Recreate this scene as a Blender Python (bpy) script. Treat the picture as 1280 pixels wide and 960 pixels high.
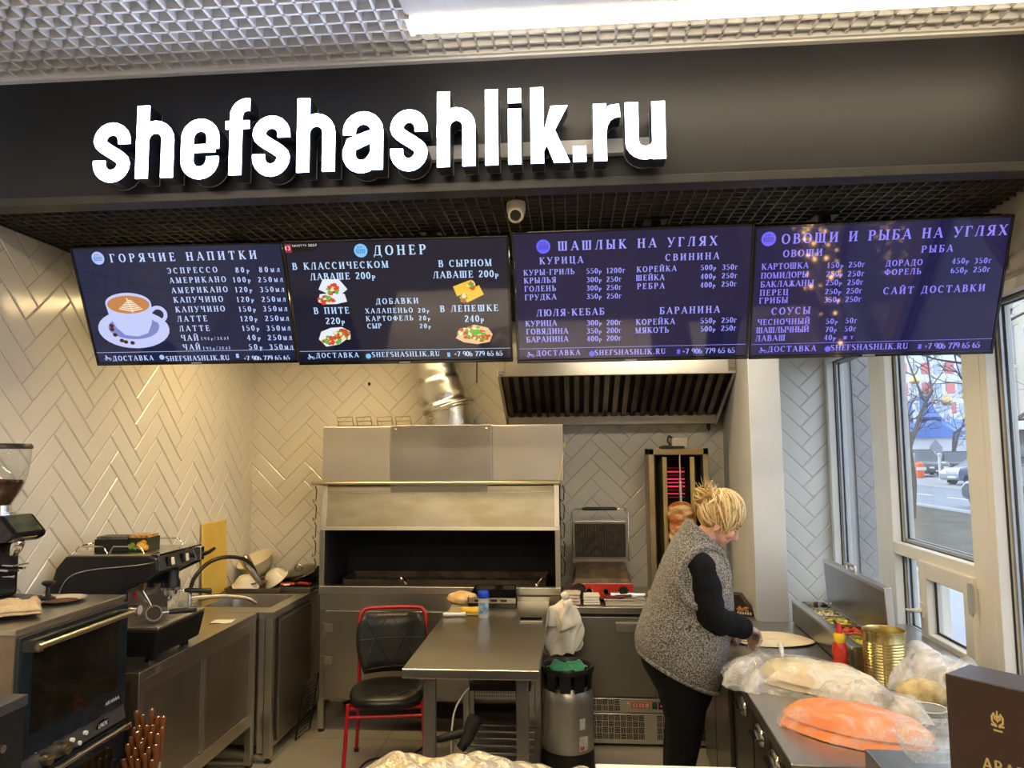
import bpy, bmesh, math, random
from mathutils import Vector, Matrix, Euler
R = math.radians
PI = math.pi
rnd = random.Random(11)
S = bpy.context.scene
COL = S.collection
for o in list(bpy.data.objects):
    bpy.data.objects.remove(o)

# ------------------------------------------------------------------ camera
def view_matrix(yaw, pitch, roll):
    yaw, pitch, roll = R(yaw), R(pitch), R(roll)
    f = Vector((math.sin(yaw)*math.cos(pitch), math.cos(yaw)*math.cos(pitch), math.sin(pitch)))
    r = Vector((math.cos(yaw), -math.sin(yaw), 0)); u = r.cross(f)
    c, s = math.cos(roll), math.sin(roll)
    r2, u2 = c*r + s*u, -s*r + c*u
    m = Matrix((r2, u2, -f)).transposed().to_4x4()
    return m
cd = bpy.data.cameras.new('camera'); cam = bpy.data.objects.new('camera', cd); COL.objects.link(cam)
cm = view_matrix(-4.548, 5.27, -0.433); cm.translation = (0, 0, 1.82)
cam.matrix_world = cm
cd.sensor_width = 36; cd.lens = 36*920/1280; cd.clip_start = .05; cd.clip_end = 600
S.camera = cam
# ------------------------------------------------------------------ view, world, lights
S.view_settings.view_transform = 'Standard'; S.view_settings.look = 'None'
S.view_settings.exposure = 0.15; S.view_settings.gamma = 1.0; S.view_settings.use_curve_mapping = False
S.cycles.use_denoising = True
S.cycles.max_bounces = 8; S.cycles.transparent_max_bounces = 16
S.cycles.sample_clamp_indirect = 4.0; S.cycles.caustics_reflective = False; S.cycles.caustics_refractive = False
W = bpy.data.worlds.new('overcast sky'); S.world = W; W.use_nodes = True
wn = W.node_tree; wn.nodes.clear()
wo = wn.nodes.new('ShaderNodeOutputWorld'); wb = wn.nodes.new('ShaderNodeBackground')
tc = wn.nodes.new('ShaderNodeTexCoord'); sx = wn.nodes.new('ShaderNodeSeparateXYZ'); cr = wn.nodes.new('ShaderNodeValToRGB')
cr.color_ramp.elements[0].position = 0.0; cr.color_ramp.elements[0].color = (.66, .76, .90, 1)
cr.color_ramp.elements[1].position = .6; cr.color_ramp.elements[1].color = (.72, .80, .95, 1)
wn.links.new(tc.outputs['Generated'], sx.inputs[0]); wn.links.new(sx.outputs['Z'], cr.inputs[0])
wn.links.new(cr.outputs[0], wb.inputs['Color']); wb.inputs['Strength'].default_value = 3.5
wn.links.new(wb.outputs[0], wo.inputs[0])

def area(name, loc, sx, sy, power, color, rot=(0, 0, 0), spread=180):
    l = bpy.data.lights.new(name, 'AREA'); l.shape = 'RECTANGLE'; l.size = sx; l.size_y = sy
    l.energy = power; l.color = color; l.spread = R(spread)
    o = bpy.data.objects.new(name, l); COL.objects.link(o); o.location = loc; o.rotation_euler = rot
    return o
WARM = (1.0, .80, .53)
# ceiling lamps of the hall, behind and beside the camera, and the two lamps in the kitchen ceiling
area('hall_lamp_light', (-1.2, .9, 3.18), 2.6, .12, 60, WARM)
area('hall_lamp_light', (-.3, -1.2, 3.18), 4.2, .12, 82, WARM)
area('kitchen_lamp_light', (-1.2, 4.35, 2.78), 1.5, .12, 31, (1.0, .72, .34))
area('kitchen_lamp_light', (.55, 3.78, 2.78), 1.0, .12, 16, (1.0, .86, .64))

# ------------------------------------------------------------------ materials
MAT = {}
def mat(name, col, rough=.5, metal=0., var=.06, scale=9., stretch=(1, 1, 1), bump=0., bscale=60., trans=0., alpha=1.,
        coat=0., emit=0., ecol=None, ior=1.45, sheen=0., rvar=0., spec=.5, col2=None, detail=3., sub=0., cpos=(.35, .65)):
    if name in MAT: return MAT[name]
    m = bpy.data.materials.new(name); m.use_nodes = True; n = m.node_tree.nodes; L = m.node_tree.links
    b = n['Principled BSDF']
    t = n.new('ShaderNodeTexCoord'); mp = n.new('ShaderNodeMapping'); mp.inputs['Scale'].default_value = stretch
    L.new(t.outputs['Object'], mp.inputs['Vector'])
    no = n.new('ShaderNodeTexNoise'); no.inputs['Scale'].default_value = scale; no.inputs['Detail'].default_value = detail
    L.new(mp.outputs[0], no.inputs['Vector'])
    rp = n.new('ShaderNodeValToRGB')
    c2 = col2 or tuple(min(1, c*(1+var)) for c in col); c1 = col if col2 else tuple(c*(1-var) for c in col)
    rp.color_ramp.elements[0].position = cpos[0]; rp.color_ramp.elements[0].color = (*c1, 1)
    rp.color_ramp.elements[1].position = cpos[1]; rp.color_ramp.elements[1].color = (*c2, 1)
    L.new(no.outputs['Fac'], rp.inputs[0]); L.new(rp.outputs[0], b.inputs['Base Color'])
    b.inputs['Roughness'].default_value = rough; b.inputs['Metallic'].default_value = metal
    b.inputs['IOR'].default_value = ior; b.inputs['Transmission Weight'].default_value = trans
    b.inputs['Alpha'].default_value = alpha; b.inputs['Coat Weight'].default_value = coat
    b.inputs['Specular IOR Level'].default_value = spec
    b.inputs['Sheen Weight'].default_value = sheen
    if sub: b.inputs['Subsurface Weight'].default_value = sub; b.inputs['Subsurface Radius'].default_value = (.02, .008, .004)
    if rvar:
        mr = n.new('ShaderNodeMapRange'); mr.inputs['To Min'].default_value = max(.02, rough-rvar); mr.inputs['To Max'].default_value = rough+rvar
        L.new(no.outputs['Fac'], mr.inputs['Value']); L.new(mr.outputs[0], b.inputs['Roughness'])
    if bump:
        nb = n.new('ShaderNodeTexNoise'); nb.inputs['Scale'].default_value = bscale; L.new(mp.outputs[0], nb.inputs['Vector'])
        bp = n.new('ShaderNodeBump'); bp.inputs['Strength'].default_value = bump; bp.inputs['Distance'].default_value = .01
        L.new(nb.outputs['Fac'], bp.inputs['Height']); L.new(bp.outputs[0], b.inputs['Normal'])
    if emit:
        b.inputs['Emission Color'].default_value = (*(ecol or col), 1); b.inputs['Emission Strength'].default_value = emit
    MAT[name] = m
    return m
def pane_mat(name, tint=(1, 1, 1), refl=.08, rough=.0):
    m = bpy.data.materials.new(name); m.use_nodes = True; n = m.node_tree.nodes; L = m.node_tree.links; n.clear()
    o = n.new('ShaderNodeOutputMaterial'); t = n.new('ShaderNodeBsdfTransparent'); g = n.new('ShaderNodeBsdfGlossy'); mx = n.new('ShaderNodeMixShader')
    fr = n.new('ShaderNodeFresnel'); ge = n.new('ShaderNodeNewGeometry'); mr = n.new('ShaderNodeMapRange')
    mr.inputs['To Min'].default_value = 1.45; mr.inputs['To Max'].default_value = 1/1.45
    L.new(ge.outputs['Backfacing'], mr.inputs['Value']); L.new(mr.outputs[0], fr.inputs['IOR'])
    ns = n.new('ShaderNodeTexNoise'); ns.inputs['Scale'].default_value = 3; rp = n.new('ShaderNodeValToRGB')
    rp.color_ramp.elements[0].color = (*[c*.97 for c in tint], 1); rp.color_ramp.elements[1].color = (*tint, 1)
    L.new(ns.outputs['Fac'], rp.inputs[0]); L.new(rp.outputs[0], t.inputs['Color'])
    g.inputs['Roughness'].default_value = rough
    L.new(fr.outputs[0], mx.inputs[0]); L.new(t.outputs[0], mx.inputs[1]); L.new(g.outputs[0], mx.inputs[2]); L.new(mx.outputs[0], o.inputs[0])
    MAT[name] = m
    return m
STEEL = mat('brushed_steel', (.56, .53, .47), .33, 1, .035, 3, rvar=.03)
STEELX = mat('brushed_steel_flat', (.60, .57, .51), .30, 1, .03, 3, rvar=.04)
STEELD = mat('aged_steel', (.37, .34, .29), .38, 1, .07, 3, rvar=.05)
STEELB = mat('blotchy_steel', (.44, .42, .39), .36, 1, .06, 4, (1, 1, 1), rvar=.1)
CHROME = mat('chrome', (.75, .73, .70), .12, 1, .03)
BLACK = mat('black_plastic', (.012, .012, .013), .38, 0, .2)
BLACKG = mat('black_gloss', (.008, .008, .009), .12, 0, .2, coat=.3)
BLACKM = mat('black_metal', (.022, .020, .018), .45, .6, .25)
SOOT = mat('sooty_metal', (.007, .0055, .0045), .85, .0, .5, 6)
WHITE = mat('white_plastic', (.78, .76, .70), .45, 0, .03)
GREY = mat('grey_plastic', (.32, .31, .30), .5, 0, .06)
TILE = mat('cream_glazed_tile', (.74, .695, .60), .17, 0, .03, 2.2, spec=.5)
GROUT = mat('tile_grout', (.48, .43, .35), .8, 0, .08)
GLASS = pane_mat('clear_glass', (.97, .98, .98))
PANE = pane_mat('window_pane', (.93, .95, .97))

# ------------------------------------------------------------------ mesh builder
class MB:
    def __init__(s): s.v = []; s.f = []; s.m = []; s.k = 0
    def mi(s, k): s.k = k; return s
    def add(s, vs, fs, M=None):
        b = len(s.v)
        for v in vs:
            v = Vector(v)
            if M is not None: v = M @ v
            s.v.append(v)
        for f in fs: s.f.append(tuple(b+i for i in f)); s.m.append(s.k)
        return s
    def box(s, x0, y0, z0, x1, y1, z1, M=None):
        x0, x1 = min(x0, x1), max(x0, x1); y0, y1 = min(y0, y1), max(y0, y1); z0, z1 = min(z0, z1), max(z0, z1)
        vs = [(x0,y0,z0),(x1,y0,z0),(x1,y1,z0),(x0,y1,z0),(x0,y0,z1),(x1,y0,z1),(x1,y1,z1),(x0,y1,z1)]
        return s.add(vs, [(3,2,1,0),(4,5,6,7),(0,1,5,4),(1,2,6,5),(2,3,7,6),(3,0,4,7)], M)
    def hexa(s, vs, M=None):   # 8 corners, lower ring then upper ring
        return s.add(vs, [(3,2,1,0),(4,5,6,7),(0,1,5,4),(1,2,6,5),(2,3,7,6),(3,0,4,7)], M)
    def tube(s, pts, r, n=10, M=None, cap=True, closed=False):
        pts = [Vector(p) for p in pts]; N = len(pts); rs = r if isinstance(r, (list, tuple)) else [r]*N
        rings = []; up = None
        for i, p in enumerate(pts):
            if closed: t = pts[(i+1) % N]-pts[i-1]
            else: t = pts[min(i+1, N-1)]-pts[max(i-1, 0)]
            if t.length < 1e-9: t = Vector((0, 0, 1))
            t.normalize()
            if up is None:
                up = Vector((0, 0, 1)) if abs(t.z) < .9 else Vector((1, 0, 0))
            a = up - t*up.dot(t)
            if a.length < 1e-6: a = t.orthogonal()
            a.normalize(); up = a; b = t.cross(a)
            rings.append([p + (a*math.cos(2*PI*k/n)+b*math.sin(2*PI*k/n))*rs[i] for k in range(n)])
        vs = [v for rg in rings for v in rg]; fs = []
        for i in range(N if closed else N-1):
            j = (i+1) % N
            for k in range(n):
                k2 = (k+1) % n
                fs.append((i*n+k, i*n+k2, j*n+k2, j*n+k))
        if cap and not closed:
            fs.append(tuple(reversed(range(n)))); fs.append(tuple((N-1)*n+k for k in range(n)))
        return s.add(vs, fs, M)
    def lathe(s, prof, n=28, M=None, c=(0, 0, 0), arc=(0, 2*PI)):
        vs = []; fs = []; full = abs(arc[1]-arc[0]-2*PI) < 1e-6; cols = n if full else n+1
        for (r, z) in prof:
            for k in range(cols):
                a = arc[0]+(arc[1]-arc[0])*k/n
                vs.append((c[0]+r*math.cos(a), c[1]+r*math.sin(a), c[2]+z))
        for i in range(len(prof)-1):
            for k in range(n):
                k2 = (k+1) % cols
                fs.append((i*cols+k, i*cols+k2, (i+1)*cols+k2, (i+1)*cols+k))
        if full:
            if prof[0][0] > 1e-6: fs.append(tuple(reversed(range(n))))
            if prof[-1][0] > 1e-6: fs.append(tuple((len(prof)-1)*n+k for k in range(n)))
        return s.add(vs, fs, M)
    def cyl(s, c, r, h, n=20, M=None): return s.lathe([(r, 0), (r, h)], n, M, c)
    def prism(s, poly, z0, z1, M=None):
        n = len(poly)
        a = sum(poly[i][0]*poly[(i+1) % n][1]-poly[(i+1) % n][0]*poly[i][1] for i in range(n))
        if a < 0: poly = list(reversed(poly))
        vs = [(p[0], p[1], z0) for p in poly]+[(p[0], p[1], z1) for p in poly]
        fs = [tuple(reversed(range(n))), tuple(range(n, 2*n))]+[(i, (i+1) % n, n+(i+1) % n, n+i) for i in range(n)]
        return s.add(vs, fs, M)
    def ell(s, c, r, n=16, m=10, M=None, f=None):
        vs = []; fs = []
        for i in range(m+1):
            th = PI*i/m
            for k in range(n):
                a = 2*PI*k/n
                d = Vector((math.sin(th)*math.cos(a), math.sin(th)*math.sin(a), math.cos(th)))
                q = f(d) if f else 1.0
                vs.append((c[0]+r[0]*d.x*q, c[1]+r[1]*d.y*q, c[2]+r[2]*d.z*q))
        for i in range(m):
            for k in range(n):
                k2 = (k+1) % n
                fs.append((i*n+k, (i+1)*n+k, (i+1)*n+k2, i*n+k2))
        return s.add(vs, fs, M)
    def surf(s, fn, nu, nv, cu=False, M=None):
        vs = [fn(i/(nu if cu else nu), j/nv) for i in range(nu if cu else nu+1) for j in range(nv+1)]
        fs = []; w = nv+1; C = nu if cu else nu+1
        for i in range(nu):
            i2 = (i+1) % C
            for j in range(nv): fs.append((i*w+j, i2*w+j, i2*w+j+1, i*w+j+1))
        return s.add(vs, fs, M)
    def build(s, name, mats, parent=None, loc=None, rot=None, bev=0, smooth=None, sub=0, solid=0, label=None, segs=2):
        me = bpy.data.meshes.new(name); me.from_pydata([tuple(v) for v in s.v], [], s.f)
        ms = mats if isinstance(mats, (list, tuple)) else [mats]
        for m in ms: me.materials.append(m)
        if len(ms) > 1: me.polygons.foreach_set('material_index', s.m)
        if smooth:
            me.polygons.foreach_set('use_smooth', [True]*len(me.polygons))
            if smooth < 179: me.set_sharp_from_angle(angle=R(smooth))
        me.update()
        o = bpy.data.objects.new(name, me); COL.objects.link(o)
        if parent: o.parent = parent
        if loc is not None: o.location = loc
        if rot is not None: o.rotation_euler = rot
        if solid: d = o.modifiers.new('thickness', 'SOLIDIFY'); d.thickness = solid; d.offset = 0
        if bev: d = o.modifiers.new('edges', 'BEVEL'); d.width = bev; d.segments = segs; d.limit_method = 'ANGLE'; d.angle_limit = R(40)
        if sub: d = o.modifiers.new('smooth', 'SUBSURF'); d.levels = sub; d.render_levels = sub
        if label: o['label'] = label
        return o
def wb(mb, name, mats, root, **k):      # vertices given in world coordinates, root an unrotated Empty
    return mb.build(name, mats, root, loc=-root.location if root.type == 'EMPTY' else None, **k)
def T(x=0, y=0, z=0): return Matrix.Translation((x, y, z))
def RX(a): return Matrix.Rotation(R(a), 4, 'X')
def RY(a): return Matrix.Rotation(R(a), 4, 'Y')
def RZ(a): return Matrix.Rotation(R(a), 4, 'Z')
def thing(name, label, cat, loc=(0, 0, 0), rz=0, group=None):
    o = bpy.data.objects.new(name, None); COL.objects.link(o); o.empty_display_size = .1
    o.location = loc; o.rotation_euler = (0, 0, R(rz)); o['label'] = label; o['category'] = cat
    if group: o['group'] = group
    return o
def tag(o, label, cat, group=None, kind=None):
    o['label'] = label; o['category'] = cat
    if group: o['group'] = group
    if kind: o['kind'] = kind
    return o
def struct(o): o['kind'] = 'structure'; return o
KIDS = {}
def copy_tree(o, loc=None, rz=None, label=None, parent=None):
    kids = [c for c in COL.objects if c.parent == o]
    c = o.copy(); COL.objects.link(c)
    if parent: c.parent = parent
    for k in kids: copy_tree(k, parent=c)
    if loc is not None: c.location = loc
    if rz is not None: c.rotation_euler = (0, 0, R(rz))
    if label: c['label'] = label
    return c
def bez(p0, p1, p2, p3, n=12):
    p0, p1, p2, p3 = map(Vector, (p0, p1, p2, p3)); out = []
    for i in range(n+1):
        t = i/n; u = 1-t
        out.append(p0*u**3+p1*3*u*u*t+p2*3*u*t*t+p3*t**3)
    return out
def spline(pts, n=6):     # smooth curve through points
    pts = [Vector(p) for p in pts]; out = []
    for i in range(len(pts)-1):
        a = pts[max(i-1, 0)]; b = pts[i]; c = pts[i+1]; d = pts[min(i+2, len(pts)-1)]
        for k in range(n):
            t = k/n
            out.append(.5*((2*b)+(c-a)*t+(2*a-5*b+4*c-d)*t*t+(3*b-a-3*c+d)*t**3))
    out.append(pts[-1]); return out

# ------------------------------------------------------------------ lettering drawn as strokes
def stroke(mb, pts, w, M, dep=None, auto=None):
    """flat ribbon along pts; auto=(thin, thick) sets the width from the direction"""
    P = [Vector((p[0], p[1])) for p in pts]; P = [p for i, p in enumerate(P) if i == 0 or (p-P[i-1]).length > 1e-6]; n = len(P); Lf = []; Rt = []
    for i in range(n):
        a = P[max(i-1, 0)]; b = P[min(i+1, n-1)]
        if (P[0]-P[-1]).length < 1e-6 and i in (0, n-1): a, b = P[-2], P[1]
        t = b-a
        if t.length < 1e-9: t = Vector((1, 0))
        t.normalize(); nr = Vector((-t.y, t.x))
        h = (w if auto is None else auto[0]+(auto[1]-auto[0])*abs(t.y)**1.5)/2
        if 0 < i < n-1:
            d1 = (P[i]-P[i-1]).normalized(); d2 = (P[i+1]-P[i]).normalized()
            c = max(.5, math.sqrt(max(0, (1+d1.dot(d2))/2))); h = h/c
        Lf.append(P[i]+nr*h); Rt.append(P[i]-nr*h)
    for i in range(n-1):
        q = [Rt[i], Rt[i+1], Lf[i+1], Lf[i]]
        if dep is None: mb.add([(p.x, p.y, 0) for p in q], [(0, 1, 2, 3)], M)
        else: mb.prism([(p.x, p.y) for p in q], dep[0], dep[1], M)
def arcp(cx, cy, rx, ry, a0, a1, n=12):
    return [(cx+rx*math.cos(R(a0+(a1-a0)*i/n)), cy+ry*math.sin(R(a0+(a1-a0)*i/n))) for i in range(n+1)]
V, Hh, D, A, K = 'V', 'H', 'D', 'A', 'K'
GL = {
'А': (.8, [(D,.07,0,.4,1,0),(D,.4,1,.73,0,1),(Hh,.2,.6,.33),(K,.07,0),(K,.73,0)]),
'Б': (.7, [(V,.17,0,1,3),(Hh,.17,.62,.97),(D,.62,.97,.62,.8,0),(A,.36,.28,.25,.26,-90,90),(Hh,.17,.36,.54),(Hh,.17,.36,.03)]),
'В': (.72, [(V,.17,0,1,3),(A,.36,.76,.2,.22,-90,90),(A,.38,.28,.25,.25,-90,90),(Hh,.17,.38,.97),(Hh,.17,.38,.53),(Hh,.17,.38,.03)]),
'Г': (.66, [(V,.17,0,1,3),(Hh,.17,.6,.97),(D,.6,.97,.6,.75,0)]),
'Д': (.85, [(Hh,.02,.82,.03),(D,.05,.03,.05,-.2,0),(D,.8,.03,.8,-.2,0),(D,.15,.03,.32,1,0),(V,.65,0,1,2),(Hh,.3,.65,.97)]),
'Е': (.68, [(V,.17,0,1,3),(Hh,.17,.58,.97),(Hh,.17,.48,.52),(Hh,.17,.62,.03),(D,.58,.97,.58,.78,0),(D,.62,.03,.62,.22,0),(D,.48,.42,.48,.62,0)]),
'Ж': (1.0, [(V,.5,0,1,3),(D,.08,0,.45,.55,1),(D,.92,0,.55,.55,1),(D,.12,1,.45,.5,0),(D,.88,1,.55,.5,0)]),
'З': (.64, [(A,.3,.76,.22,.21,-90,155),(A,.3,.27,.25,.25,-155,90)]),
'И': (.85, [(V,.17,0,1,3),(V,.68,0,1,3),(D,.2,.08,.65,.92,0)]),
'Й': (.85, [(V,.17,0,1,3),(V,.68,0,1,3),(D,.2,.08,.65,.92,0),(A,.42,1.27,.16,.14,190,350)]),
'К': (.82, [(V,.17,0,1,3),(D,.2,.42,.64,.98,0),(D,.32,.58,.72,0,1),(K,.72,0),(K,.64,1)]),
'Л': (.8, [(D,.1,0,.3,1,0),(V,.62,0,1,3),(Hh,.28,.62,.97),(K,.08,0)]),
'М': (1.0, [(D,.13,0,.15,1,0),(D,.15,1,.48,0,1),(D,.48,0,.82,1,0),(V,.83,0,1,3),(K,.12,0),(K,.12,1)]),
'Н': (.85, [(V,.17,0,1,3),(V,.68,0,1,3),(Hh,.17,.68,.52)]),
'О': (.82, [(A,.41,.5,.33,.47,0,360)]),
'П': (.85, [(V,.17,0,1,3),(V,.68,0,1,3),(Hh,.17,.68,.97)]),
'Р': (.7, [(V,.17,0,1,3),(A,.36,.73,.24,.25,-90,90),(Hh,.17,.36,.97),(Hh,.17,.36,.48)]),
'С': (.76, [(A,.41,.5,.33,.47,48,312),(D,.64,.95,.64,.72,0)]),
'Т': (.78, [(V,.39,0,1,1),(Hh,.04,.74,.97),(D,.05,.97,.05,.75,0),(D,.73,.97,.73,.75,0)]),
'У': (.78, [(D,.1,1,.42,.35,1),(D,.72,1,.3,0,0),(D,.3,.04,.14,.06,1),(K,.1,1),(K,.72,1)]),
'Ф': (.94, [(V,.47,0,1,3),(A,.47,.5,.38,.3,0,360)]),
'Х': (.82, [(D,.12,1,.7,0,1),(D,.12,0,.68,1,0),(K,.12,1),(K,.7,0),(K,.12,0),(K,.68,1)]),
'Ц': (.87, [(V,.17,0,1,2),(V,.66,0,1,2),(Hh,.08,.84,.03),(D,.82,.03,.82,-.2,0)]),
'Ч': (.8, [(V,.64,0,1,3),(V,.17,.68,1,2),(A,.42,.68,.25,.22,180,270),(Hh,.42,.64,.48)]),
'Ш': (1.1, [(V,.17,0,1,2),(V,.53,0,1,2),(V,.9,0,1,2),(Hh,.08,1.0,.03)]),
'Щ': (1.14, [(V,.17,0,1,2),(V,.53,0,1,2),(V,.9,0,1,2),(Hh,.08,1.08,.03),(D,1.06,.03,1.06,-.2,0)]),
'Ы': (1.0, [(V,.17,0,1,3),(A,.36,.28,.22,.25,-90,90),(Hh,.17,.36,.53),(Hh,.17,.36,.03),(V,.84,0,1,3)]),
'Ь': (.7, [(V,.17,0,1,3),(A,.36,.28,.25,.25,-90,90),(Hh,.17,.36,.53),(Hh,.17,.36,.03)]),
'Э': (.76, [(A,.35,.5,.33,.47,-132,132),(Hh,.3,.66,.5),(D,.12,.95,.12,.72,0)]),
'Ю': (1.12, [(V,.17,0,1,3),(Hh,.17,.5,.5),(A,.74,.5,.29,.47,0,360)]),
'Я': (.76, [(V,.6,0,1,3),(A,.4,.73,.24,.25,90,270),(Hh,.4,.6,.97),(Hh,.4,.6,.48),(D,.45,.48,.12,0,1),(K,.1,0)]),
'F': (.64, [(V,.17,0,1,3),(Hh,.17,.58,.97),(Hh,.17,.48,.52),(D,.58,.97,.58,.78,0)]),
'I': (.36, [(V,.18,0,1,3)]),
'L': (.64, [(V,.17,0,1,3),(Hh,.17,.6,.03),(D,.6,.03,.6,.24,0)]),
'S': (.64, [(A,.32,.75,.23,.22,30,215),(D,.14,.66,.5,.36,1),(A,.32,.26,.24,.24,-145,40)]),
'U': (.82, [(V,.17,.3,1,2),(A,.42,.3,.25,.27,180,360),(D,.67,.3,.67,1,0),(K,.67,1)]),
'N': (.84, [(D,.15,0,.15,1,0),(D,.15,1,.68,0,1),(D,.68,0,.68,1,0)]),
'R': (.76, [(V,.17,0,1,3),(A,.36,.74,.22,.24,-90,90),(Hh,.17,.36,.97),(Hh,.17,.36,.5),(D,.38,.5,.68,0,1),(K,.7,0)]),
'D': (.8, [(V,.17,0,1,3),(A,.35,.5,.36,.47,-90,90),(Hh,.17,.35,.97),(Hh,.17,.35,.03)]),
'G': (.82, [(A,.41,.5,.33,.47,48,330),(V,.68,.05,.45,2)]),
'V': (.78, [(D,.1,1,.4,0,1),(D,.4,0,.68,1,0)]),
'Z': (.66, [(Hh,.08,.58,.97),(D,.08,.03,.56,.97,1),(Hh,.06,.6,.03)]),
'0': (.6, [(A,.3,.5,.22,.47,0,360)]),
'1': (.46, [(V,.25,0,1,1),(D,.25,.97,.08,.8,0)]),
'2': (.6, [(A,.29,.74,.2,.23,-25,165),(D,.47,.64,.08,.05,1),(Hh,.06,.54,.04),(D,.53,.04,.53,.2,0)]),
'3': (.6, [(A,.28,.76,.2,.21,-90,150),(A,.28,.27,.23,.25,-150,90)]),
'4': (.62, [(V,.42,0,1,1),(D,.4,.97,.06,.3,0),(Hh,.05,.58,.28)]),
'5': (.6, [(D,.13,.55,.13,.97,0),(Hh,.13,.5,.95),(A,.27,.3,.24,.27,-150,120)]),
'6': (.6, [(A,.3,.29,.22,.26,0,360),(A,.42,.45,.34,.52,120,190)]),
'7': (.6, [(Hh,.06,.54,.95),(D,.53,.95,.22,0,1),(D,.07,.95,.07,.76,0)]),
'8': (.6, [(A,.3,.75,.18,.21,0,360),(A,.3,.27,.22,.25,0,360)]),
'9': (.6, [(A,.3,.7,.22,.27,0,360),(A,.18,.54,.34,.52,-60,10)]),
'+': (.6, [(Hh,.08,.52,.45),(D,.3,.22,.3,.68,0)]),
'-': (.4, [(Hh,.06,.34,.42)]),
'.': (.3, [(D,.15,0,.15,.16,2)]),
'/': (.4, [(D,.05,-.1,.35,1.05,0)]),
'(': (.36, [(A,.42,.45,.3,.62,125,235)]),
')': (.36, [(A,-.06,.45,.3,.62,-55,55)]),
}
for a, b in (('A', 'А'), ('H', 'Н'), ('E', 'Е'), ('K', 'К'), ('O', 'О'), ('X', 'Х'), ('B', 'В'), ('T', 'Т'), ('M', 'М'), ('P', 'Р'), ('C', 'С')): GL[a] = GL[b]
SMALL = {'р': ('Р', .72, -.25), 'г': ('Г', .7, 0), 'м': ('М', .7, 0), 'л': ('Л', .7, 0), 'ш': ('Ш', .7, 0), 'т': ('Т', .7, 0), 'ч': ('Ч', .8, 0), 'е': ('Е', .8, 0), 'з': ('З', .8, 0)}
def write(mb, text, x0, x1, yc, h, M, thick=.19, thin=.075, serif=True, dep=None):
    """text fitted between x0 and x1, centred on height yc"""
    items = []
    for ch in text:
        if ch == ' ': items.append((None, .45, 1, 0)); continue
        sc, dy = 1, 0; g = ch
        if ch in SMALL: g, sc, dy = SMALL[ch]
        items.append((GL[g], GL[g][0]*sc, sc, dy))
    nat = sum(i[1] for i in items)*h; n = max(1, len(items)-1)
    gap = ((x1-x0)-nat)/n; kx = 1.0
    if gap < 0: kx = (x1-x0)/nat; gap = 0
    x = x0; y0 = yc-h/2
    for g, w, sc, dy in items:
        if g:
            def P(px, py): return (x+px*h*sc*kx, y0+(py*sc+dy)*h)
            tk, tn = thick*h*max(sc, .8)*kx, thin*h
            for p in g[1]:
                if p[0] == V:
                    stroke(mb, [P(p[1], p[2]), P(p[1], p[3])], tk, M, dep)
                    if serif:
                        for bit, yy in ((1, p[2]+.03), (2, p[3]-.03)):
                            if p[4] & bit: stroke(mb, [P(p[1]-.17, yy), P(p[1]+.17, yy)], tn*.85, M, dep)
                elif p[0] == Hh: stroke(mb, [P(p[1], p[3]), P(p[2], p[3])], tn, M, dep)
                elif p[0] == D:
                    ww = (tn, tk, tk)[p[5]]
                    stroke(mb, [P(p[1], p[2]), P(p[3], p[4])], ww, M, dep)
                elif p[0] == A:
                    nn = 16 if abs(p[6]-p[5]) > 250 else 9
                    stroke(mb, [P(*q) for q in arcp(p[1], p[2], p[3], p[4], p[5], p[6], nn)], tk, M, dep, (tn, tk))
                elif p[0] == K and serif: stroke(mb, [P(p[1]-.13, abs(p[2]-.03)), P(p[1]+.13, abs(p[2]-.03))], tn*.85, M, dep)
        x += w*h*kx+gap
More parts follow.
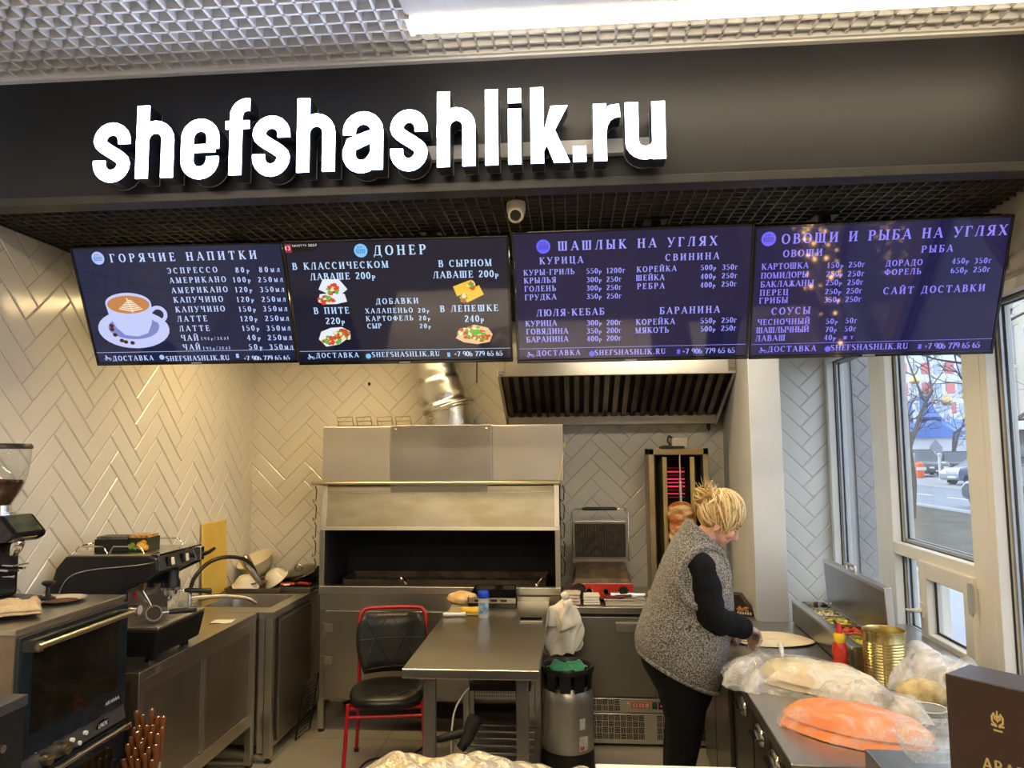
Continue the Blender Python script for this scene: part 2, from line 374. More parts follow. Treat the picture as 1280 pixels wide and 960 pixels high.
# ------------------------------------------------------------------ room shell
BY = 5.5; LX = -2.44; CZ = 2.81
def herring(W, H, ph, M, name, mats, tw=.1022, base=True, depth=.0045):
    """beveled 1:3 tiles in 45 degree herringbone over a W x H rectangle, ph = a lattice point; local x along, y up, z out"""
    bm = bmesh.new(); c = math.sqrt(.5); n = int((W+H)/tw/1.2)+8; g = .0012; bw = .007
    kmax = int(H/(tw*1.414))+8
    def quad(x0, y0, x1, y1):
        P = [(x0+g, y0+g), (x1-g, y0+g), (x1-g, y1-g), (x0+g, y1-g)]; q = [(x0+bw, y0+bw), (x1-bw, y0+bw), (x1-bw, y1-bw), (x0+bw, y1-bw)]
        rot = lambda p: (ph[0]+(p[0]-p[1])*c, ph[1]+(p[0]+p[1])*c)
        P = [rot(p) for p in P]; q = [rot(p) for p in q]
        xs = [p[0] for p in P]; ys = [p[1] for p in P]
        if max(xs) < 0 or min(xs) > W or max(ys) < 0 or min(ys) > H: return
        a = [bm.verts.new((x, y, .001)) for x, y in P]; b = [bm.verts.new((x, y, depth)) for x, y in q]
        bm.faces.new(b)
        for i in range(4): bm.faces.new((a[i], a[(i+1) % 4], b[(i+1) % 4], b[i]))
    jm = int(W/(tw*4.24))+4
    for j in range(-jm, jm+1):
        for k in range(-kmax-20, kmax+30):
            ox = (k+3*j)*tw; oy = (k-3*j)*tw
            quad(ox, oy, ox+3*tw, oy+tw); quad(ox, oy+tw, ox+tw, oy+4*tw)
    for co, no in (((0,0,0),(-1,0,0)), ((W,0,0),(1,0,0)), ((0,0,0),(0,-1,0)), ((0,H,0),(0,1,0))):
        bmesh.ops.bisect_plane(bm, geom=bm.verts[:]+bm.edges[:]+bm.faces[:], plane_co=co, plane_no=no, clear_outer=True)
    if base:
        vs = [bm.verts.new(p) for p in ((0,0,0), (W,0,0), (W,H,0), (0,H,0))]; f = bm.faces.new(vs); f.material_index = 1
        vs = [bm.verts.new(p) for p in ((0,0,-.12), (0,H,-.12), (W,H,-.12), (W,0,-.12))]; f = bm.faces.new(vs); f.material_index = 1
    me = bpy.data.meshes.new(name); bm.transform(M); bm.to_mesh(me); bm.free()
    for m in mats: me.materials.append(m)
    o = bpy.data.objects.new(name, me); COL.objects.link(o); return o
MBK = Matrix(((1,0,0,0), (0,0,-1,0), (0,1,0,0), (0,0,0,1)))                    # x along X, y up, out = -Y
MLF = Matrix(((0,0,1,0), (1,0,0,0), (0,1,0,0), (0,0,0,1)))                    # x along Y, y up, out = +X
struct(herring(4.36, CZ+.03, (.268, 2.054), T(LX, BY, 0) @ MBK, 'wall_back', [TILE, GROUT]))
struct(herring(BY-2.2, CZ+.03, (3.125, 2.064), T(LX, 2.2, 0) @ MLF, 'wall_left', [TILE, GROUT]))
PLASTER = mat('grey_painted_plaster', (.68, .69, .68), .6, 0, .04, 3, bump=.03)
CREAM = mat('cream_plaster', (.55, .52, .45), .7, 0, .04, 2)
# floor with large matte tiles
def floor_mat():
    m = bpy.data.materials.new('beige_floor_tile'); m.use_nodes = True; n = m.node_tree.nodes; L = m.node_tree.links; b = n['Principled BSDF']
    t = n.new('ShaderNodeTexCoord'); br = n.new('ShaderNodeTexBrick'); br.offset = 0; br.inputs['Scale'].default_value = 1.0
    br.inputs['Brick Width'].default_value = .6; br.inputs['Row Height'].default_value = .6; br.inputs['Mortar Size'].default_value = .003
    br.inputs['Color1'].default_value = (.33, .295, .235, 1); br.inputs['Color2'].default_value = (.36, .32, .255, 1); br.inputs['Mortar'].default_value = (.13, .115, .09, 1)
    no = n.new('ShaderNodeTexNoise'); no.inputs['Scale'].default_value = 5; no.inputs['Detail'].default_value = 6
    mx = n.new('ShaderNodeMix'); mx.data_type = 'RGBA'; mx.blend_type = 'MULTIPLY'; mx.inputs[0].default_value = .35
    L.new(t.outputs['Object'], br.inputs['Vector']); L.new(t.outputs['Object'], no.inputs['Vector'])
    L.new(br.outputs['Color'], mx.inputs[6]); L.new(no.outputs['Color'], mx.inputs[7]); L.new(mx.outputs[2], b.inputs['Base Color'])
    b.inputs['Roughness'].default_value = .38
    return m
f = MB(); f.box(-3.4, -3.6, -.12, 2.6, BY+.1, 0); struct(f.build('floor', floor_mat()))
f = MB(); f.box(LX-1.0, -3.6, 0, LX-.9, 2.2, 3.5); f.box(LX-1.0, 2.1, 0, LX-.03, 2.2, 3.5); struct(f.build('wall_left_hall', CREAM))
f = MB(); f.box(-3.4, -3.7, 0, 2.6, -3.6, 3.5); struct(f.build('wall_front', CREAM))
# grey pier at the end of the service counter, its long side running back to the tiled wall
f = MB(); f.prism([(1.025, 4.33), (1.205, 4.335), (1.30, 5.495), (1.105, 5.495)], 0, CZ); struct(f.build('wall_pier', PLASTER, bev=.006))
# window wall: local x runs from the back corner towards the hall, y outwards, z up
wx = Vector((-.03, -1, 0)).normalized(); wy = Vector((-wx.y, wx.x, 0))
MW = Matrix(((wx.x, wy.x, 0, 1.84), (wx.y, wy.y, 0, 5.48), (0, 0, 1, 0), (0, 0, 0, 1)))
WH = 2.50; WS = .775
f = MB(); f.box(-.1, .0, -.2, 9.1, .22, WS, MW); struct(f.build('wall_right_lower', CREAM))
f = MB(); f.box(-.1, .0, WH, 9.1, .22, 3.5, MW); struct(f.build('wall_right_upper', mat('soffit_plaster', (.46, .42, .35), .7, 0, .04, 3)))
f = MB(); f.box(7.3, .0, WS, 9.1, .22, WH, MW); struct(f.build('wall_right_hall', CREAM))
f = MB(); f.box(0, -.035, WS-.03, 7.3, .06, WS, MW); struct(f.build('trim_1', WHITE, bev=.006))      # window board
UPVC = mat('white_window_plastic', (.74, .70, .60), .38, 0, .025, 4)
GASK = mat('black_gasket', (.01, .01, .01), .6)
ALU = mat('grey_spacer', (.42, .45, .46), .4, .3, .04)
def frame_ring(mb, a, b, z0, z1, w, y0, y1, wl=None, wr=None, wb=None, wt=None):
    wl = w if wl is None else wl; wr = w if wr is None else wr; wb = w if wb is None else wb; wt = w if wt is None else wt
    mb.box(a, y0, z0, a+wl, y1, z1, MW); mb.box(b-wr, y0, z0, b, y1, z1, MW)
    mb.box(a+wl, y0, z0, b-wr, y1, z0+wb, MW); mb.box(a+wl, y0, z1-wt, b-wr, y1, z1, MW)
def pane(parent, a, b, z0, z1, y=.075):
    g = MB(); e = .008
    frame_ring(g, a-e, b+e, z0-e, z1+e, .012, .045, .052); g.build('gasket', GASK, parent)
    g = MB(); frame_ring(g, a-.002, b+.002, z0-.002, z1+.002, .02, .062, .072); frame_ring(g, a, b, z0, z1, .022, .084, .094); g.build('spacer', ALU, parent)
    g = MB(); g.box(a-.01, .078, z0-.01, b+.01, .081, z1+.01, MW); g.build('pane', PANE, parent)
def win_frame(n, mk):
    f = MB(); mk(f); return struct(f.build('window_%d' % n, UPVC, bev=.004))
# window 1: narrow fixed light in the corner
w = win_frame(1, lambda f: frame_ring(f, .0, 1.02, WS, WH, .05, .0, .12, wl=.05, wr=.17))
pane(w, .05, .85, WS+.05, WH-.05)
# window 2: tall light over a fixed pane and a small opening sash
def mk2(f):
    frame_ring(f, 1.02, 2.14, WS, WH, .05, .0, .12, wl=.075, wr=.155)
    f.box(1.095, .0, 1.235, 1.985, .12, 1.30, MW); f.box(1.43, .0, WS+.05, 1.475, .12, 1.235, MW)
w = win_frame(2, mk2)
pane(w, 1.095, 1.985, 1.30, WH-.05); pane(w, 1.095, 1.43, WS+.05, 1.235)
g = MB(); frame_ring(g, 1.45, 2.0, WS+.035, 1.25, .085, -.022, .06); sash = g.build('sash', UPVC, w, bev=.006)
g = MB(); frame_ring(g, 1.533, 1.917, WS+.118, 1.167, .012, .02, .028); g.build('gasket', GASK, sash)
g = MB(); g.box(1.53, .03, WS+.115, 1.92, .033, 1.17, MW); g.build('pane', PANE, sash)
g = MB(); g.box(1.475, -.032, .965, 1.505, -.022, 1.04, MW); g.tube([MW @ Vector(p) for p in ((1.49, -.03, 1.0), (1.49, -.06, 1.0), (1.45, -.068, .99), (1.40, -.066, .985))], [.011, .011, .011, .008], 10)
g.build('window_handle', WHITE, w, smooth=50)
g = MB(); g.box(1.985, -.034, 1.10, 2.012, -.018, 1.215, MW); g.tube([MW @ Vector((2.0, -.03, 1.09)), MW @ Vector((2.0, -.03, 1.225))], .009, 8); g.build('window_hinge', ALU, w, smooth=50)
# windows 3 and 4 continue towards the hall
w = win_frame(3, lambda f: frame_ring(f, 2.14, 3.4, WS, WH, .05, .0, .12, wl=.05, wr=.09)); pane(w, 2.19, 3.31, WS+.05, WH-.05)
w = win_frame(4, lambda f: frame_ring(f, 3.4, 4.7, WS, WH, .05, .0, .12, wl=.06, wr=.09)); pane(w, 3.46, 4.61, WS+.05, WH-.05)
w = win_frame(5, lambda f: frame_ring(f, 4.7, 6.0, WS, WH, .05, .0, .12, wl=.06, wr=.09)); pane(w, 4.76, 5.91, WS+.05, WH-.05)  # last two windows added out of view to send more daylight onto the pier
w = win_frame(6, lambda f: frame_ring(f, 6.0, 7.3, WS, WH, .05, .0, .12, wl=.06, wr=.09)); pane(w, 6.06, 7.21, WS+.05, WH-.05)
# string of warm fairy lights draped in front of the hall windows; the menu screens mirror them
sl = thing('fairy_lights', 'string of tiny warm lights draped in front of the hall windows', 'fairy lights', tuple(MW @ Vector((4.4, -.12, WS))))
rr = random.Random(14); lp = [MW @ Vector((3.75+.034*i, -.10-.10*rr.random()-.06*math.sin(i*.5)**2, WS+.28+.55*abs(math.sin(i*.43))*rr.uniform(.6, 1))) for i in range(44)]
f = MB(); f.tube(spline(lp, 4), .0018, 5); f.build('wire', mat('garland_wire', (.02, .03, .02), .5), sl, loc=-sl.location)
BULB = mat('fairy_bulb', (1, .7, .3), .4, emit=55, ecol=(1, .55, .16)); first = None
for i, p in enumerate(lp):
    if first is None:
        f = MB(); f.ell((0, 0, 0), (.007, .007, .009), 10, 6); first = q = f.build('bulb', BULB, sl, smooth=80)
    else: q = first.copy(); COL.objects.link(q); q.parent = sl
    q.location = p-sl.location; k = rr.uniform(.5, 1.5); q.scale = (k, k, k)
# pale rounded cover above the window head
f = MB(); f.tube([MW @ Vector((.2, .0, WH+.05)), MW @ Vector((4.6, .0, WH+.05))], .036, 20); struct(f.build('trim_5', mat('blind_cover', (.62, .56, .47), .6), smooth=60))

# ------------------------------------------------------------------ dark fascia and the two lattice ceilings
FASC = mat('dark_fascia_board', (.015, .015, .018), .45, 0, .12, 3, rvar=.06)
f = MB(); f.box(-3.4, 2.68, 2.835, 2.0, 2.74, 3.5); struct(f.build('wall_fascia', FASC))
f = MB(); f.box(-3.4, 2.668, 2.80, 2.0, 2.75, 2.835); struct(f.build('trim_2', mat('fascia_lip', (.06, .058, .055), .4, .3, .1), bev=.003))
GRB = mat('black_lattice', (.078, .073, .064), .45, .2, .15, 20)
f = MB(); y = 2.775
while y < BY: f.box(LX, y-.0025, CZ, 1.86, y+.0025, CZ+.036); y += .05
x = LX+.03
while x < 1.86: f.box(x-.0025, 2.75, CZ, x+.0025, BY, CZ+.036); x += .05
struct(f.build('ceiling_kitchen', GRB))
f = MB(); f.box(LX-.1, 2.74, 2.99, 2.0, BY+.1, 3.05); struct(f.build('ceiling_kitchen_slab', mat('black_void', (.006, .006, .006), .9)))
f = MB(); f.box(LX, 2.75, CZ-.004, LX+.02, BY, CZ+.02); f.box(LX, BY-.02, CZ-.004, 1.86, BY, CZ+.02); struct(f.build('trim_3', BLACKM))
GRW = mat('white_lattice', (.72, .70, .68), .45, 0, .03, 10)
f = MB(); y = 2.66; p = .064; CW = 3.325
while y > 1.2: f.box(-3.4, y-.005, CW, 2.0, y+.005, CW+.035); y -= p
x = -3.4
while x < 2.0: f.box(x-.005, 1.2, CW, x+.005, 2.68, CW+.035); x += p
struct(f.build('ceiling_hall', GRW))
f = MB(); f.box(-3.4, -3.7, 3.42, 2.6, 2.68, 3.5); f.box(-3.4, -3.7, CW, 2.6, 1.2, 3.42); struct(f.build('ceiling_hall_slab', mat('ceiling_backing', (.47, .45, .43), .9)))
f = MB(); f.box(-3.4, 2.655, CW-.012, 2.0, 2.68, CW+.004); f.box(-3.4, 2.64, CW-.004, 2.0, 2.66, CW+.03); struct(f.build('trim_4', GRW))

# linear ceiling lamp
lamp = thing('ceiling_lamp', 'long linear ceiling lamp with a glowing warm diffuser under the white lattice', 'lamp', (.8, 2.212, CW))
f = MB(); f.box(-1.32, -.30, -.09, 1.15, .035, -.002); f.build('lamp_housing', mat('lamp_housing', (.42, .39, .35), .5), lamp, bev=.004)
f = MB(); f.box(-1.305, .035, -.098, 1.15, .125, -.055); f.build('diffuser', mat('warm_diffuser', (1, .95, .85), .5, emit=13, ecol=(1, .84, .58)), lamp, bev=.004)
f = MB(); f.box(-1.32, .03, -.055, 1.15, .13, -.002); f.box(-1.322, .03, -.1, -1.305, .13, -.002); f.build('lamp_channel', WHITE, lamp)
# matching lamps over the hall behind the camera
for i, (lx, ly, w) in enumerate(((-1.2, .9, 2.6), (-.3, -1.2, 4.2))):
    l2 = thing('ceiling_lamp', ('long linear ceiling lamp over the counter front', 'long linear ceiling lamp deep in the hall')[i], 'lamp', (lx, ly, CW))
    f = MB(); f.box(-w/2, -.07, -.10, w/2, .07, 0); f.build('lamp_housing', MAT['lamp_housing'], l2, bev=.004)
    f = MB(); f.box(-w/2+.01, -.06, -.112, w/2-.01, .06, -.1); f.build('diffuser', MAT['warm_diffuser'], l2)
for lx, w in ((-1.2, 1.5), (.55, 1.0)):
    l2 = thing('ceiling_lamp', 'slim lamp set in the black lattice above the %s' % ('charcoal grill' if lx < 0 else 'doner grill'), 'lamp', (lx, 4.38 if lx < 0 else 3.80, CZ))
    f = MB(); f.box(-w/2, -.06, -.01, w/2, .06, .03); f.build('lamp_housing', BLACKM, l2)
    f = MB(); f.box(-w/2+.01, -.05, -.014, w/2-.01, .05, -.01); f.build('diffuser', mat('soft_diffuser', (1, .95, .85), .5, emit=3, ecol=(1, .8, .5)), l2)

# dome camera under the black lattice
cc = thing('security_camera', 'beige dome security camera under the black lattice ceiling', 'camera', (-.205, 2.85, CZ))
f = MB(); f.lathe([(.0, -.045), (.036, -.045), (.038, -.03), (.038, -.004), (.036, 0), (0, 0)], 28); f.build('camera_base', mat('camera_shell', (.62, .54, .40), .45), cc, smooth=40)
f = MB(); f.ell((0, 0, 0), (.033, .033, .034), 24, 14); f.lathe([(.030, .0), (.031, .012), (.027, .016)], 24, RX(115) @ T(0, 0, .018)); f.build('camera_eyeball', MAT['camera_shell'], cc, loc=(0, -.006, -.05), smooth=40)
f = MB(); f.lathe([(0, .017), (.022, .016), (.024, .0), (0, 0)], 24, RX(115) @ T(0, 0, .018)); f.build('lens', BLACKG, cc, loc=(0, -.006, -.05), smooth=40)

# ------------------------------------------------------------------ illuminated sign
FACE = mat('lit_letter_face', (1, 1, 1), .4, emit=10, ecol=(.60, .72, 1.0))
SIDE = mat('letter_return', (.02, .02, .025), .35, .2, .1)
BACKL = mat('letter_leak_edge', (.30, .31, .36), .4)  # pale back edge, painted like light leaking out behind the letters
sign = thing('illuminated_sign', 'white glowing channel-letter sign on the dark fascia', 'sign', (0, 2.56, 2.851))
def letter(ch, x0, x1):
    W = x1-x0; sw = .0465; xh = .210; asc = .282; strokes = []; r = W/2-sw/2; l0 = sw/2; r0 = W-sw/2
    def st(*p): strokes.append(list(p))
    hx = .0125
    if ch == 's':
        top = arcp(W/2, xh-.060, r, .060-hx, 0, 180, 10); mid = [(l0+(r0-l0)*(t*t*(3-2*t)), xh-.060-(xh-.122)*t) for t in [i/8 for i in range(1, 8)]]
        bot = arcp(W/2, .062, r, .062-hx, 0, -180, 10); st((r0, xh-.072), *top, *mid, *bot, (l0, .074))
    elif ch == 'h':
        st((l0, 0), (l0, asc)); st((l0, xh-.10), *arcp(W/2, xh-.062, r, .062-hx, 180, 0, 10), (r0, 0))
    elif ch == 'e':
        st((r0, .105), (r0, xh-.062), *arcp(W/2, xh-.062, r, .062-hx, 0, 180, 10), *arcp(W/2, .062, r, .062-hx, 180, 360, 10), (r0, .074))
        strokes.append([(l0, .107), (r0+.01, .107), 'thin'])
    elif ch == 'f':
        st((W*.44, 0), (W*.44, asc-.055), *arcp(W*.44+.04, asc-.055, .04, .055-hx, 180, 90, 6), (W, asc-hx)); strokes.append([(0, xh-.018), (W, xh-.018), 'thin'])
    elif ch == 'a':
        st((r0, 0), (r0, xh-.062), *arcp(W/2, xh-.062, r, .062-hx, 0, 180, 10), (l0, xh-.075))
        st((r0, .132), (W*.58, .120), (l0+.008, .098), (l0, .070), *arcp(W/2-.004, .058, r-.004, .058-hx, 180, 330, 8), (r0, .06))
    elif ch == 'l': st((W/2, 0), (W/2, asc))
    elif ch == 'i': st((W/2, 0), (W/2, xh-.004)); st((W/2, asc-.052), (W/2, asc))
    elif ch == 'k':
        st((l0, 0), (l0, asc)); strokes.append([(sw, .045), (sw, .112), (W-.066, xh), (W-.006, xh), 'poly']); strokes.append([(W*.36, .088), (W*.60, .128), (W, 0), (W-.056, 0), 'poly'])
    elif ch == '.': st((W/2, 0), (W/2, .056))
    elif ch == 'r': st((l0, 0), (l0, xh)); st((l0, xh-.11), (l0+.004, xh-.075), (l0+.02, xh-.045), (l0+.045, xh-.029), (W, xh-.026))
    elif ch == 'u':
        st((l0, xh), (l0, .065), *arcp(W/2, .065, r, .065-sw/2, 180, 360, 10), (r0, xh)); st((r0, .07), (r0, 0))
    t = bpy.data.objects.new('letter', None); COL.objects.link(t); t.parent = sign; t.location = (x0, 0, 0); t.empty_display_size = .05
    t['label'] = 'glowing letter %s of the sign' % (ch if ch != '.' else 'full stop')
    MS = RX(90)
    for nm, m, d, ex in (('letter_face', FACE, (.0, .006), 0), ('letter_side', SIDE, (-.078, -.0005), .001), ('letter_leak_outline', BACKL, (-.082, -.0785), .0035)):
        b = MB()
        for s_ in strokes:
            w_ = sw
            if s_[-1] == 'poly': b.prism(s_[:-1], d[0], d[1], MS); continue
            if s_[-1] == 'thin': s_ = s_[:-1]; w_ = .030
            stroke(b, s_, w_+ex, MS, d, None if w_ < .05 or len(s_) == 2 else (.025+ex, sw+ex))
        b.build(nm, m, t)
SIGNX = [-1.783, -1.641, -1.615, -1.47, -1.439, -1.294, -1.269, -1.178, -1.163, -1.022, -0.994, -0.851, -0.82, -0.671, -0.643, -0.506, -0.47, -0.33, -0.295, -0.246, -0.212, -0.162, -0.129, 0.01, 0.02, 0.071, 0.096, 0.19, 0.209, 0.35]
for ch, a, b in zip('shefshashlik.ru', SIGNX[::2], SIGNX[1::2]): letter(ch, a, b)
f = MB(); f.box(-.56, .082, .062, .325, .116, .118); f.build('mounting_rail', mat('cable_duct', (.50, .48, .42), .5), sign, bev=.003)
f = MB(); f.box(-1.82, .090, .075, -.56, .116, .10); f.build('mounting_rail', BLACKM, sign, bev=.002)

# ------------------------------------------------------------------ menu screens
def glow(name, col, s=1.0):
    return mat(name, (.004, .004, .005), .05, 0, .1, emit=s, ecol=tuple(((c/255+.055)/1.055)**2.4 if c > 10 else c/255/12.92 for c in col), spec=.6)
MENU = {
 1:'''ГОРЯЧИЕ НАПИТКИ,-0.310,0.363,0.225,0.0374|ЭСПРЕССО,-0.058,0.174,0.163,0.0253|80р,0.257,0.319,0.159,0.0234|80мл,0.365,0.458,0.158,0.0233|АМЕРИКАНО,-0.055,0.206,0.119,0.0255|АМЕРИКАНО,-0.055,0.206,0.073,0.0257|КАПУЧИНО,-0.054,0.177,0.029,0.0260|КАПУЧИНО,-0.054,0.178,-0.016,0.0262|ЛАТТЕ,-0.054,0.087,-0.060,0.0265|ЛАТТЕ,-0.054,0.090,-0.106,0.0267|ЧАЙ,-0.054,0.029,-0.151,0.0270|ЧАЙ,-0.054,0.030,-0.196,0.0272|100р,0.238,0.318,0.115,0.0236|120р,0.240,0.318,0.070,0.0238|120р,0.240,0.319,0.025,0.0240|150р,0.242,0.321,-0.020,0.0243|120р,0.242,0.321,-0.065,0.0245|150р,0.243,0.323,-0.110,0.0247|40р,0.259,0.322,-0.155,0.0249|50р,0.260,0.324,-0.200,0.0252|250мл,0.353,0.466,0.113,0.0235|350мл,0.355,0.466,0.068,0.0238|250мл,0.356,0.466,0.023,0.0240|350мл,0.355,0.467,-0.021,0.0242|250мл,0.358,0.468,-0.066,0.0244|350мл,0.357,0.469,-0.112,0.0247|250мл,0.357,0.469,-0.157,0.0249|350мл,0.357,0.469,-0.202,0.0251|(чер/зел),0.042,0.171,-0.155,0.0154|(чер/зел),0.043,0.171,-0.202,0.0155|ДОСТАВКА,-0.404,-0.207,-0.245,0.0237|SHEFSHASHLIK.RU,-0.146,0.159,-0.250,0.0236|+7 906 779 65 65,0.226,0.446,-0.255,0.0235''',
 2:'''ДОНЕР,-0.094,0.132,0.230,0.0415|В КЛАССИЧЕСКОМ,-0.455,-0.035,0.170,0.0293|ЛАВАШЕ 200р,-0.382,-0.097,0.123,0.0296|В СЫРНОМ,0.181,0.409,0.167,0.0290|ЛАВАШЕ 200р,0.155,0.436,0.119,0.0293|ДОБАВКИ,-0.106,0.082,0.008,0.0252|ХАЛАПЕНЬО,-0.157,0.054,-0.034,0.0220|КАРТОФЕЛЬ,-0.157,0.053,-0.069,0.0222|СЫР,-0.154,-0.091,-0.103,0.0224|20р,0.077,0.126,-0.036,0.0203|20р,0.078,0.128,-0.071,0.0205|20р,0.079,0.128,-0.107,0.0206|В ПИТЕ,-0.387,-0.228,-0.029,0.0289|220р,-0.339,-0.254,-0.076,0.0292|В ЛЕПЕШКЕ,0.174,0.429,-0.031,0.0286|240р,0.280,0.364,-0.078,0.0289|ДОСТАВКА,-0.404,-0.209,-0.236,0.0231|SHEFSHASHLIK.RU,-0.148,0.158,-0.236,0.0230|+7 906 779 65 65,0.223,0.440,-0.239,0.0229''',
 3:'''ШАШЛЫК НА УГЛЯХ,-0.297,0.342,0.217,0.0371|КУРИЦА,-0.374,-0.195,0.159,0.0280|СВИНИНА,0.138,0.351,0.156,0.0275|КУРЫ-ГРИЛЬ,-0.442,-0.231,0.112,0.0233|КРЫЛЬЯ,-0.442,-0.308,0.079,0.0235|ГОЛЕНЬ,-0.441,-0.309,0.044,0.0237|ГРУДКА,-0.441,-0.309,0.008,0.0239|550р,-0.182,-0.120,0.111,0.0215|300р,-0.182,-0.120,0.075,0.0217|300р,-0.183,-0.121,0.040,0.0219|350р,-0.183,-0.121,0.005,0.0220|1200г,-0.100,-0.024,0.110,0.0215|250г,-0.100,-0.039,0.074,0.0216|250г,-0.100,-0.039,0.040,0.0218|250г,-0.100,-0.039,0.004,0.0220|КОРЕЙКА,0.023,0.183,0.111,0.0230|ШЕЙКА,0.020,0.135,0.076,0.0232|РЕБРА,0.025,0.136,0.041,0.0234|500р,0.280,0.341,0.110,0.0212|400р,0.280,0.341,0.074,0.0214|400р,0.280,0.341,0.039,0.0215|350г,0.365,0.426,0.109,0.0212|250г,0.365,0.426,0.074,0.0213|250г,0.365,0.425,0.040,0.0215|ЛЮЛЯ-КЕБАБ,-0.394,-0.110,-0.060,0.0293|БАРАНИНА,0.118,0.362,-0.064,0.0288|КУРИЦА,-0.443,-0.310,-0.105,0.0244|ГОВЯДИНА,-0.441,-0.263,-0.140,0.0246|БАРАНИНА,-0.442,-0.263,-0.175,0.0247|300р,-0.184,-0.121,-0.108,0.0225|350р,-0.185,-0.122,-0.143,0.0227|400р,-0.185,-0.122,-0.177,0.0228|200г,-0.101,-0.040,-0.109,0.0225|200г,-0.101,-0.040,-0.143,0.0226|200г,-0.102,-0.040,-0.177,0.0228|КОРЕЙКА,0.021,0.181,-0.110,0.0241|МЯКОТЬ,0.018,0.157,-0.146,0.0242|550р,0.286,0.348,-0.111,0.0222|500р,0.287,0.348,-0.146,0.0223|250г,0.371,0.432,-0.111,0.0221|250г,0.371,0.432,-0.145,0.0223|ДОСТАВКА,-0.403,-0.214,-0.236,0.0232|SHEFSHASHLIK.RU,-0.152,0.145,-0.239,0.0230|+7 906 779 65 65,0.214,0.431,-0.241,0.0228''',
 4:'''ОВОЩИ И РЫБА НА УГЛЯХ,-0.376,0.468,0.223,0.0397|ОВОЩИ,-0.367,-0.215,0.164,0.0284|РЫБА,0.160,0.277,0.160,0.0278|КАРТОШКА,-0.449,-0.266,0.114,0.0243|ПОМИДОРЫ,-0.450,-0.263,0.077,0.0245|БАКЛАЖАНЫ,-0.450,-0.240,0.041,0.0246|ПЕРЕЦ,-0.451,-0.337,0.006,0.0249|ГРИБЫ,-0.452,-0.337,-0.027,0.0250|150р,-0.193,-0.130,0.110,0.0223|250р,-0.193,-0.130,0.074,0.0225|250р,-0.193,-0.130,0.039,0.0226|250р,-0.193,-0.130,0.002,0.0228|350р,-0.194,-0.131,-0.032,0.0230|250г,-0.110,-0.048,0.109,0.0222|250г,-0.110,-0.047,0.072,0.0224|250г,-0.109,-0.048,0.037,0.0226|250г,-0.110,-0.049,0.002,0.0227|250г,-0.111,-0.049,-0.033,0.0229|ДОРАДО,0.031,0.170,0.109,0.0238|ФОРЕЛЬ,0.031,0.169,0.073,0.0240|450р,0.280,0.343,0.108,0.0219|650р,0.281,0.343,0.071,0.0220|350г,0.363,0.426,0.106,0.0218|250г,0.364,0.426,0.071,0.0220|САЙТ ДОСТАВКИ,0.034,0.418,-0.003,0.0288|СОУСЫ,-0.400,-0.245,-0.074,0.0299|ЧЕСНОЧНЫЙ,-0.455,-0.244,-0.119,0.0245|ШАШЛЫЧНЫЙ,-0.458,-0.245,-0.154,0.0247|ЛАВАШ,-0.459,-0.338,-0.189,0.0250|50р,-0.180,-0.133,-0.123,0.0225|70р,-0.180,-0.134,-0.158,0.0227|40р,-0.182,-0.135,-0.193,0.0228|50г,-0.103,-0.057,-0.123,0.0224|50г,-0.104,-0.058,-0.158,0.0226|шт,-0.105,-0.066,-0.193,0.0190|ДОСТАВКА,-0.407,-0.211,-0.238,0.0251|SHEFSHASHLIK.RU,-0.152,0.153,-0.238,0.0248|+7 906 779 65 65,0.217,0.432,-0.241,0.0245''',
}
TVS = {1: ((-1.74, 3.19, 2.499), 25.4, .9, (27, 33, 62), (190, 208, 255), 'menu screen of hot drinks with a coffee cup picture, beside the tiled wall'),
       2: ((-.736, 3.126, 2.477), 26., 1.0, (20, 22, 42), (185, 215, 255), 'menu screen of doner wraps with four food pictures'),
       3: ((.256, 3.045, 2.463), 23.5, -1.2, (29, 25, 60), (155, 155, 250), 'violet menu screen of grilled meat in two columns, above the steel hood'),
       4: ((1.237, 3.058, 2.466), 24.5, -2.7, (29, 25, 66), (140, 130, 250), 'violet menu screen of vegetables and fish, beside the window')}
def disc(mb, cx, cy, rx, ry, z, M, a0=0, a1=360, n=28):
    p = arcp(cx, cy, rx, ry, a0, a1, n); p = p[:-1] if a1-a0 == 360 else p
    mb.add([(x, y, z) for x, y in p], [tuple(range(len(p)))], M)
def poly(mb, pts, z, M): mb.add([(x, y, z) for x, y in pts], [tuple(range(len(pts)))], M)
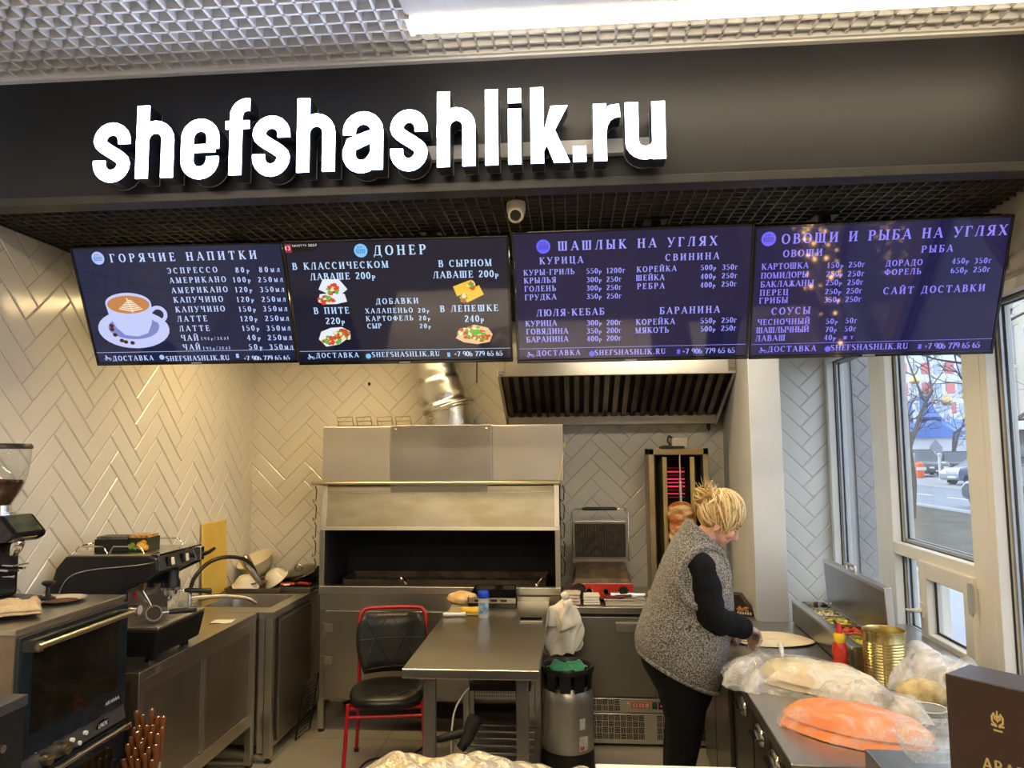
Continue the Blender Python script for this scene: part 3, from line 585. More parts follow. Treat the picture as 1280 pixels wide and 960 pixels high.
for k, (c, tilt, yaw, bg, fg, lab) in TVS.items():
    tv = bpy.data.objects.new('menu_screen', None); COL.objects.link(tv); tv.location = c; tv.rotation_euler = (R(tilt), 0, R(yaw)); tv.empty_display_size = .1
    tv['label'] = lab; tv['category'] = 'screen'; tv['group'] = 'menu screens under the fascia'
    w, h = .97, .56
    f = MB(); f.box(-w/2, .0, -h/2, w/2, .035, h/2); f.box(-.25, .035, -.2, .25, .065, .15)
    f.box(-w/2, -.018, -h/2, w/2, 0, -h/2+.016); f.box(-w/2, -.018, h/2-.010, w/2, 0, h/2); f.box(-w/2, -.018, -h/2, -w/2+.010, 0, h/2); f.box(w/2-.010, -.018, -h/2, w/2, 0, h/2)
    f.build('casing', BLACKG, tv, bev=.003)
    f = MB(); f.box(-w/2+.009, -.012, -h/2+.015, w/2-.009, -.002, h/2-.009); scr = f.build('screen', glow('screen_navy_%d' % k, bg), tv)
    MP = T(0, -.0125, 0) @ RX(90)
    b = MB()
    for it in MENU[k].split('|'):
        s_, x0, x1, yc, hh = it.rsplit(',', 4)
        write(b, s_, float(x0), float(x1), float(yc), float(hh), MP)
    b.box(-.475, -.0128, -.2165, .475, -.0125, -.2150)
    # little scooter and phone marks on the bottom line
    for (ix, iy) in ((-.427, -.242),):
        stroke(b, arcp(ix-.009, iy-.006, .005, .005, 0, 360, 10), .002, MP); stroke(b, arcp(ix+.011, iy-.006, .005, .005, 0, 360, 10), .002, MP)
        stroke(b, [(ix-.006, iy), (ix+.008, iy-.002)], .005, MP); stroke(b, [(ix-.008, iy+.012), (ix-.004, iy+.001)], .006, MP)
    b.build('menu_lettering', glow('menu_text_%d' % k, fg), scr)
    lx, ly = {1: (-.364, .227), 2: (-.148, .231), 3: (-.356, .217), 4: (-.427, .226)}[k]
    bdg = glow('badge_%d' % k, {1: (165, 190, 245), 2: (120, 190, 250), 3: (95, 95, 250), 4: (110, 100, 240)}[k])
    b = MB(); disc(b, lx, ly, .029, .029, .0004, MP); b.build('round_badge', bdg, scr)
    b = MB(); disc(b, -.164, -.243, .012, .012, .0004, MP); b.build('web_mark', bdg, scr)
    b = MB(); b.box(.193, -.0130, -.252, .206, -.0126, -.232); b.build('phone_mark', bdg, scr)
    b = MB()
    for i in range(3): stroke(b, [(lx-.012+.008*i, ly+.012), (lx-.010+.008*i, ly+.018)], .003, T(0, 0, .0006) @ RX(0) if False else MP @ T(0, 0, .0009))
    for yy, aa in ((.006, .018), (-.001, .021), (-.008, .018)):
        for i in range(5): stroke(b, [(lx-aa+i*aa*.42, ly+yy-.003), (lx-aa+i*aa*.42+aa*.25, ly+yy+.001)], .003, MP @ T(0, 0, .0009))
    b.build('badge_marks', glow('badge_ink', (30, 34, 70)), scr)
    if k == 1:
        MQ = MP @ T(0, 0, .0005)
        cupw, cups, cupd = glow('cup_white', (188, 196, 240)), glow('cup_shade', (120, 130, 190)), glow('cup_dark', (66, 70, 120))
        b = MB(); disc(b, -.270, -.105, .170, .092, 0, MQ); b.build('saucer_picture', cupw, scr)
        b = MB(); disc(b, -.270, -.098, .120, .055, .0004, MQ); disc(b, -.25, -.09, .105, .05, .0006, MQ); b.build('saucer_shade_picture', cups, scr)
        b = MB(); poly(b, [(-.378, .018), (-.372, -.04), (-.350, -.095), (-.315, -.132), (-.255, -.140), (-.205, -.125), (-.178, -.08), (-.163, -.02), (-.162, .016)], .001, MQ); disc(b, -.270, .017, .108, .050, .0011, MQ)
        stroke(b, arcp(-.138, -.036, .034, .032, -150, 150, 14), .017, MQ @ T(0, 0, .0009)); b.build('cup_picture', cupw, scr)
        b = MB(); disc(b, -.270, .012, .100, .042, .0014, MQ); b.build('coffee_picture', glow('coffee_brown', (190, 125, 70)), scr)
        b = MB()
        for i in range(6):
            tt = i/5; ww = .06*(1-tt*.75); stroke(b, [(-.258-ww, -.006+.035*tt), (-.262, -.018+.05*tt), (-.262+ww*.9, -.008+.036*tt)], .006, MQ @ T(0, 0, .0017))
        stroke(b, [(-.255, -.025), (-.272, .043)], .006, MQ @ T(0, 0, .0017)); b.build('latte_art_picture', glow('foam', (235, 215, 190)), scr)
        b = MB()
        for bx, by in ((-.371, -.086), (-.373, -.103), (-.364, -.13), (-.338, -.158), (-.32, -.165), (-.289, -.17)): disc(b, bx, by, .011, .009, .0016, MQ)
        b.build('coffee_beans_picture', glow('bean', (70, 30, 18)), scr)
    if k == 2:
        MQ = MP @ T(0, 0, .0005); rr = random.Random(3)
        bread, cheese, pita = glow('wrap_white', (222, 226, 240)), glow('wrap_yellow', (235, 190, 60)), glow('wrap_tan', (225, 190, 140))
        red, green, pale = glow('filling_red', (205, 70, 40)), glow('filling_green', (95, 175, 50)), glow('filling_pale', (240, 215, 180))
        def fill(cx, cy, rx, ry, n, z):
            for m_, q in ((red, .5), (green, .25), (pale, .25)):
                b = MB()
                for i in range(int(n*q)):
                    a = rr.uniform(0, 2*PI); d = math.sqrt(rr.random()); disc(b, cx+rx*d*math.cos(a), cy+ry*d*math.sin(a), rr.uniform(.006, .012), rr.uniform(.004, .009), z+rr.random()*.0006, MQ, 0, 360, 9)
                b.build('filling_picture', m_, scr)
        b = MB(); stroke(b, [(-.330, .055), (-.315, .085), (-.27, .085), (-.245, .05)], .05, MQ); poly(b, [(-.36, .01), (-.35, .045), (-.30, .05), (-.24, .045), (-.232, .01), (-.28, .0), (-.33, .0)], .0003, MQ); b.build('wrap_picture', bread, scr)
        fill(-.292, .068, .026, .022, 30, .001); fill(-.325, .02, .036, .016, 30, .001)
        b = MB(); stroke(b, [(.245, .045), (.315, .07)], .046, MQ); stroke(b, [(.285, .015), (.36, .05)], .046, MQ @ T(0, 0, .0003)); disc(b, .316, .07, .019, .024, .0006, MQ); b.build('wrap_picture', cheese, scr)
        fill(.316, .07, .012, .016, 14, .0012); fill(.283, .016, .012, .016, 14, .0012)
        b = MB(); poly(b, [(-.38, -.16), (-.365, -.125), (-.32, -.108), (-.27, -.105), (-.235, -.125), (-.235, -.15), (-.29, -.185), (-.35, -.195)], 0, MQ); b.build('wrap_picture', bread, scr)
        fill(-.325, -.165, .045, .018, 40, .001); fill(-.27, -.14, .036, .022, 40, .001)
        b = MB(); poly(b, [(.235, -.165), (.26, -.13), (.32, -.105), (.38, -.12), (.40, -.15), (.385, -.185), (.33, -.195), (.27, -.185)], 0, MQ); b.build('wrap_picture', pita, scr)
        fill(.31, -.14, .06, .026, 60, .001); fill(.345, -.16, .04, .018, 34, .001)
        b = MB(); poly(b, [(-.482, .266), (-.447, .266), (-.447, .230), (-.482, .230)], 0, MQ); b.build('corner_badge', glow('badge_red', (165, 30, 50)), scr)
        b = MB(); poly(b, [(-.447, .268), (-.32, .268), (-.35, .232), (-.447, .232)], 0, MQ); b.build('corner_strip', glow('strip_black', (8, 8, 10)), scr)
        b = MB(); write(b, '43', -.478, -.453, .249, .018, MQ @ T(0, 0, .0004), .16, .12, False); write(b, 'SMART', -.443, -.400, .259, .008, MQ @ T(0, 0, .0004), .16, .14, False); write(b, 'TV', -.395, -.38, .259, .008, MQ @ T(0, 0, .0004), .16, .14, False); write(b, 'DEXP', -.372, -.335, .259, .010, MQ @ T(0, 0, .0004), .16, .14, False)
        b.build('corner_lettering', glow('badge_white', (225, 225, 235)), scr)
    b = MB(); b.box(-.025, -.019, -h/2+.004, .025, -.0185, -h/2+.011); b.build('maker_badge', mat('badge_grey', (.35, .35, .36), .4), tv)
    # ceiling pole and wall plate
    f = MB(); Mi = (Matrix.Translation(c) @ Euler((R(tilt), 0, R(yaw))).to_matrix().to_4x4()).inverted()
    px_ = {1: .18, 2: .12, 3: .12, 4: -.15}[k]
    f.box(c[0]+px_-.02, c[1]+.07, c[2]-.05, c[0]+px_+.02, c[1]+.11, CZ+.02, Mi); f.box(c[0]+px_-.05, c[1]+.05, CZ-.008, c[0]+px_+.05, c[1]+.14, CZ, Mi); f.box(px_-.06, .06, -.12, px_+.06, .10, .12)
    f.build('ceiling_bracket', BLACKM, tv)

# ================================================================== left side of the kitchen
# ---- worktable with sliding doors
t = thing('worktable', 'stainless worktable with two sliding doors under the espresso machine', 'cabinet', (-2.155, 3.765, 0))
X0, X1, Y0, Y1 = -2.425, -1.885, 3.16, 4.37
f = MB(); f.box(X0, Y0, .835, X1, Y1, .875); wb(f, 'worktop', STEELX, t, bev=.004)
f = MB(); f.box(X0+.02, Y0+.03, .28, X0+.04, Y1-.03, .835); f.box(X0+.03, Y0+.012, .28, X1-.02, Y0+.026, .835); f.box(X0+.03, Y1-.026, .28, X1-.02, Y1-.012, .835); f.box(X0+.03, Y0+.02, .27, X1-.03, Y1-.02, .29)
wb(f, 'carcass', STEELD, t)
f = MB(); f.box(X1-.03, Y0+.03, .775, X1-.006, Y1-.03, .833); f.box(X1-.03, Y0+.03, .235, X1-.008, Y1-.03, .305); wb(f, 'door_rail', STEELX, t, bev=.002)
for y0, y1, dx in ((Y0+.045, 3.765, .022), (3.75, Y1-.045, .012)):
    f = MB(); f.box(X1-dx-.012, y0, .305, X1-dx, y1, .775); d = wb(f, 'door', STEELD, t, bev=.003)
    for ya, yb in (((y0, y0+.018) if y0 < 3.5 else (y1-.03, y1-.012)), ((3.745, 3.757) if y0 < 3.5 else (3.755, 3.772))):
        f = MB(); f.box(X1-dx, ya, .31, X1-dx+.008, yb, .77); wb(f, 'door_edge', STEEL, d)
for lx in (X0+.005, X1-.043):
    for ly in (Y0+.004, Y1-.044):
        f = MB(); f.box(lx, ly, .012, lx+.04, ly+.04, .835); wb(f, 'leg', STEEL, t, bev=.003)
        f = MB(); f.cyl((lx+.02, ly+.02, 0), .022, .014, 12); wb(f, 'foot', BLACK, t)
f = MB(); f.box(X1-.0005, 3.285, .842, X1+.001, 3.33, .856); wb(f, 'maker_plate', mat('engraved_plate', (.33, .31, .28), .4, .8), t)
# ---- sink cabinet
t = thing('sink_cabinet', 'stainless sink cabinet with a deep basin in the tiled corner', 'sink', (-2.1, 4.9, 0))
X0, X1, Y0, Y1 = -2.425, -1.79, 4.385, 5.46; bx0, bx1, by0, by1 = -2.30, -1.87, 4.52, 4.93
f = MB(); z0, z1 = .833, .875
f.box(X0, Y0, z0, X1, by0, z1); f.box(X0, by1, z0, X1, Y1, z1); f.box(X0, by0, z0, bx0, by1, z1); f.box(bx1, by0, z0, X1, by1, z1); wb(f, 'worktop', STEELX, t, bev=.003)
f = MB()
def bas(u, v):
    a = 2*PI*u; c, s = math.cos(a), math.sin(a); q = (abs(c)**6+abs(s)**6)**(-1/6)
    if v < .7: k, z = 1-.07*v/.7, .872-.24*v/.7
    else: k, z = .93*(1-(v-.7)/.3), .632-.006*(v-.7)
    return ((bx0+bx1)/2+(bx1-bx0)/2*q*c*k, (by0+by1)/2+(by1-by0)/2*q*s*k, z)
f.surf(bas, 40, 10, True); wb(f, 'basin', STEEL, t, smooth=50)
f = MB(); f.box(X0+.02, Y0+.02, .10, X1-.08, Y0+.03, .833); f.box(X1-.05, Y0+.115, .06, X1-.03, Y1-.03, .833); f.box(X0+.02, Y1-.03, .1, X1-.05, Y1-.02, .833); wb(f, 'carcass', STEEL, t)
f = MB(); f.box(X1-.028, Y0+.12, .09, X1-.008, 5.06, .815); d = wb(f, 'door', STEELD, t, bev=.004)
f = MB(); f.box(X1-.0075, Y0+.13, .803, X1+.004, 5.05, .815); wb(f, 'door_lip', STEEL, d)
for lx, ly in ((X0+.01, Y0+.005), (X1-.052, Y0+.005), (X0+.01, Y1-.06), (X1-.052, Y1-.06)):
    f = MB(); f.box(lx, ly, .03, lx+.045, ly+.045, .833); wb(f, 'leg', STEEL, t, bev=.003)
    f = MB(); f.lathe([(.022, 0), (.024, .008), (.012, .014), (.012, .035)], 14, c=(lx+.022, ly+.022, 0)); wb(f, 'foot', BLACK, t, smooth=40)
f = MB(); f.box(X1-.09, Y0+.004, .06, X1-.054, Y0+.03, .833); wb(f, 'corner_panel', STEELX, t)
# ---- pre-rinse tap
t = thing('rinse_tap', 'kitchen tap with a dark arched hose and a steel spray head over the sink', 'tap', (-2.36, 4.46, .875))
f = MB(); f.lathe([(.03, 0), (.03, .012), (.016, .02), (.016, .10), (0, .10)], 20, c=(-2.36, 4.46, .875)); wb(f, 'tap_base', CHROME, t, smooth=40)
f = MB(); f.tube(spline([(-2.36, 4.46, .95), (-2.33, 4.46, 1.06), (-2.27, 4.52, 1.145), (-2.20, 4.62, 1.165), (-2.13, 4.74, 1.13), (-2.10, 4.80, 1.06), (-2.09, 4.82, 1.0)], 8), .0125, 12); wb(f, 'hose', mat('dark_hose', (.035, .024, .018), .35, .3), t, smooth=60)
f = MB(); f.lathe([(.012, -.12), (.017, -.10), (.020, -.06), (.026, -.02), (.034, .04), (.035, .09), (.030, .10), (0, .10)], 20, T(-2.12, 4.80, 1.06) @ RY(-28) @ RX(14)); wb(f, 'spray_head', mat('satin_nickel', (.62, .56, .45), .25, 1), t, smooth=40)
f = MB(); f.tube(spline([(-2.36, 4.46, .935), (-2.32, 4.50, .935), (-2.2, 4.6, .925), (-2.08, 4.66, .90), (-2.03, 4.69, .865)], 6), [.014]*24+[.012], 12); wb(f, 'spout', STEELD, t, smooth=60)
# ---- yellow board against the left wall
b = MB(); b.box(-.008, 0, 0, .008, .335, .49); o = b.build('cutting_board', mat('yellow_cutting_board', (.72, .47, .08), .5, 0, .10, 5, col2=(.80, .56, .13)), loc=(-2.402, 4.71, .8755), rot=(0, R(-2.2), 0), bev=.006)
tag(o, 'tall yellow cutting board leaning upright against the tiled wall behind the tap', 'cutting board')
# ---- washing-up around the sink
TRAY = mat('baking_tray', (.16, .14, .12), .35, .9, .15)
def tray(name, label, loc, rz, lx, ly, hh=.03, m=TRAY, group=None):
    b = MB(); e = .012; w_ = .0015
    b.box(-lx/2, -ly/2, 0, lx/2, ly/2, .002)
    for s_ in (-1, 1):
        b.hexa([(-lx/2, s_*ly/2, 0), (lx/2, s_*ly/2, 0), (lx/2, s_*(ly/2-w_), .002), (-lx/2, s_*(ly/2-w_), .002), (-lx/2-e, s_*(ly/2+e), hh), (lx/2+e, s_*(ly/2+e), hh), (lx/2+e, s_*(ly/2+e-w_*2), hh), (-lx/2-e, s_*(ly/2+e-w_*2), hh)])
        b.hexa([(s_*lx/2, -ly/2, 0), (s_*lx/2, ly/2, 0), (s_*(lx/2-w_), ly/2, .002), (s_*(lx/2-w_), -ly/2, .002), (s_*(lx/2+e), -ly/2-e, hh), (s_*(lx/2+e), ly/2+e, hh), (s_*(lx/2+e-w_*2), ly/2+e, hh), (s_*(lx/2+e-w_*2), -ly/2-e, hh)])
    b.tube([(-lx/2-e, -ly/2-e, hh), (lx/2+e, -ly/2-e, hh), (lx/2+e, ly/2+e, hh), (-lx/2-e, ly/2+e, hh)], .0035, 8, closed=True)
    o = b.build(name, m, loc=loc, rot=(0, 0, R(rz))); tag(o, label, 'tray', group); return o
tray('baking_tray', 'dark baking tray holding white crockery behind the sink', (-2.18, 5.10, .8755), 2, .36, .28)
tray('baking_tray', 'dark shallow tray of red-handled tools beside the charcoal grill', (-1.90, 5.16, .8755), -2, .21, .28)
CERAM = mat('white_crockery', (.80, .74, .60), .28, 0, .03)
def bowl(name, label, loc, rot, r, h, m, cat='bowl', rim=.006, th=.004):
    b = MB(); b.lathe([(0, 0), (r*.45, 0), (r*.62, h*.12), (r*.85, h*.5), (r*.97, h*.92), (r+rim, h), (r+rim, h-th), (r*.97-th, h*.9), (r*.85-th, h*.5), (r*.6, h*.12+th), (0, th)], 36)
    o = b.build(name, m, loc=loc, rot=tuple(R(a) for a in rot), smooth=50); tag(o, label, cat); return o
bowl('mixing_bowl', 'large cream plastic mixing bowl tilted in the corner behind the sink', (-2.27, 5.31, .955), (20, -16, 0), .128, .12, mat('cream_plastic', (.74, .66, .44), .4, 0, .03))
bowl('soup_plate', 'white soup plate lying upside down on the baking tray', (-2.265, 5.06, .972), (180+10, 10, 0), .085, .075, CERAM, 'plate')
bowl('soup_plate', 'white bowl leaning upside down on the baking tray, nearest the grill', (-2.125, 5.14, .992), (180+22, -30, 0), .085, .075, CERAM, 'plate')
# dark wok, frying pan and glass lid
b = MB(); b.lathe([(0, 0), (.06, .002), (.105, .03), (.128, .065), (.132, .065), (.108, .027), (.06, -.003), (0, -.005)], 36)
t = thing('wok', 'black wok among the washing-up beside the charcoal grill', 'pan', (-2.0, 5.345, .883)); b.build('pan_body', SOOT, t, rot=(R(6), R(-8), 0), loc=(0, 0, .008), smooth=50)
b = MB(); b.tube([(.12, .02, .075), (.2, .05, .10), (.255, .06, .115)], [.010, .012, .011], 10); b.build('handle', BLACK, t, smooth=60)
t = thing('pan_lid', 'glass pan lid with a loop knob tilted on the black wok', 'lid', (-1.985, 5.33, .955))
b = MB(); b.lathe([(.118, 0), (.122, .004), (.118, .010), (.10, .018), (.05, .030), (0, .032), (0, .029), (.05, .027), (.1, .015), (.114, .005)], 40)
o = b.build('lid_dome', mat('smoked_lid_glass', (.10, .085, .06), .08, .4, .1, coat=.5), t, rot=(R(18), R(-12), 0), smooth=40)
b = MB(); b.lathe([(.116, -.002), (.125, -.002), (.125, .009), (.116, .009), (.116, -.002)], 40); b.build('lid_rim', CHROME, o, smooth=40)
b = MB(); b.tube(spline([(-.025, 0, .03), (-.024, 0, .05), (0, 0, .066), (.024, 0, .05), (.025, 0, .03)], 5), .006, 10); b.build('knob', CHROME, o, smooth=60)
t = thing('frying_pan', 'black frying pan stacked at the back corner next to the grill', 'pan', (-1.88, 5.30, .935))
b = MB(); b.lathe([(0, 0), (.09, 0), (.115, .03), (.118, .03), (.093, -.004), (0, -.004)], 32); o = b.build('pan_body', BLACKM, t, rot=(R(14), R(-10), 0), smooth=40)
b = MB(); b.tube([(.1, -.03, .02), (.13, -.16, .05)], .009, 8); b.build('handle', BLACK, o, smooth=60)
def tongs(name, label, loc, rz, m, L_=.17):
    t = thing(name, label, 'tool', loc, rz)
    b = MB(); b.tube([(0, 0, .012), (L_*.55, 0, .012)], [.011, .009], 10); b.build('handle', m, t, smooth=60)
    b = MB(); b.box(L_*.5, -.006, .009, L_, .006, .014); b.tube([(L_, 0, .012), (L_*1.2, .012, .01)], .004, 6); b.build('blade', CHROME, t)
RED = mat('red_handle', (.62, .035, .015), .4)
tongs('kitchen_knife', 'red-handled tool lying along the front of the shallow tray', (-2.02, 5.06, .905), 14, RED)
tongs('kitchen_knife', 'red-handled tool at the end of the shallow tray near the grill', (-1.83, 5.09, .905), 160, RED)
t = thing('scissors', 'steel kitchen scissors on the shallow tray', 'tool', (-1.93, 5.07, .906), 30)
b = MB(); b.tube(arcp3 := [(.02*math.cos(a)-.05, .013*math.sin(a)+.014, .012) for a in [2*PI*i/14 for i in range(14)]], .004, 6, closed=True); b.tube([(.02*math.cos(a)-.05, .013*math.sin(a)-.014, .014) for a in [2*PI*i/14 for i in range(14)]], .004, 6, closed=True); b.build('finger_ring', WHITE, t, smooth=60)
b = MB(); b.prism([(-.03, .012), (.08, -.004), (.08, 0), (-.02, .018)], .010, .012); b.prism([(-.03, -.012), (.08, .004), (.08, 0), (-.02, -.018)], .013, .015); b.build('blade', CHROME, t)
for i, (x, y, a) in enumerate(((-2.30, 5.0, 20), (-2.33, 5.06, 50))):
    t = thing('dish_brush', ('brown wooden spoon lying on the baking tray under the arched hose', 'second brown wooden spoon, behind, on the baking tray')[i], 'spoon', (x, y, .905), a)
    b = MB(); b.tube([(0, 0, 0), (.15, 0, .03)], [.005, .006], 8); b.build('handle', mat('dark_wood', (.16, .07, .03), .5), t, smooth=60)
    b = MB(); b.ell((.17, 0, .034), (.026, .017, .006), 14, 8); b.build('spoon_bowl', MAT['dark_wood'], t, smooth=80)
# black grate leaning between the sink and the grill
b = MB()
for i in range(13): b.tube([(0, .0, .03+i*.026), (0, .20, .03+i*.026)], .003, 6)
b.tube([(0, 0, 0), (0, 0, .36), (0, .2, .36), (0, .2, 0)], .005, 8, closed=True)
o = b.build('oven_rack', BLACKM, loc=(-1.775, 4.74, .008), rot=(0, R(9), R(-6))); tag(o, 'black wire rack leaning on the floor between sink cabinet and charcoal grill', 'rack')
# glasses and pot on the worktable
def tumbler(label, loc, r, h, milk=0):
    t = thing('drinking_glass', label, 'glass', loc)
    b = MB(); b.lathe([(0, 0), (r*.8, 0), (r, h), (r-.002, h), (r*.8-.002, .006), (0, .006)], 26); b.build('glass_body', GLASS, t, smooth=40)
    if milk: b = MB(); b.lathe([(0, .007), (r*.79, .007), (r*.79+(r*.2)*milk-.003, h*milk), (0, h*milk)], 24); b.build('milk', mat('milk', (.85, .80, .70), .4), t, smooth=40)
tumbler('tall glass with a little milk behind the coffee handle', (-2.06, 3.95, .8755), .036, .13, .16)
tumbler('empty tall glass left of the milky glass on the worktable', (-2.14, 3.93, .8755), .033, .14)
tumbler('empty glass at the back of the worktable next to the tap', (-2.22, 4.15, .8755), .035, .11)
b = MB(); b.lathe([(0, 0), (.04, 0), (.043, .07), (.047, .075), (.041, .072), (.038, .004), (0, .004)], 26)
t = thing('milk_pitcher', 'small steel milk pitcher between espresso machine and glasses', 'jug', (-2.19, 3.83, .8755)); b.build('pitcher_body', CHROME, t, smooth=40)
b = MB(); b.tube(spline([(.042, 0, .065), (.07, 0, .055), (.066, 0, .02), (.042, 0, .015)], 5), .004, 8); b.build('handle', CHROME, t, smooth=60)
b = MB(); b.surf(lambda u, v: (u*.12, v*.09, .002+.002*math.sin(u*7)+.001*math.sin(v*5)), 8, 6); o = b.build('napkin', mat('paper_napkin', (.82, .78, .66), .8), loc=(-2.03, 4.07, .8755), rot=(0, 0, R(12)), solid=.003, smooth=60); tag(o, 'folded white napkin on the worktable beside the sink', 'napkin')

# ---- oven stack
OX0, OX1, OY0, OY1 = -2.43, -1.88, 2.40, 3.02
NAVY = mat('blue_black_enamel', (.010, .016, .020), .22, 0, .15, coat=.4)
t = thing('convection_oven', 'convection oven with a dark glass drop door and steel bar handle', 'oven', (-2.15, 2.71, .735))
f = MB(); f.box(OX0, OY0+.01, .79, OX1, OY1, 1.215); f.box(OX0, OY0+.01, .738, OX1-.012, OY1, .79); wb(f, 'housing', mat('oven_side_steel', (.33, .25, .19), .35, .8, .1), t, bev=.003)
f = MB(); f.box(OX0, OY0, 1.215, OX1+.006, OY1+.004, 1.235); wb(f, 'top_plate', STEELX, t, bev=.003)
f = MB(); f.box(OX1, OY0+.012, .795, OX1+.022, OY1-.002, 1.208); d = wb(f, 'door', NAVY, t, bev=.004)
f = MB(); f.box(OX1+.0222, OY0+.07, .87, OX1+.0245, OY1-.065, 1.15); wb(f, 'door_glass', mat('brown_oven_glass', (.012, .010, .006), .06, 0, .3, coat=.6), d, bev=.002)
f = MB(); f.tube([(OX1+.055, OY0+.045, 1.168), (OX1+.055, OY1-.02, 1.168)], .011, 14); f.box(OX1+.02, OY0+.05, 1.15, OX1+.055, OY0+.075, 1.183); f.box(OX1+.02, OY1-.06, 1.15, OX1+.055, OY1-.035, 1.183); wb(f, 'door_handle', mat('satin_bar', (.66, .60, .47), .25, 1), d, smooth=40)
f = MB(); f.hexa([(OX1-.01, OY0+.015, .738), (OX1+.028, OY0+.015, .738), (OX1+.028, OY1, .738), (OX1-.01, OY1, .738), (OX1-.01, OY0+.015, .793), (OX1+.014, OY0+.015, .793), (OX1+.014, OY1, .793), (OX1-.01, OY1, .793)]); p_ = wb(f, 'control_panel', mat('dark_panel_steel', (.10, .10, .10), .35, .6, .06), t, bev=.003)
for y, r in ((2.545, .021), (2.64, .021)):
    f = MB(); f.cyl((0, 0, 0), r, .03, 22, T(OX1+.02, y, .763) @ RY(90)); f.box(-.003, -r*.9, .03, .003, r*.9, .034, T(OX1+.02, y, .763) @ RY(90)); wb(f, 'knob', mat('champagne_knob', (.55, .45, .30), .3, 1), p_, smooth=40)
for y, z in ((2.69, .772), (2.765, .770), (2.73, .746)):
    f = MB(); f.cyl((0, 0, 0), .008, .012, 14, T(OX1+.02, y, z) @ RY(90)); wb(f, 'button', WHITE, p_, smooth=40)
ML_ = T(OX1+.0225, 2.87, .765) @ RY(9) @ Matrix(((0, 0, 1, 0), (1, 0, 0, 0), (0, 1, 0, 0), (0, 0, 0, 1)))
f = MB(); disc(f, 0, 0, .042, .023, .003, ML_); wb(f, 'badge_rim', CHROME, p_)
f = MB(); disc(f, 0, 0, .039, .020, .0036, ML_); wb(f, 'badge', BLACKG, p_)
f = MB(); write(f, 'UNOX', -.029, .029, 0, .018, ML_ @ T(0, 0, .0042), .2, .14, False); wb(f, 'badge_lettering', WHITE, p_)
f = MB(); write(f, 'ARIANNA', -.045, .045, 0, .014, T(OX1+.0226, 2.93, .835) @ Matrix(((0, 0, 1, 0), (1, 0, 0, 0), (0, 1, 0, 0), (0, 0, 0, 1))), .2, .13, False); wb(f, 'door_lettering', WHITE, d)
t = thing('proofing_cabinet', 'dark glass proofing cabinet underneath the convection oven', 'oven', (-2.15, 2.71, 0))
f = MB(); f.box(OX0, OY0+.01, .10, OX1, OY1, .735); wb(f, 'housing', STEELD, t, bev=.003)
f = MB(); f.box(OX1, OY0+.012, .12, OX1+.022, OY1-.002, .725); d = wb(f, 'door', NAVY, t, bev=.004)
f = MB(); f.box(OX1+.0222, OY0+.07, .2, OX1+.0245, OY1-.07, .66); wb(f, 'door_glass', MAT['brown_oven_glass'], d)
f = MB(); f.tube([(OX1+.05, OY0+.045, .715), (OX1+.05, OY1-.01, .715)], .010, 12); f.box(OX1+.02, OY1-.035, .70, OX1+.055, OY1-.005, .728); f.box(OX1+.02, OY0+.045, .70, OX1+.055, OY0+.075, .728); wb(f, 'door_handle', CHROME, d, smooth=40)
for lx in (OX0+.05, OX1-.05):
    for ly in (OY0+.06, OY1-.05): f = MB(); f.cyl((lx, ly, 0), .02, .1, 12); wb(f, 'leg', BLACK, t)
# dark cabinet in the near left corner
t = thing('ice_maker', 'low black cabinet with a pale steel top in front of the ovens', 'cabinet', (-1.85, 1.75, 0))
f = MB(); f.box(-2.15, 1.45, .06, -1.555, 2.045, 1.115); wb(f, 'housing', mat('black_enamel', (.015, .014, .014), .3, 0, .1), t, bev=.004)
f = MB(); f.box(-2.16, 1.44, 1.115, -1.55, 2.05, 1.145); wb(f, 'top_plate', mat('dull_dark_top', (.16, .15, .15), .35, .8, .05), t, bev=.003)
f = MB(); f.cyl((0, 0, 0), .011, .014, 14, T(-1.556, 1.955, 1.03) @ RY(90)); wb(f, 'knob', CHROME, t, smooth=40)
f = MB(); [f.cyl((x, y, 0), .02, .06, 10) for x in (-2.1, -1.6) for y in (1.5, 2.0)]; wb(f, 'base', BLACK, t)

# ---- coffee grinder on the oven
t = thing('coffee_grinder', 'black coffee grinder with a clear bean hopper on top of the oven', 'grinder', (-2.275, 2.80, 1.2355), -12)
f = MB(); f.lathe([(.001, .635), (.094, .632), (.1, .622), (.1, .612), (.0, .612)], 36); f.build('hopper_lid', BLACK, t, smooth=40)
f = MB(); f.lathe([(.096, .612), (.094, .56), (.086, .50), (.070, .45), (.045, .405), (.034, .385), (.032, .387), (.043, .408), (.068, .452), (.084, .502), (.092, .56), (.094, .612)], 36); f.build('hopper', GLASS, t, smooth=60)
f = MB(); rr = random.Random(5)
f.lathe([(.030, .388), (.043, .411), (.066, .456), (.074, .478), (.05, .488), (0, .492)], 30)
for i in range(120):
    a = rr.uniform(0, 2*PI); q = .072*math.sqrt(rr.random()); f.ell((q*math.cos(a), q*math.sin(a), .486-q*.08+rr.uniform(-.003, .004)), (.006, .004, .0035), 8, 5, None)
o = f.build('coffee_beans', mat('roast_beans', (.05, .018, .008), .4, 0, .4, 60), t, smooth=50); o['kind'] = 'stuff'
f = MB(); f.lathe([(.0, .36), (.034, .36), (.034, .388), (0, .388)], 24); f.lathe([(0, .352), (.052, .352), (.052, .362), (0, .362)], 28); f.tube([(.0, -.052, .357), (.0, -.085, .36)], .005, 8); f.build('hopper_collar', CHROME, t, smooth=40)
f = MB(); prof = [(-.12, .27), (-.12, .352), (.085, .352), (.16, .285), (.155, .265), (.12, .25), (-.09, .24)]
f.prism(prof, -.075, .075, RX(90)); f.build('motor_housing', BLACKG, t, bev=.012, segs=3)
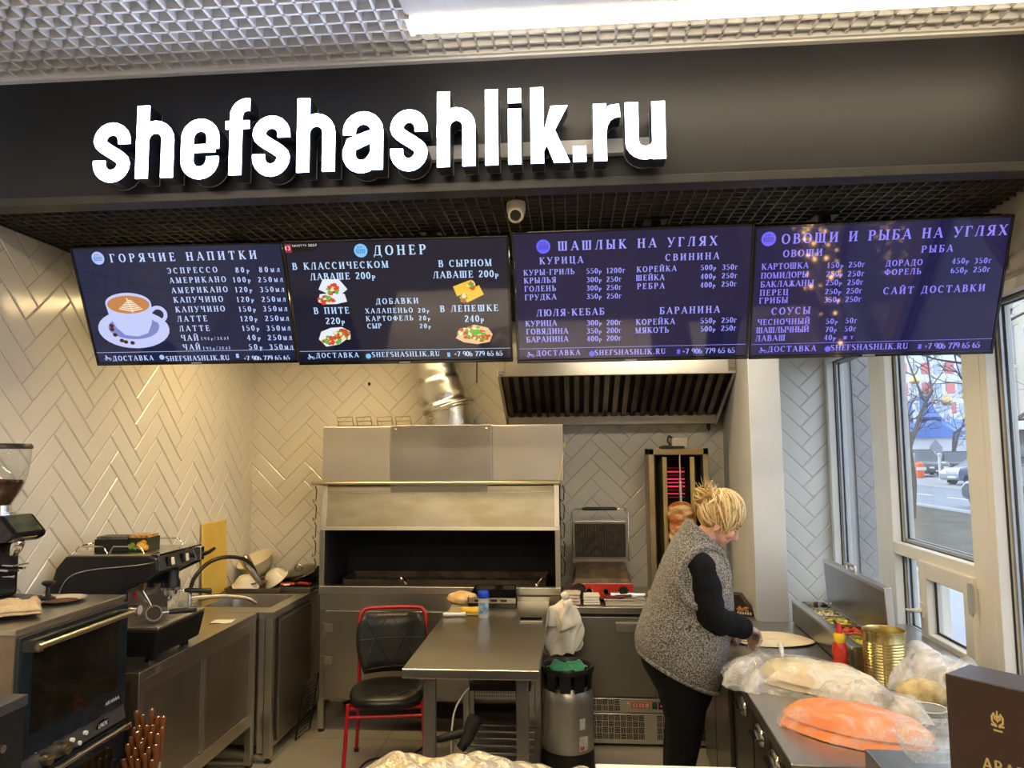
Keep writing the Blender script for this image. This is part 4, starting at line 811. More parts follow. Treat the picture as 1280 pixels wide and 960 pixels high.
f = MB(); f.box(-.055, -.002, 0, .055, .002, .09, T(.1225, 0, .319) @ RZ(90) @ RX(-48) @ T(0, -.001, -.045)); f.build('display_panel', mat('dim_display', (.035, .04, .03), .15, 0, .8, 12, col2=(.10, .11, .08)), t)
f = MB(); f.prism([(-.09, .03), (-.09, .25), (.05, .25), (.05, .03)], -.055, .055, RX(90)); f.build('grinder_column', mat('polished_black', (.03, .03, .032), .15, .5), t, bev=.015, segs=3)
f = MB(); f.lathe([(.018, -.03), (.024, 0), (.024, .025), (.018, .035)], 20, T(.09, 0, .225) @ RY(28)); f.build('spout', CHROME, t, smooth=40)
f = MB(); f.box(.04, -.04, .135, .10, -.028, .145); f.box(.04, .028, .135, .10, .04, .145); f.box(.04, -.035, .155, .12, .035, .162); f.tube([(.05, -.03, .115), (.13, -.035, .118)], .005, 8); f.build('filter_fork', CHROME, t, bev=.002)
f = MB(); f.box(-.11, -.085, 0, .15, .085, .03); f.build('base', BLACK, t, bev=.01, segs=3)
f = MB(); f.tube([(.06, -.02, .14), (.145, -.03, .142)], .0035, 8); f.build('lever', BLACK, t)
# tamper, saucer, moulded cup carrier
t = thing('coffee_tamper', 'black coffee tamper standing next to the grinder', 'tamper', (-2.12, 2.885, 1.2355))
f = MB(); f.lathe([(0, 0), (.028, 0), (.028, .012), (.01, .02), (.009, .055), (.024, .066), (.026, .072), (.02, .078), (0, .078)], 22); f.build('tamper_body', BLACK, t, smooth=50)
t = thing('glass_saucer', 'round glass saucer dusted with ground coffee on the oven top', 'saucer', (-2.05, 2.865, 1.2355))
f = MB(); f.lathe([(0, .002), (.06, .002), (.088, .014), (.092, .014), (.064, -.0), (0, 0)], 36); f.build('saucer_body', mat('saucer_glass', (.55, .50, .40), .1, 0, .03), t, smooth=50)
f = MB(); f.lathe([(0, .006), (.04, .006), (.062, .0045)], 24); o = f.build('ground_coffee', mat('coffee_grounds', (.11, .045, .02), .9, 0, .4, 80), t); o['kind'] = 'stuff'
t = thing('cup_carrier', 'beige moulded pulp cup carrier on the front edge of the oven top', 'carrier', (-2.06, 2.60, 1.236), 38)
def carrier(u, v):
    x, y = (u-.5)*.20, (v-.5)*.20; h = .032
    for cx in (-.05, .05):
        for cy in (-.05, .05):
            d = math.hypot(x-cx, y-cy); h -= .026*max(0, 1-(d/.042)**4)
    e = max(abs(x), abs(y)); e2 = math.hypot(x, y)
    if e > .085: h -= (e-.085)*1.5
    h += .014*max(0, 1-(e2/.03)**2)
    return (x*(1-.16*max(0, math.cos(4*math.atan2(y, x)) if e > .06 else 0)), y*(1-.16*max(0, math.cos(4*math.atan2(y, x)) if e > .06 else 0)), h+.006)
PULP = mat('paper_pulp', (.56, .42, .25), .9, 0, .08, 30, bump=.3, bscale=180)
for i, z in enumerate((0, .012)):
    f = MB(); f.surf(carrier, 28, 28); f.build('carrier_tray', PULP, t, loc=(0, 0, z), solid=.003, smooth=60)

# ---- espresso machine
t = thing('espresso_machine', 'black espresso machine with a chrome side curve and warming rack on the worktable', 'espresso machine', (-2.14, 3.48, .875))
MY = Matrix(((1,0,0,0), (0,0,-1,0), (0,1,0,0), (0,0,0,1)))      # prism drawn in X-Z, pushed along -Y
def sidep(y0, y1, poly_, name, m, par, **k):
    f = MB(); f.prism(poly_, -y1, -y0, MY); return wb(f, name, m, par, **k)
body = [(-2.40, .93), (-2.40, 1.20), (-2.335, 1.345), (-1.93, 1.345), (-1.90, 1.285), (-2.05, 1.215), (-2.06, .93)]
sidep(3.30, 3.68, body, 'machine_body', BLACK, t, bev=.008)
side = [(-2.405, .94), (-2.405, 1.19), (-2.375, 1.30), (-2.33, 1.355), (-1.93, 1.358), (-1.895, 1.345), (-1.888, 1.29), (-1.90, 1.275), (-2.06, 1.20), (-2.075, 1.10), (-2.075, .94)]
for y0 in (3.275, 3.678):
    s_ = sidep(y0, y0+.025, side, 'side_panel', BLACK, t, bev=.006)
    yy = y0-.003 if y0 < 3.5 else y0+.028
    f = MB(); f.tube(spline([(-2.36, yy, 1.10), (-2.345, yy, 1.20), (-2.30, yy, 1.265), (-2.20, yy, 1.295), (-2.0, yy, 1.315), (-1.90, yy, 1.33)], 6), .004, 8); wb(f, 'chrome_strip', CHROME, s_)
f = MB(); f.box(-2.33, 3.30, 1.345, -1.91, 3.68, 1.36); wb(f, 'warming_tray', STEELX, t, bev=.004)
f = MB(); f.hexa([(-1.925, 3.30, 1.30), (-1.89, 3.30, 1.285), (-1.89, 3.69, 1.285), (-1.925, 3.69, 1.30), (-1.935, 3.30, 1.362), (-1.903, 3.30, 1.362), (-1.903, 3.69, 1.362), (-1.935, 3.69, 1.362)]); p_ = wb(f, 'control_fascia', BLACKG, t, bev=.004)
f = MB(); f.box(-1.935, 3.30, 1.352, -1.895, 3.69, 1.366); wb(f, 'fascia_trim', CHROME, p_, bev=.003)
for y in (3.40, 3.53):
    f = MB(); f.box(-1.897, y-.03, 1.297, -1.886, y+.03, 1.342); wb(f, 'switch_plate', BLACK, p_, bev=.004)
    f = MB(); f.hexa([(-1.884, y-.012, 1.303), (-1.878, y-.012, 1.303), (-1.878, y+.012, 1.303), (-1.884, y+.012, 1.303), (-1.89, y-.012, 1.337), (-1.884, y-.012, 1.337), (-1.884, y+.012, 1.337), (-1.89, y+.012, 1.337)]); wb(f, 'switch', mat('ivory_switch', (.74, .68, .52), .4), p_, bev=.002)
f = MB(); f.box(-1.905, 3.655, 1.285, -1.878, 3.69, 1.355); wb(f, 'steam_housing', CHROME, t, bev=.004)
f = MB(); f.tube([(-1.885, 3.672, 1.31), (-1.845, 3.675, 1.325), (-1.815, 3.675, 1.345)], [.012, .010, .007], 10); wb(f, 'steam_lever', BLACK, t, smooth=60)
f = MB(); f.prism([(-2.055, 3.32), (-2.055, 3.66), (-2.05, 3.66), (-2.05, 3.32)], 1.02, 1.20); p_ = wb(f, 'back_plate', mat('mirror_plate', (.42, .40, .38), .2, 1, .05), t)
MPt = Matrix(((0, 0, 1, -2.049), (1, 0, 0, 0), (0, 1, 0, 0), (0, 0, 0, 1)))
f = MB()
for a in range(0, 360, 72): disc(f, 3.375+.012*math.cos(R(a)), 1.165+.010*math.sin(R(a)), .008, .006, .0005, MPt, 0, 360, 10)
wb(f, 'red_emblem', mat('emblem_red', (.6, .02, .02), .4), p_)
f = MB(); f.cyl((0, 0, 0), .026, .02, 24, T(-2.05, 3.385, 1.095) @ RY(90)); wb(f, 'gauge', CHROME, p_, smooth=40)
f = MB(); disc(f, 3.385, 1.095, .021, .021, .0205, MPt); wb(f, 'gauge_face', WHITE, p_)
f = MB(); f.lathe([(0, 0), (.044, 0), (.044, .03), (.036, .05), (.036, .09), (0, .09)], 26, c=(-1.985, 3.57, 1.165)); f.box(-2.05, 3.54, 1.19, -1.99, 3.60, 1.24); wb(f, 'group_head', BLACK, t, smooth=40)
f = MB(); f.lathe([(.036, 0), (.047, 0), (.047, .012), (.036, .012)], 28, c=(-1.985, 3.57, 1.158)); wb(f, 'group_ring', CHROME, t, smooth=40)
f = MB(); f.tube([(-2.02, 3.62, 1.19), (-2.01, 3.625, 1.16), (-2.0, 3.625, 1.13), (-1.985, 3.62, 1.12)], .008, 10); wb(f, 'water_spout', CHROME, t, smooth=60)
def portafilter(label, M, name='portafilter'):
    q = thing(name, label, 'coffee handle'); q.matrix_world = M
    f = MB(); f.lathe([(.0, 0), (.024, 0), (.032, .012), (.034, .030), (.037, .034), (.037, .038), (.030, .038), (.029, .014), (0, .012)], 28); f.build('filter_basket', CHROME, q, smooth=40)
    f = MB(); f.lathe([(0, .030), (.029, .031)], 24); f.build('coffee_puck', mat('wet_coffee', (.03, .012, .008), .7), q)
    f = MB(); f.tube([(.034, 0, .025), (.07, 0, .022)], [.007, .006], 10); f.build('neck', CHROME, q, smooth=60)
    f = MB(); f.tube([(.065, 0, .022), (.085, 0, .02), (.15, 0, .014), (.185, 0, .010), (.19, 0, .010)], [.009, .0125, .013, .0155, .010], 14); f.build('handle', BLACK, q, smooth=60)
    f = MB(); f.tube([(0, 0, .002), (0, 0, -.018), (-.012, 0, -.03)], .008, 8); f.build('spout', CHROME, q, smooth=60)
portafilter('black-handled portafilter locked in the machine, its handle reaching over the glasses', T(-1.985, 3.57, 1.126) @ RZ(22))
portafilter('black-handled portafilter lying on the drip grate with its basket facing out', T(-1.965, 3.385, 1.075) @ RZ(38) @ RX(72))
f = MB(); f.tube(spline([(-2.0, 3.345, 1.20), (-1.985, 3.35, 1.17), (-1.965, 3.365, 1.12), (-1.955, 3.375, 1.075)], 6), .006, 10); f.box(-2.02, 3.335, 1.195, -1.985, 3.36, 1.225); wb(f, 'steam_wand', mat('warm_chrome', (.75, .66, .48), .2, 1), t, smooth=40)
f = MB(); f.hexa([(-2.07, 3.285, .905), (-1.895, 3.285, .905), (-1.895, 3.695, .905), (-2.07, 3.695, .905), (-2.075, 3.275, 1.028), (-1.872, 3.275, 1.028), (-1.872, 3.705, 1.028), (-2.075, 3.705, 1.028)]); wb(f, 'drip_tray', mat('deep_black_plastic', (.006, .006, .006), .5, 0, .2, spec=.25), t, bev=.01, segs=3)
f = MB(); f.box(-2.07, 3.275, 1.028, -1.872, 3.705, 1.042); g_ = wb(f, 'drip_grate', STEELX, t, bev=.004)
f = MB(); [f.box(-2.05, 3.30+i*.022, 1.0422, -1.90, 3.304+i*.022, 1.0428) for i in range(18)]; wb(f, 'grate_slots', BLACKM, g_)
f = MB(); f.box(-2.40, 3.30, .91, -2.06, 3.68, .945); wb(f, 'base', BLACK, t, bev=.01)
for x in (-2.35, -1.945):
    for y in (3.34, 3.64): f = MB(); f.lathe([(.022, 0), (.02, .02), (.016, .07)], 16, c=(x, y, .8755)); wb(f, 'foot', BLACKG, t, smooth=40)
f = MB()
for y in (3.32, 3.66):
    f.tube([(-2.32, y, 1.362), (-2.30, y, 1.395), (-2.18, y, 1.395), (-2.16, y, 1.362)], .0035, 8); f.tube([(-2.15, y, 1.362), (-2.13, y, 1.395), (-2.0, y, 1.395), (-1.98, y, 1.362)], .0035, 8)
f.tube([(-2.33, 3.32, 1.36), (-2.31, 3.34, 1.395), (-2.31, 3.64, 1.395), (-2.33, 3.66, 1.36)], .0035, 8)
wb(f, 'cup_rail', CHROME, t, smooth=60)
def carton(label, loc, rz, lx, ly, lz, m, m2, deco=None):
    q = thing('tea_box', label, 'box', loc, rz)
    f = MB(); f.box(-lx/2, -ly/2, 0, lx/2, ly/2, lz); b_ = f.build('carton', m, q, bev=.0015)
    f = MB(); f.box(-lx/2+.006, -ly/2+.006, lz, lx/2-.006, ly/2-.006, lz+.012); f.build('tea_sachets', m2, q)
    if deco: deco(q)
carton('open black tea box on the espresso machine, left of the fruit tea box', (-2.18, 3.42, 1.361), 4, .15, .11, .062, BLACK, mat('dark_sachets', (.10, .09, .08), .6, 0, .5, 90))
def fruit(q):
    for nm, m_, spots in (('mint_print', mat('mint_green', (.18, .36, .04), .5), [(-.035, .022, .012), (-.025, .034, .012), (-.012, .018, .010), (-.045, .03, .01)]), ('orange_print', mat('orange_print', (.85, .33, .02), .5), [(.018, .03, .024), (.035, .022, .02), (.03, .045, .014)]), ('lemon_print', mat('lemon_print', (.9, .62, .1), .5), [(.02, .03, .015), (.037, .024, .011)])):
        b = MB()
        for i, (x, z, r) in enumerate(spots): disc(b, x, z, r, r*.8, .0006+.0003*i+(.001 if 'lemon' in nm else 0), T(0, -.055, 0) @ RX(90))
        b.build(nm, m_, q)
carton('open tea box printed with oranges and mint on the espresso machine', (-2.06, 3.45, 1.361), 2, .10, .11, .066, mat('tea_green', (.02, .03, .012), .4), mat('orange_sachets', (.55, .30, .08), .6, 0, .6, 80), fruit)

# ---- skewers in a steel bucket between the oven and the worktable
t = thing('steel_bucket', 'steel bucket full of wooden-handled skewers between ovens and worktable', 'bucket', (-1.772, 3.09, 0))
f = MB(); f.lathe([(0, .004), (.064, .004), (.080, .46), (.083, .46), (.067, 0), (0, 0)], 28); f.build('bucket_body', STEEL, t, smooth=40)
WOODH = mat('varnished_wood_handle', (.09, .028, .008), .25, 0, .5, 7, col2=(.22, .075, .02), coat=.4)
first = None; rr = random.Random(8); n_ = 0
for row in range(5):
    for c_ in range(5):
        n_ += 1
        a = rr.uniform(0, 2*PI); br = .028*math.sqrt(rr.random())
        base = Vector((-1.772+br*math.cos(a), 3.11+br*math.sin(a), .02))
        tip = Vector((-1.832+.030*c_+rr.uniform(-.006, .006), 2.985+.019*row+rr.uniform(-.005, .005), .60+.036*row+rr.uniform(-.015, .015)))
        d_ = (tip-base); L_ = .58
        base = tip-d_.normalized()*L_
        if base.z < .015: base.z = .015
        if first is None:
            first = q = thing('skewer', '', 'skewer')
            f = MB(); f.box(-.005, -.001, 0, .005, .001, L_-.13); f.build('blade', CHROME, q)
            f = MB(); f.lathe([(0, L_-.14), (.008, L_-.14), (.0115, L_-.11), (.009, L_-.07), (.012, L_-.03), (.013, L_-.012), (.010, L_-.002), (0, L_)], 14); f.build('handle', WOODH, q, smooth=60)
            f = MB(); f.lathe([(0, L_+.0015), (.005, L_+.001), (.006, L_-.001)], 12); f.build('end_cap', CHROME, q, smooth=60)
        else: q = copy_tree(first)
        q.rotation_mode = 'QUATERNION'; q.rotation_quaternion = d_.to_track_quat('Z', 'Y'); q.location = base
        q['group'] = 'wooden-handled skewers in the bucket'; q['label'] = 'metal skewer with a varnished brown wooden handle standing in the steel bucket'

# ================================================================== centre: charcoal grill, hood, table
GX0, GX1, GY0, GY1 = -1.69, -.085, 4.90, 5.47
GST = mat('heat_stained_steel', (.42, .39, .31), .36, 1, .10, 4, (1, 1, 3), rvar=.07, col2=(.36, .31, .21))
GBOX = mat('matte_pale_steel', (.54, .51, .47), .45, .9, .04, 3, rvar=.04)
t = thing('charcoal_grill', 'large stainless charcoal grill with an open firebox and tall steel canopy', 'grill', (-.89, 5.18, 0))
f = MB(); f.box(GX0, GY0+.02, .20, GX1, GY1, .885); wb(f, 'cabinet', STEELD, t, bev=.003)
f = MB(); f.box(GX0-.005, GY0-.005, .885, GX1+.005, GY0+.05, .938); f.box(GX0, GY0+.01, .78, GX1, GY0+.022, .885); wb(f, 'front_ledge', STEEL, t, bev=.004)
for i, (a, b_) in enumerate(((GX0+.04, -1.07), (-1.06, -.42), (-.41, GX1-.02))):
    f = MB(); f.box(a, GY0+.005, .215, b_, GY0+.02, .775); d = wb(f, 'door', STEELD, t, bev=.003)
    if i == 0:
        for z in (.43, .64): f = MB(); f.cyl((a-.004, GY0, z-.035), .007, .09, 10); f.box(a, GY0, z, a+.05, GY0+.006, z+.05); wb(f, 'hinge', STEEL, d)
for x in (GX0, GX1-.04):
    for y in (GY0+.0, GY1-.045): f = MB(); f.box(x, y, .02, x+.04, y+.04, .20); wb(f, 'leg', STEEL, t); f = MB(); f.cyl((x+.02, y+.02, 0), .02, .022, 12); wb(f, 'foot', BLACK, t)
# firebox
f = MB(); f.box(GX0, GY1-.04, .885, GX1, GY1, 1.62); f.box(GX0+.01, GY1-.055, .90, GX1-.01, GY1-.04, 1.5); f.box(GX0+.015, GY0+.05, .9, GX0+.03, GY1-.05, 1.5); f.box(GX1-.03, GY0+.05, .9, GX1-.015, GY1-.05, 1.5); f.box(GX0+.02, GY0+.05, .885, GX1-.02, GY1-.05, .90); f.box(GX0+.02, GY0+.1, 1.5, GX1-.02, GY1-.04, 1.51)
wb(f, 'firebox_lining', SOOT, t)
f = MB(); f.box(GX0+.10, GY0+.16, .90, GX1-.09, GY0+.17, .955); f.box(GX0+.10, GY1-.11, .90, GX1-.09, GY1-.10, .965); f.box(GX0+.10, GY0+.16, .90, GX0+.11, GY1-.1, .96); f.box(GX1-.10, GY0+.16, .90, GX1-.09, GY1-.1, .96); wb(f, 'coal_trough', mat('burnt_steel', (.09, .062, .035), .55, .7, .4, 8), t)
f = MB(); rr = random.Random(2)
def coal(u, v): return (GX0+.11+u*(GX1-GX0-.21), GY0+.17+v*.29, .920+rr.uniform(-.012, .012))
f.surf(coal, 60, 14); o = wb(f, 'ash_bed', mat('ash', (.05, .042, .034), .95, 0, .5, 40), t, smooth=30); o['kind'] = 'stuff'
for x, s_ in ((-1.13, 1), (-.22, -1)): f = MB(); f.tube([(x-.01*s_, GY0+.06, .985), (x+.02*s_, GY0+.02, .955)], .010, 8); f.ell((x+.02*s_ if s_ < 0 else x-.01, GY0+.02, .948 if s_ < 0 else .985), (.012, .012, .012), 10, 6); wb(f, 'damper_pin', CHROME, t, smooth=60)
for x in (GX0-.005, GX1-.03): f = MB(); f.box(x, GY0, .93, x+.035, GY0+.04, 1.33); f.box(x+.008, GY0+.04, .885, x+.018, GY1, 1.62); wb(f, 'side_post', STEEL, t, bev=.003)
# canopy: leaning steel apron with frame and rail
YB, YT, ZB, ZT = GY0-.005, GY0+.035, 1.305, 1.605
def slab(f, x0, x1, v0, v1, d0, d1):
    a = (YT-YB)/(ZT-ZB); p = lambda v, d: (YB+a*v*(ZT-ZB)+d, ZB+v*(ZT-ZB))
    (ya, za), (yb, zb), (yc, zc), (yd, zd) = p(v0, d0), p(v0, d1), p(v1, d1), p(v1, d0)
    f.hexa([(x0, ya, za), (x1, ya, za), (x1, yb, zb), (x0, yb, zb), (x0, yd, zd), (x1, yd, zd), (x1, yc, zc), (x0, yc, zc)])
f = MB(); slab(f, GX0+.03, GX1-.03, .04, .97, .012, .02); a_ = wb(f, 'canopy_apron', GST, t)
f = MB(); slab(f, GX0, GX1, 0, .075, -.004, .03); slab(f, GX0, GX0+.035, .075, 1, -.004, .03); slab(f, GX1-.035, GX1, .075, 1, -.004, .03); slab(f, GX0+.035, GX1-.035, .82, .845, .004, .016); wb(f, 'apron_frame', STEELX, a_, bev=.002)
f = MB(); f.box(-1.22, YT-.006, 1.555, -.56, YT+.012, 1.60); f.box(-1.22, YT-.010, 1.597, -.56, YT+.005, 1.603); wb(f, 'apron_plate', STEELD, a_)
f = MB(); f.tube([(-1.755, GY0-.01, 1.617), (-.075, GY0-.01, 1.617)], .012, 12); f.box(-1.755, GY0-.02, 1.608, -.075, GY0+.02, 1.614); wb(f, 'top_rail', mat('brass_toned_rail', (.62, .55, .38), .28, 1, .05), t, smooth=40)
# upper box
f = MB(); f.box(GX0-.0, GY0+.03, 1.62, GX1+.03, GY1, 2.002); u_ = wb(f, 'smoke_box', GBOX, t, bev=.004)
f = MB(); f.box(-1.215, GY0+.016, 1.63, -.535, GY0+.03, 2.004); p_ = wb(f, 'access_plate', STEELB, u_, bev=.002)
for x in (-1.185, -.565): f = MB(); f.ell((x, GY0+.015, 1.975), (.010, .006, .010), 12, 8); wb(f, 'screw', mat('brass_screw', (.7, .58, .35), .3, 1), p_, smooth=60)
for a, b_ in ((GX0, -1.225), (-.525, GX1+.03)): f = MB(); f.box(a, GY0+.024, 1.632, b_, GY0+.03, 1.995); wb(f, 'side_plate', GBOX, u_, bev=.002)
f = MB(); f.box(GX1+.03, GY0+.06, 1.85, GX1+.05, GY0+.09, 1.88); f.tube([(GX1+.035, GY0+.01, 1.82), (GX1+.0, GY0-.01, 1.63)], .004, 8); wb(f, 'latch_wire', mat('yellow_wire', (.7, .58, .25), .5), t)
# chains of hooks at both sides
def chain(label, x, y, z0, z1):
    q = thing('hook_chain', label, 'hook', (x, y, z0))
    f = MB(); n = 5; L_ = (z1-z0)/n
    for i in range(n):
        zz = z0+i*L_; f.tube([(x, y, zz+L_), (x+.012, y-.004, zz+L_*.8), (x+.006, y, zz+L_*.2), (x-.008, y-.004, zz+.01), (x-.012, y, zz+.03)], .0035, 6)
    wb(f, 'hook', BLACKM, q, smooth=60)
chain('row of dark hooks hanging at the canopy end beside the sink', -1.725, 4.885, 1.0, 1.60)
chain('row of dark hooks hanging at the canopy end beside the contact grill', -.062, 4.885, 1.0, 1.60)
# flexible duct
t = thing('exhaust_duct', 'crinkled foil exhaust duct rising from the charcoal grill top', 'duct', (-.86, 5.22, 2.0025))
path = [Vector(p) for p in ((-.865, 5.22, 2.003), (-.87, 5.22, 2.06), (-.885, 5.22, 2.14), (-.93, 5.22, 2.28), (-.965, 5.22, 2.42), (-1.0, 5.22, 2.6), (-1.03, 5.22, 2.80))]
cl = spline(path, 10); rr = random.Random(4); rad = []
for i, p in enumerate(cl):
    r = .165+rr.uniform(-.0012, .0012)
    if p.z < 2.12: r = .160
    if 2.20 < p.z < 2.34: r += .006
    if abs(p.z-2.15) < .025: r += .014
    rad.append(r)
f = MB(); f.tube(cl, rad, 40)
for v in f.v:
    k = math.sin(v.x*61+v.z*83)*math.sin(v.y*57-v.z*47); v.x += k*.002; v.y += k*.002
FOIL = mat('crinkled_foil', (.72, .69, .62), .30, 1, .06, 8, bump=.22, bscale=26, rvar=.08)
wb(f, 'foil_hose', FOIL, t, smooth=50)
f = MB(); f.tube([cl[0], cl[8]], .171, 40); f.tube([(-.865+.172*math.cos(a), 5.22+.172*math.sin(a), 2.145+.06*math.cos(a)) for a in [2*PI*i/36 for i in range(36)]], .010, 8, closed=True); wb(f, 'clamp_collar', FOIL, t, smooth=50)
# wire grill baskets on top of the grill
first = None
for i, (x, y, a) in enumerate(((-1.57, 5.08, 3), (-1.43, 5.07, -4), (-1.29, 5.08, 2), (-1.155, 5.08, -2))):
    lab = ('wire grill basket on the smoke box, farthest from the foil duct', 'wire grill basket on the smoke box, second from the far end', 'wire grill basket on the smoke box, third towards the duct', 'wire grill basket on the smoke box, next to the foil duct')[i]
    if first is None:
        q = first = thing('grill_basket', lab, 'grill basket', (x, y, 2.004), a, 'wire grill baskets on the smoke box')
        f = MB(); f.tube([(-.06, -.03, .006), (.055, -.03, .006), (.055, .28, .006), (-.06, .28, .006)], .004, 6, closed=True)
        for k in range(9): f.tube([(-.06, k*.031, .006), (.055, k*.031, .006)], .0018, 5)
        f.build('basket_grid', mat('burnt_wire', (.20, .13, .06), .5, .7, .2), q)
        f = MB(); f.tube([(-.052, -.035, .008), (-.058, -.05, .062), (.046, -.05, .068), (.052, -.035, .012)], .0042, 7); f.tube([(-.055, -.045, .035), (.05, -.045, .038)], .003, 6); f.build('handle', mat('bronzed_wire', (.38, .28, .14), .4, .8, .1), q, smooth=60)
    else: copy_tree(first, (x, y, 2.004), a, lab)

# ---- extraction hood
t = thing('extractor_hood', 'stainless extractor hood with dark baffle filters above the doner grill', 'hood', (.30, 5.1, 2.0))
hx0, hx1 = -.475, 1.055; yf, yb = 4.77, 5.485
f = MB(); f.hexa([(hx0, yf-.008, 2.31), (hx1, yf-.008, 2.31), (hx1, yf+.02, 2.31), (hx0, yf+.02, 2.31), (hx0, yf, 2.425), (hx1, yf, 2.425), (hx1, yf+.03, 2.425), (hx0, yf+.03, 2.425)]); f.box(hx0, yf, 2.425, hx1, yb, 2.44); wb(f, 'front_lip', STEELX, t, bev=.003)
for x in (hx0, hx1-.02): f = MB(); f.prism([(yf, 2.31), (yf, 2.43), (yb, 2.43), (yb, 2.015), (yb-.04, 2.015)], x, x+.02, Matrix(((0,0,1,0), (1,0,0,0), (0,1,0,0), (0,0,0,1)))); wb(f, 'end_panel', STEEL, t)
f = MB(); f.box(hx0+.02, yb-.12, 2.012, hx1-.02, yb, 2.08); f.box(hx0+.02, yb-.01, 2.08, hx1-.02, yb, 2.43); wb(f, 'grease_channel', STEELD, t, bev=.003)
f = MB(); rr = random.Random(3); ang = math.atan2(.22, yb-.12-yf-.03); n = 22
y0_, z0_, y1_, z1_ = yf+.03, 2.335, yb-.12, 2.07
f.hexa([(hx0+.02, y0_, z0_+.03), (hx1-.02, y0_, z0_+.03), (hx1-.02, y1_, z1_+.03), (hx0+.02, y1_, z1_+.03), (hx0+.02, y0_, z0_+.04), (hx1-.02, y0_, z0_+.04), (hx1-.02, y1_, z1_+.04), (hx0+.02, y1_, z1_+.04)])
b_ = wb(f, 'filter_back', SOOT, t)
FILT = mat('greasy_filter_steel', (.17, .145, .11), .33, .95, .35, 5, rvar=.1)
w_ = (hx1-hx0-.05)/n
for k in range(3):
    f = MB()
    for i in range(k*n//3, (k+1)*n//3):
        x = hx0+.03+i*w_
        f.hexa([(x, y0_, z0_), (x+w_*.50, y0_, z0_), (x+w_*.50, y1_, z1_), (x, y1_, z1_), (x-.004, y0_, z0_+.03), (x+w_*.3, y0_, z0_+.03), (x+w_*.3, y1_, z1_+.03), (x-.004, y1_, z1_+.03)])
        if i % 3 == 1: f.prism([(x+w_*.1, y1_-.02), (x+w_*.55, y1_-.02), (x+w_*.32, y1_-.12)], z1_-.002, z1_+.03)
    wb(f, 'baffle_filter', FILT, t)
for x in (hx0+.004, hx1-.05):
    f = MB(); f.box(x, yf-.014, 2.325, x+.046, yf-.008, 2.43); [f.ell((x+dx, yf-.016, 2.345), (.007, .005, .007), 10, 6) for dx in (.012, .034)]; wb(f, 'mounting_bracket', STEELD, t)
f = MB(); f.cyl((.985, yb-.10, 1.975), .014, .04, 14); f.cyl((.985, yb-.10, 1.96), .008, .02, 10); wb(f, 'drain_cock', BLACKM, t)
# black cable hanging behind the screens
f = MB(); f.tube([(-.69, 5.40, 2.80), (-.69, 5.40, 2.5), (-.692, 5.40, 2.33)], .005, 8); o = f.build('hanging_cable', BLACK, smooth=60); tag(o, 'short black cable hanging against the tiles between duct and hood', 'cable')
f = MB(); f.ell((-1.53, 5.488, 2.345), (.012, .008, .014), 10, 6); o = f.build('wall_plug', BLACK, smooth=60); tag(o, 'small dark plug stuck in the tiles high above the charcoal grill', 'plug')

# ---- steel work table in front of the grill
t = thing('steel_table', 'long narrow stainless table running from the grill to the counter', 'table', (-.45, 4.09, 0), 0)
tx0, tx1, ty0, ty1 = -.768, -.155, 3.335, 4.86
f = MB(); f.box(tx0, ty0, .818, tx1, ty1, .86); top = wb(f, 'tabletop', STEELX, t, bev=.003)
f = MB(); f.box(tx0, ty1-.012, .86, tx1, ty1, .885); wb(f, 'upstand', STEEL, top)
for i, (lx, ly) in enumerate(((-.69, 3.43), (-.265, 3.43), (-.69, 4.78), (-.265, 4.78))):
    f = MB(); f.box(lx, ly, .0, lx+.055, ly+.04, .818); wb(f, 'leg', STEELB, t, bev=.003)
f = MB()
for i in range(6): f.box(-.66, 4.17+i*.105, .115, -.24, 4.17+i*.105+.075, .14)
f.box(-.70, 4.13, .10, -.655, 4.80, .115); f.box(-.25, 4.13, .10, -.20, 4.80, .115); wb(f, 'slatted_shelf', STEELB, t, bev=.002)
f = MB(); f.box(-.66, 4.785, .27, -.25, 4.797, .345); r_ = wb(f, 'perforated_rail', STEELB, t)
f = MB()
for i in range(26):
    for k in range(3): f.cyl((0, 0, 0), .004, .002, 8, T(-.645+i*.0152, 4.785, .285+k*.022) @ RX(90))
wb(f, 'rail_holes', SOOT, r_)
f = MB(); [f.box(x, 4.75, 0, x+.035, 4.785, .42) for x in (-.70, -.285)]; wb(f, 'shelf_post', STEELB, t)
f = MB(); f.box(-.64, 4.60, .372, -.27, 4.84, .42); o = f.build('drip_box', BLACKM, bev=.004); tag(o, 'flat black metal box wedged under the steel table near the grill', 'box')
o.location.z = 0
f = MB(); f.box(-.645, 4.74, .345, -.26, 4.80, .372); wb(f, 'box_support', STEELB, t)
# things on the table
t = thing('bread_loaf', 'round golden bread loaf at the grill end of the steel table', 'bread', (-.70, 4.70, .861))
f = MB(); rr = random.Random(6); f.ell((0, 0, .045), (.095, .075, .042), 26, 16, None, lambda d: 1+.06*math.sin(d.x*6+2)*math.sin(d.y*5)+.03*math.sin(d.z*9+d.x*4)); f.build('crust', mat('bread_crust', (.62, .36, .13), .7, 0, .25, 14, col2=(.78, .60, .34), bump=.3, bscale=40), t, smooth=80)
f = MB(); f.box(-.66, 4.42, .861, -.77+.02, 4.62, .872); o = f.build('wooden_board', mat('pale_board', (.36, .27, .15), .6, 0, .1, 4, (1, 8, 1)), bev=.003); tag(o, 'small wooden board on the steel table below the bread loaf', 'board')
t = thing('knife', 'white-handled knife lying across the edge of the steel table', 'knife', (-.762, 4.36, .864), 8)
f = MB(); f.tube([(0, 0, .012), (.02, 0, .012), (.10, 0, .011), (.13, 0, .012), (.135, 0, .012)], [.008, .013, .011, .014, .009], 12); f.build('handle', WHITE, t, smooth=60)
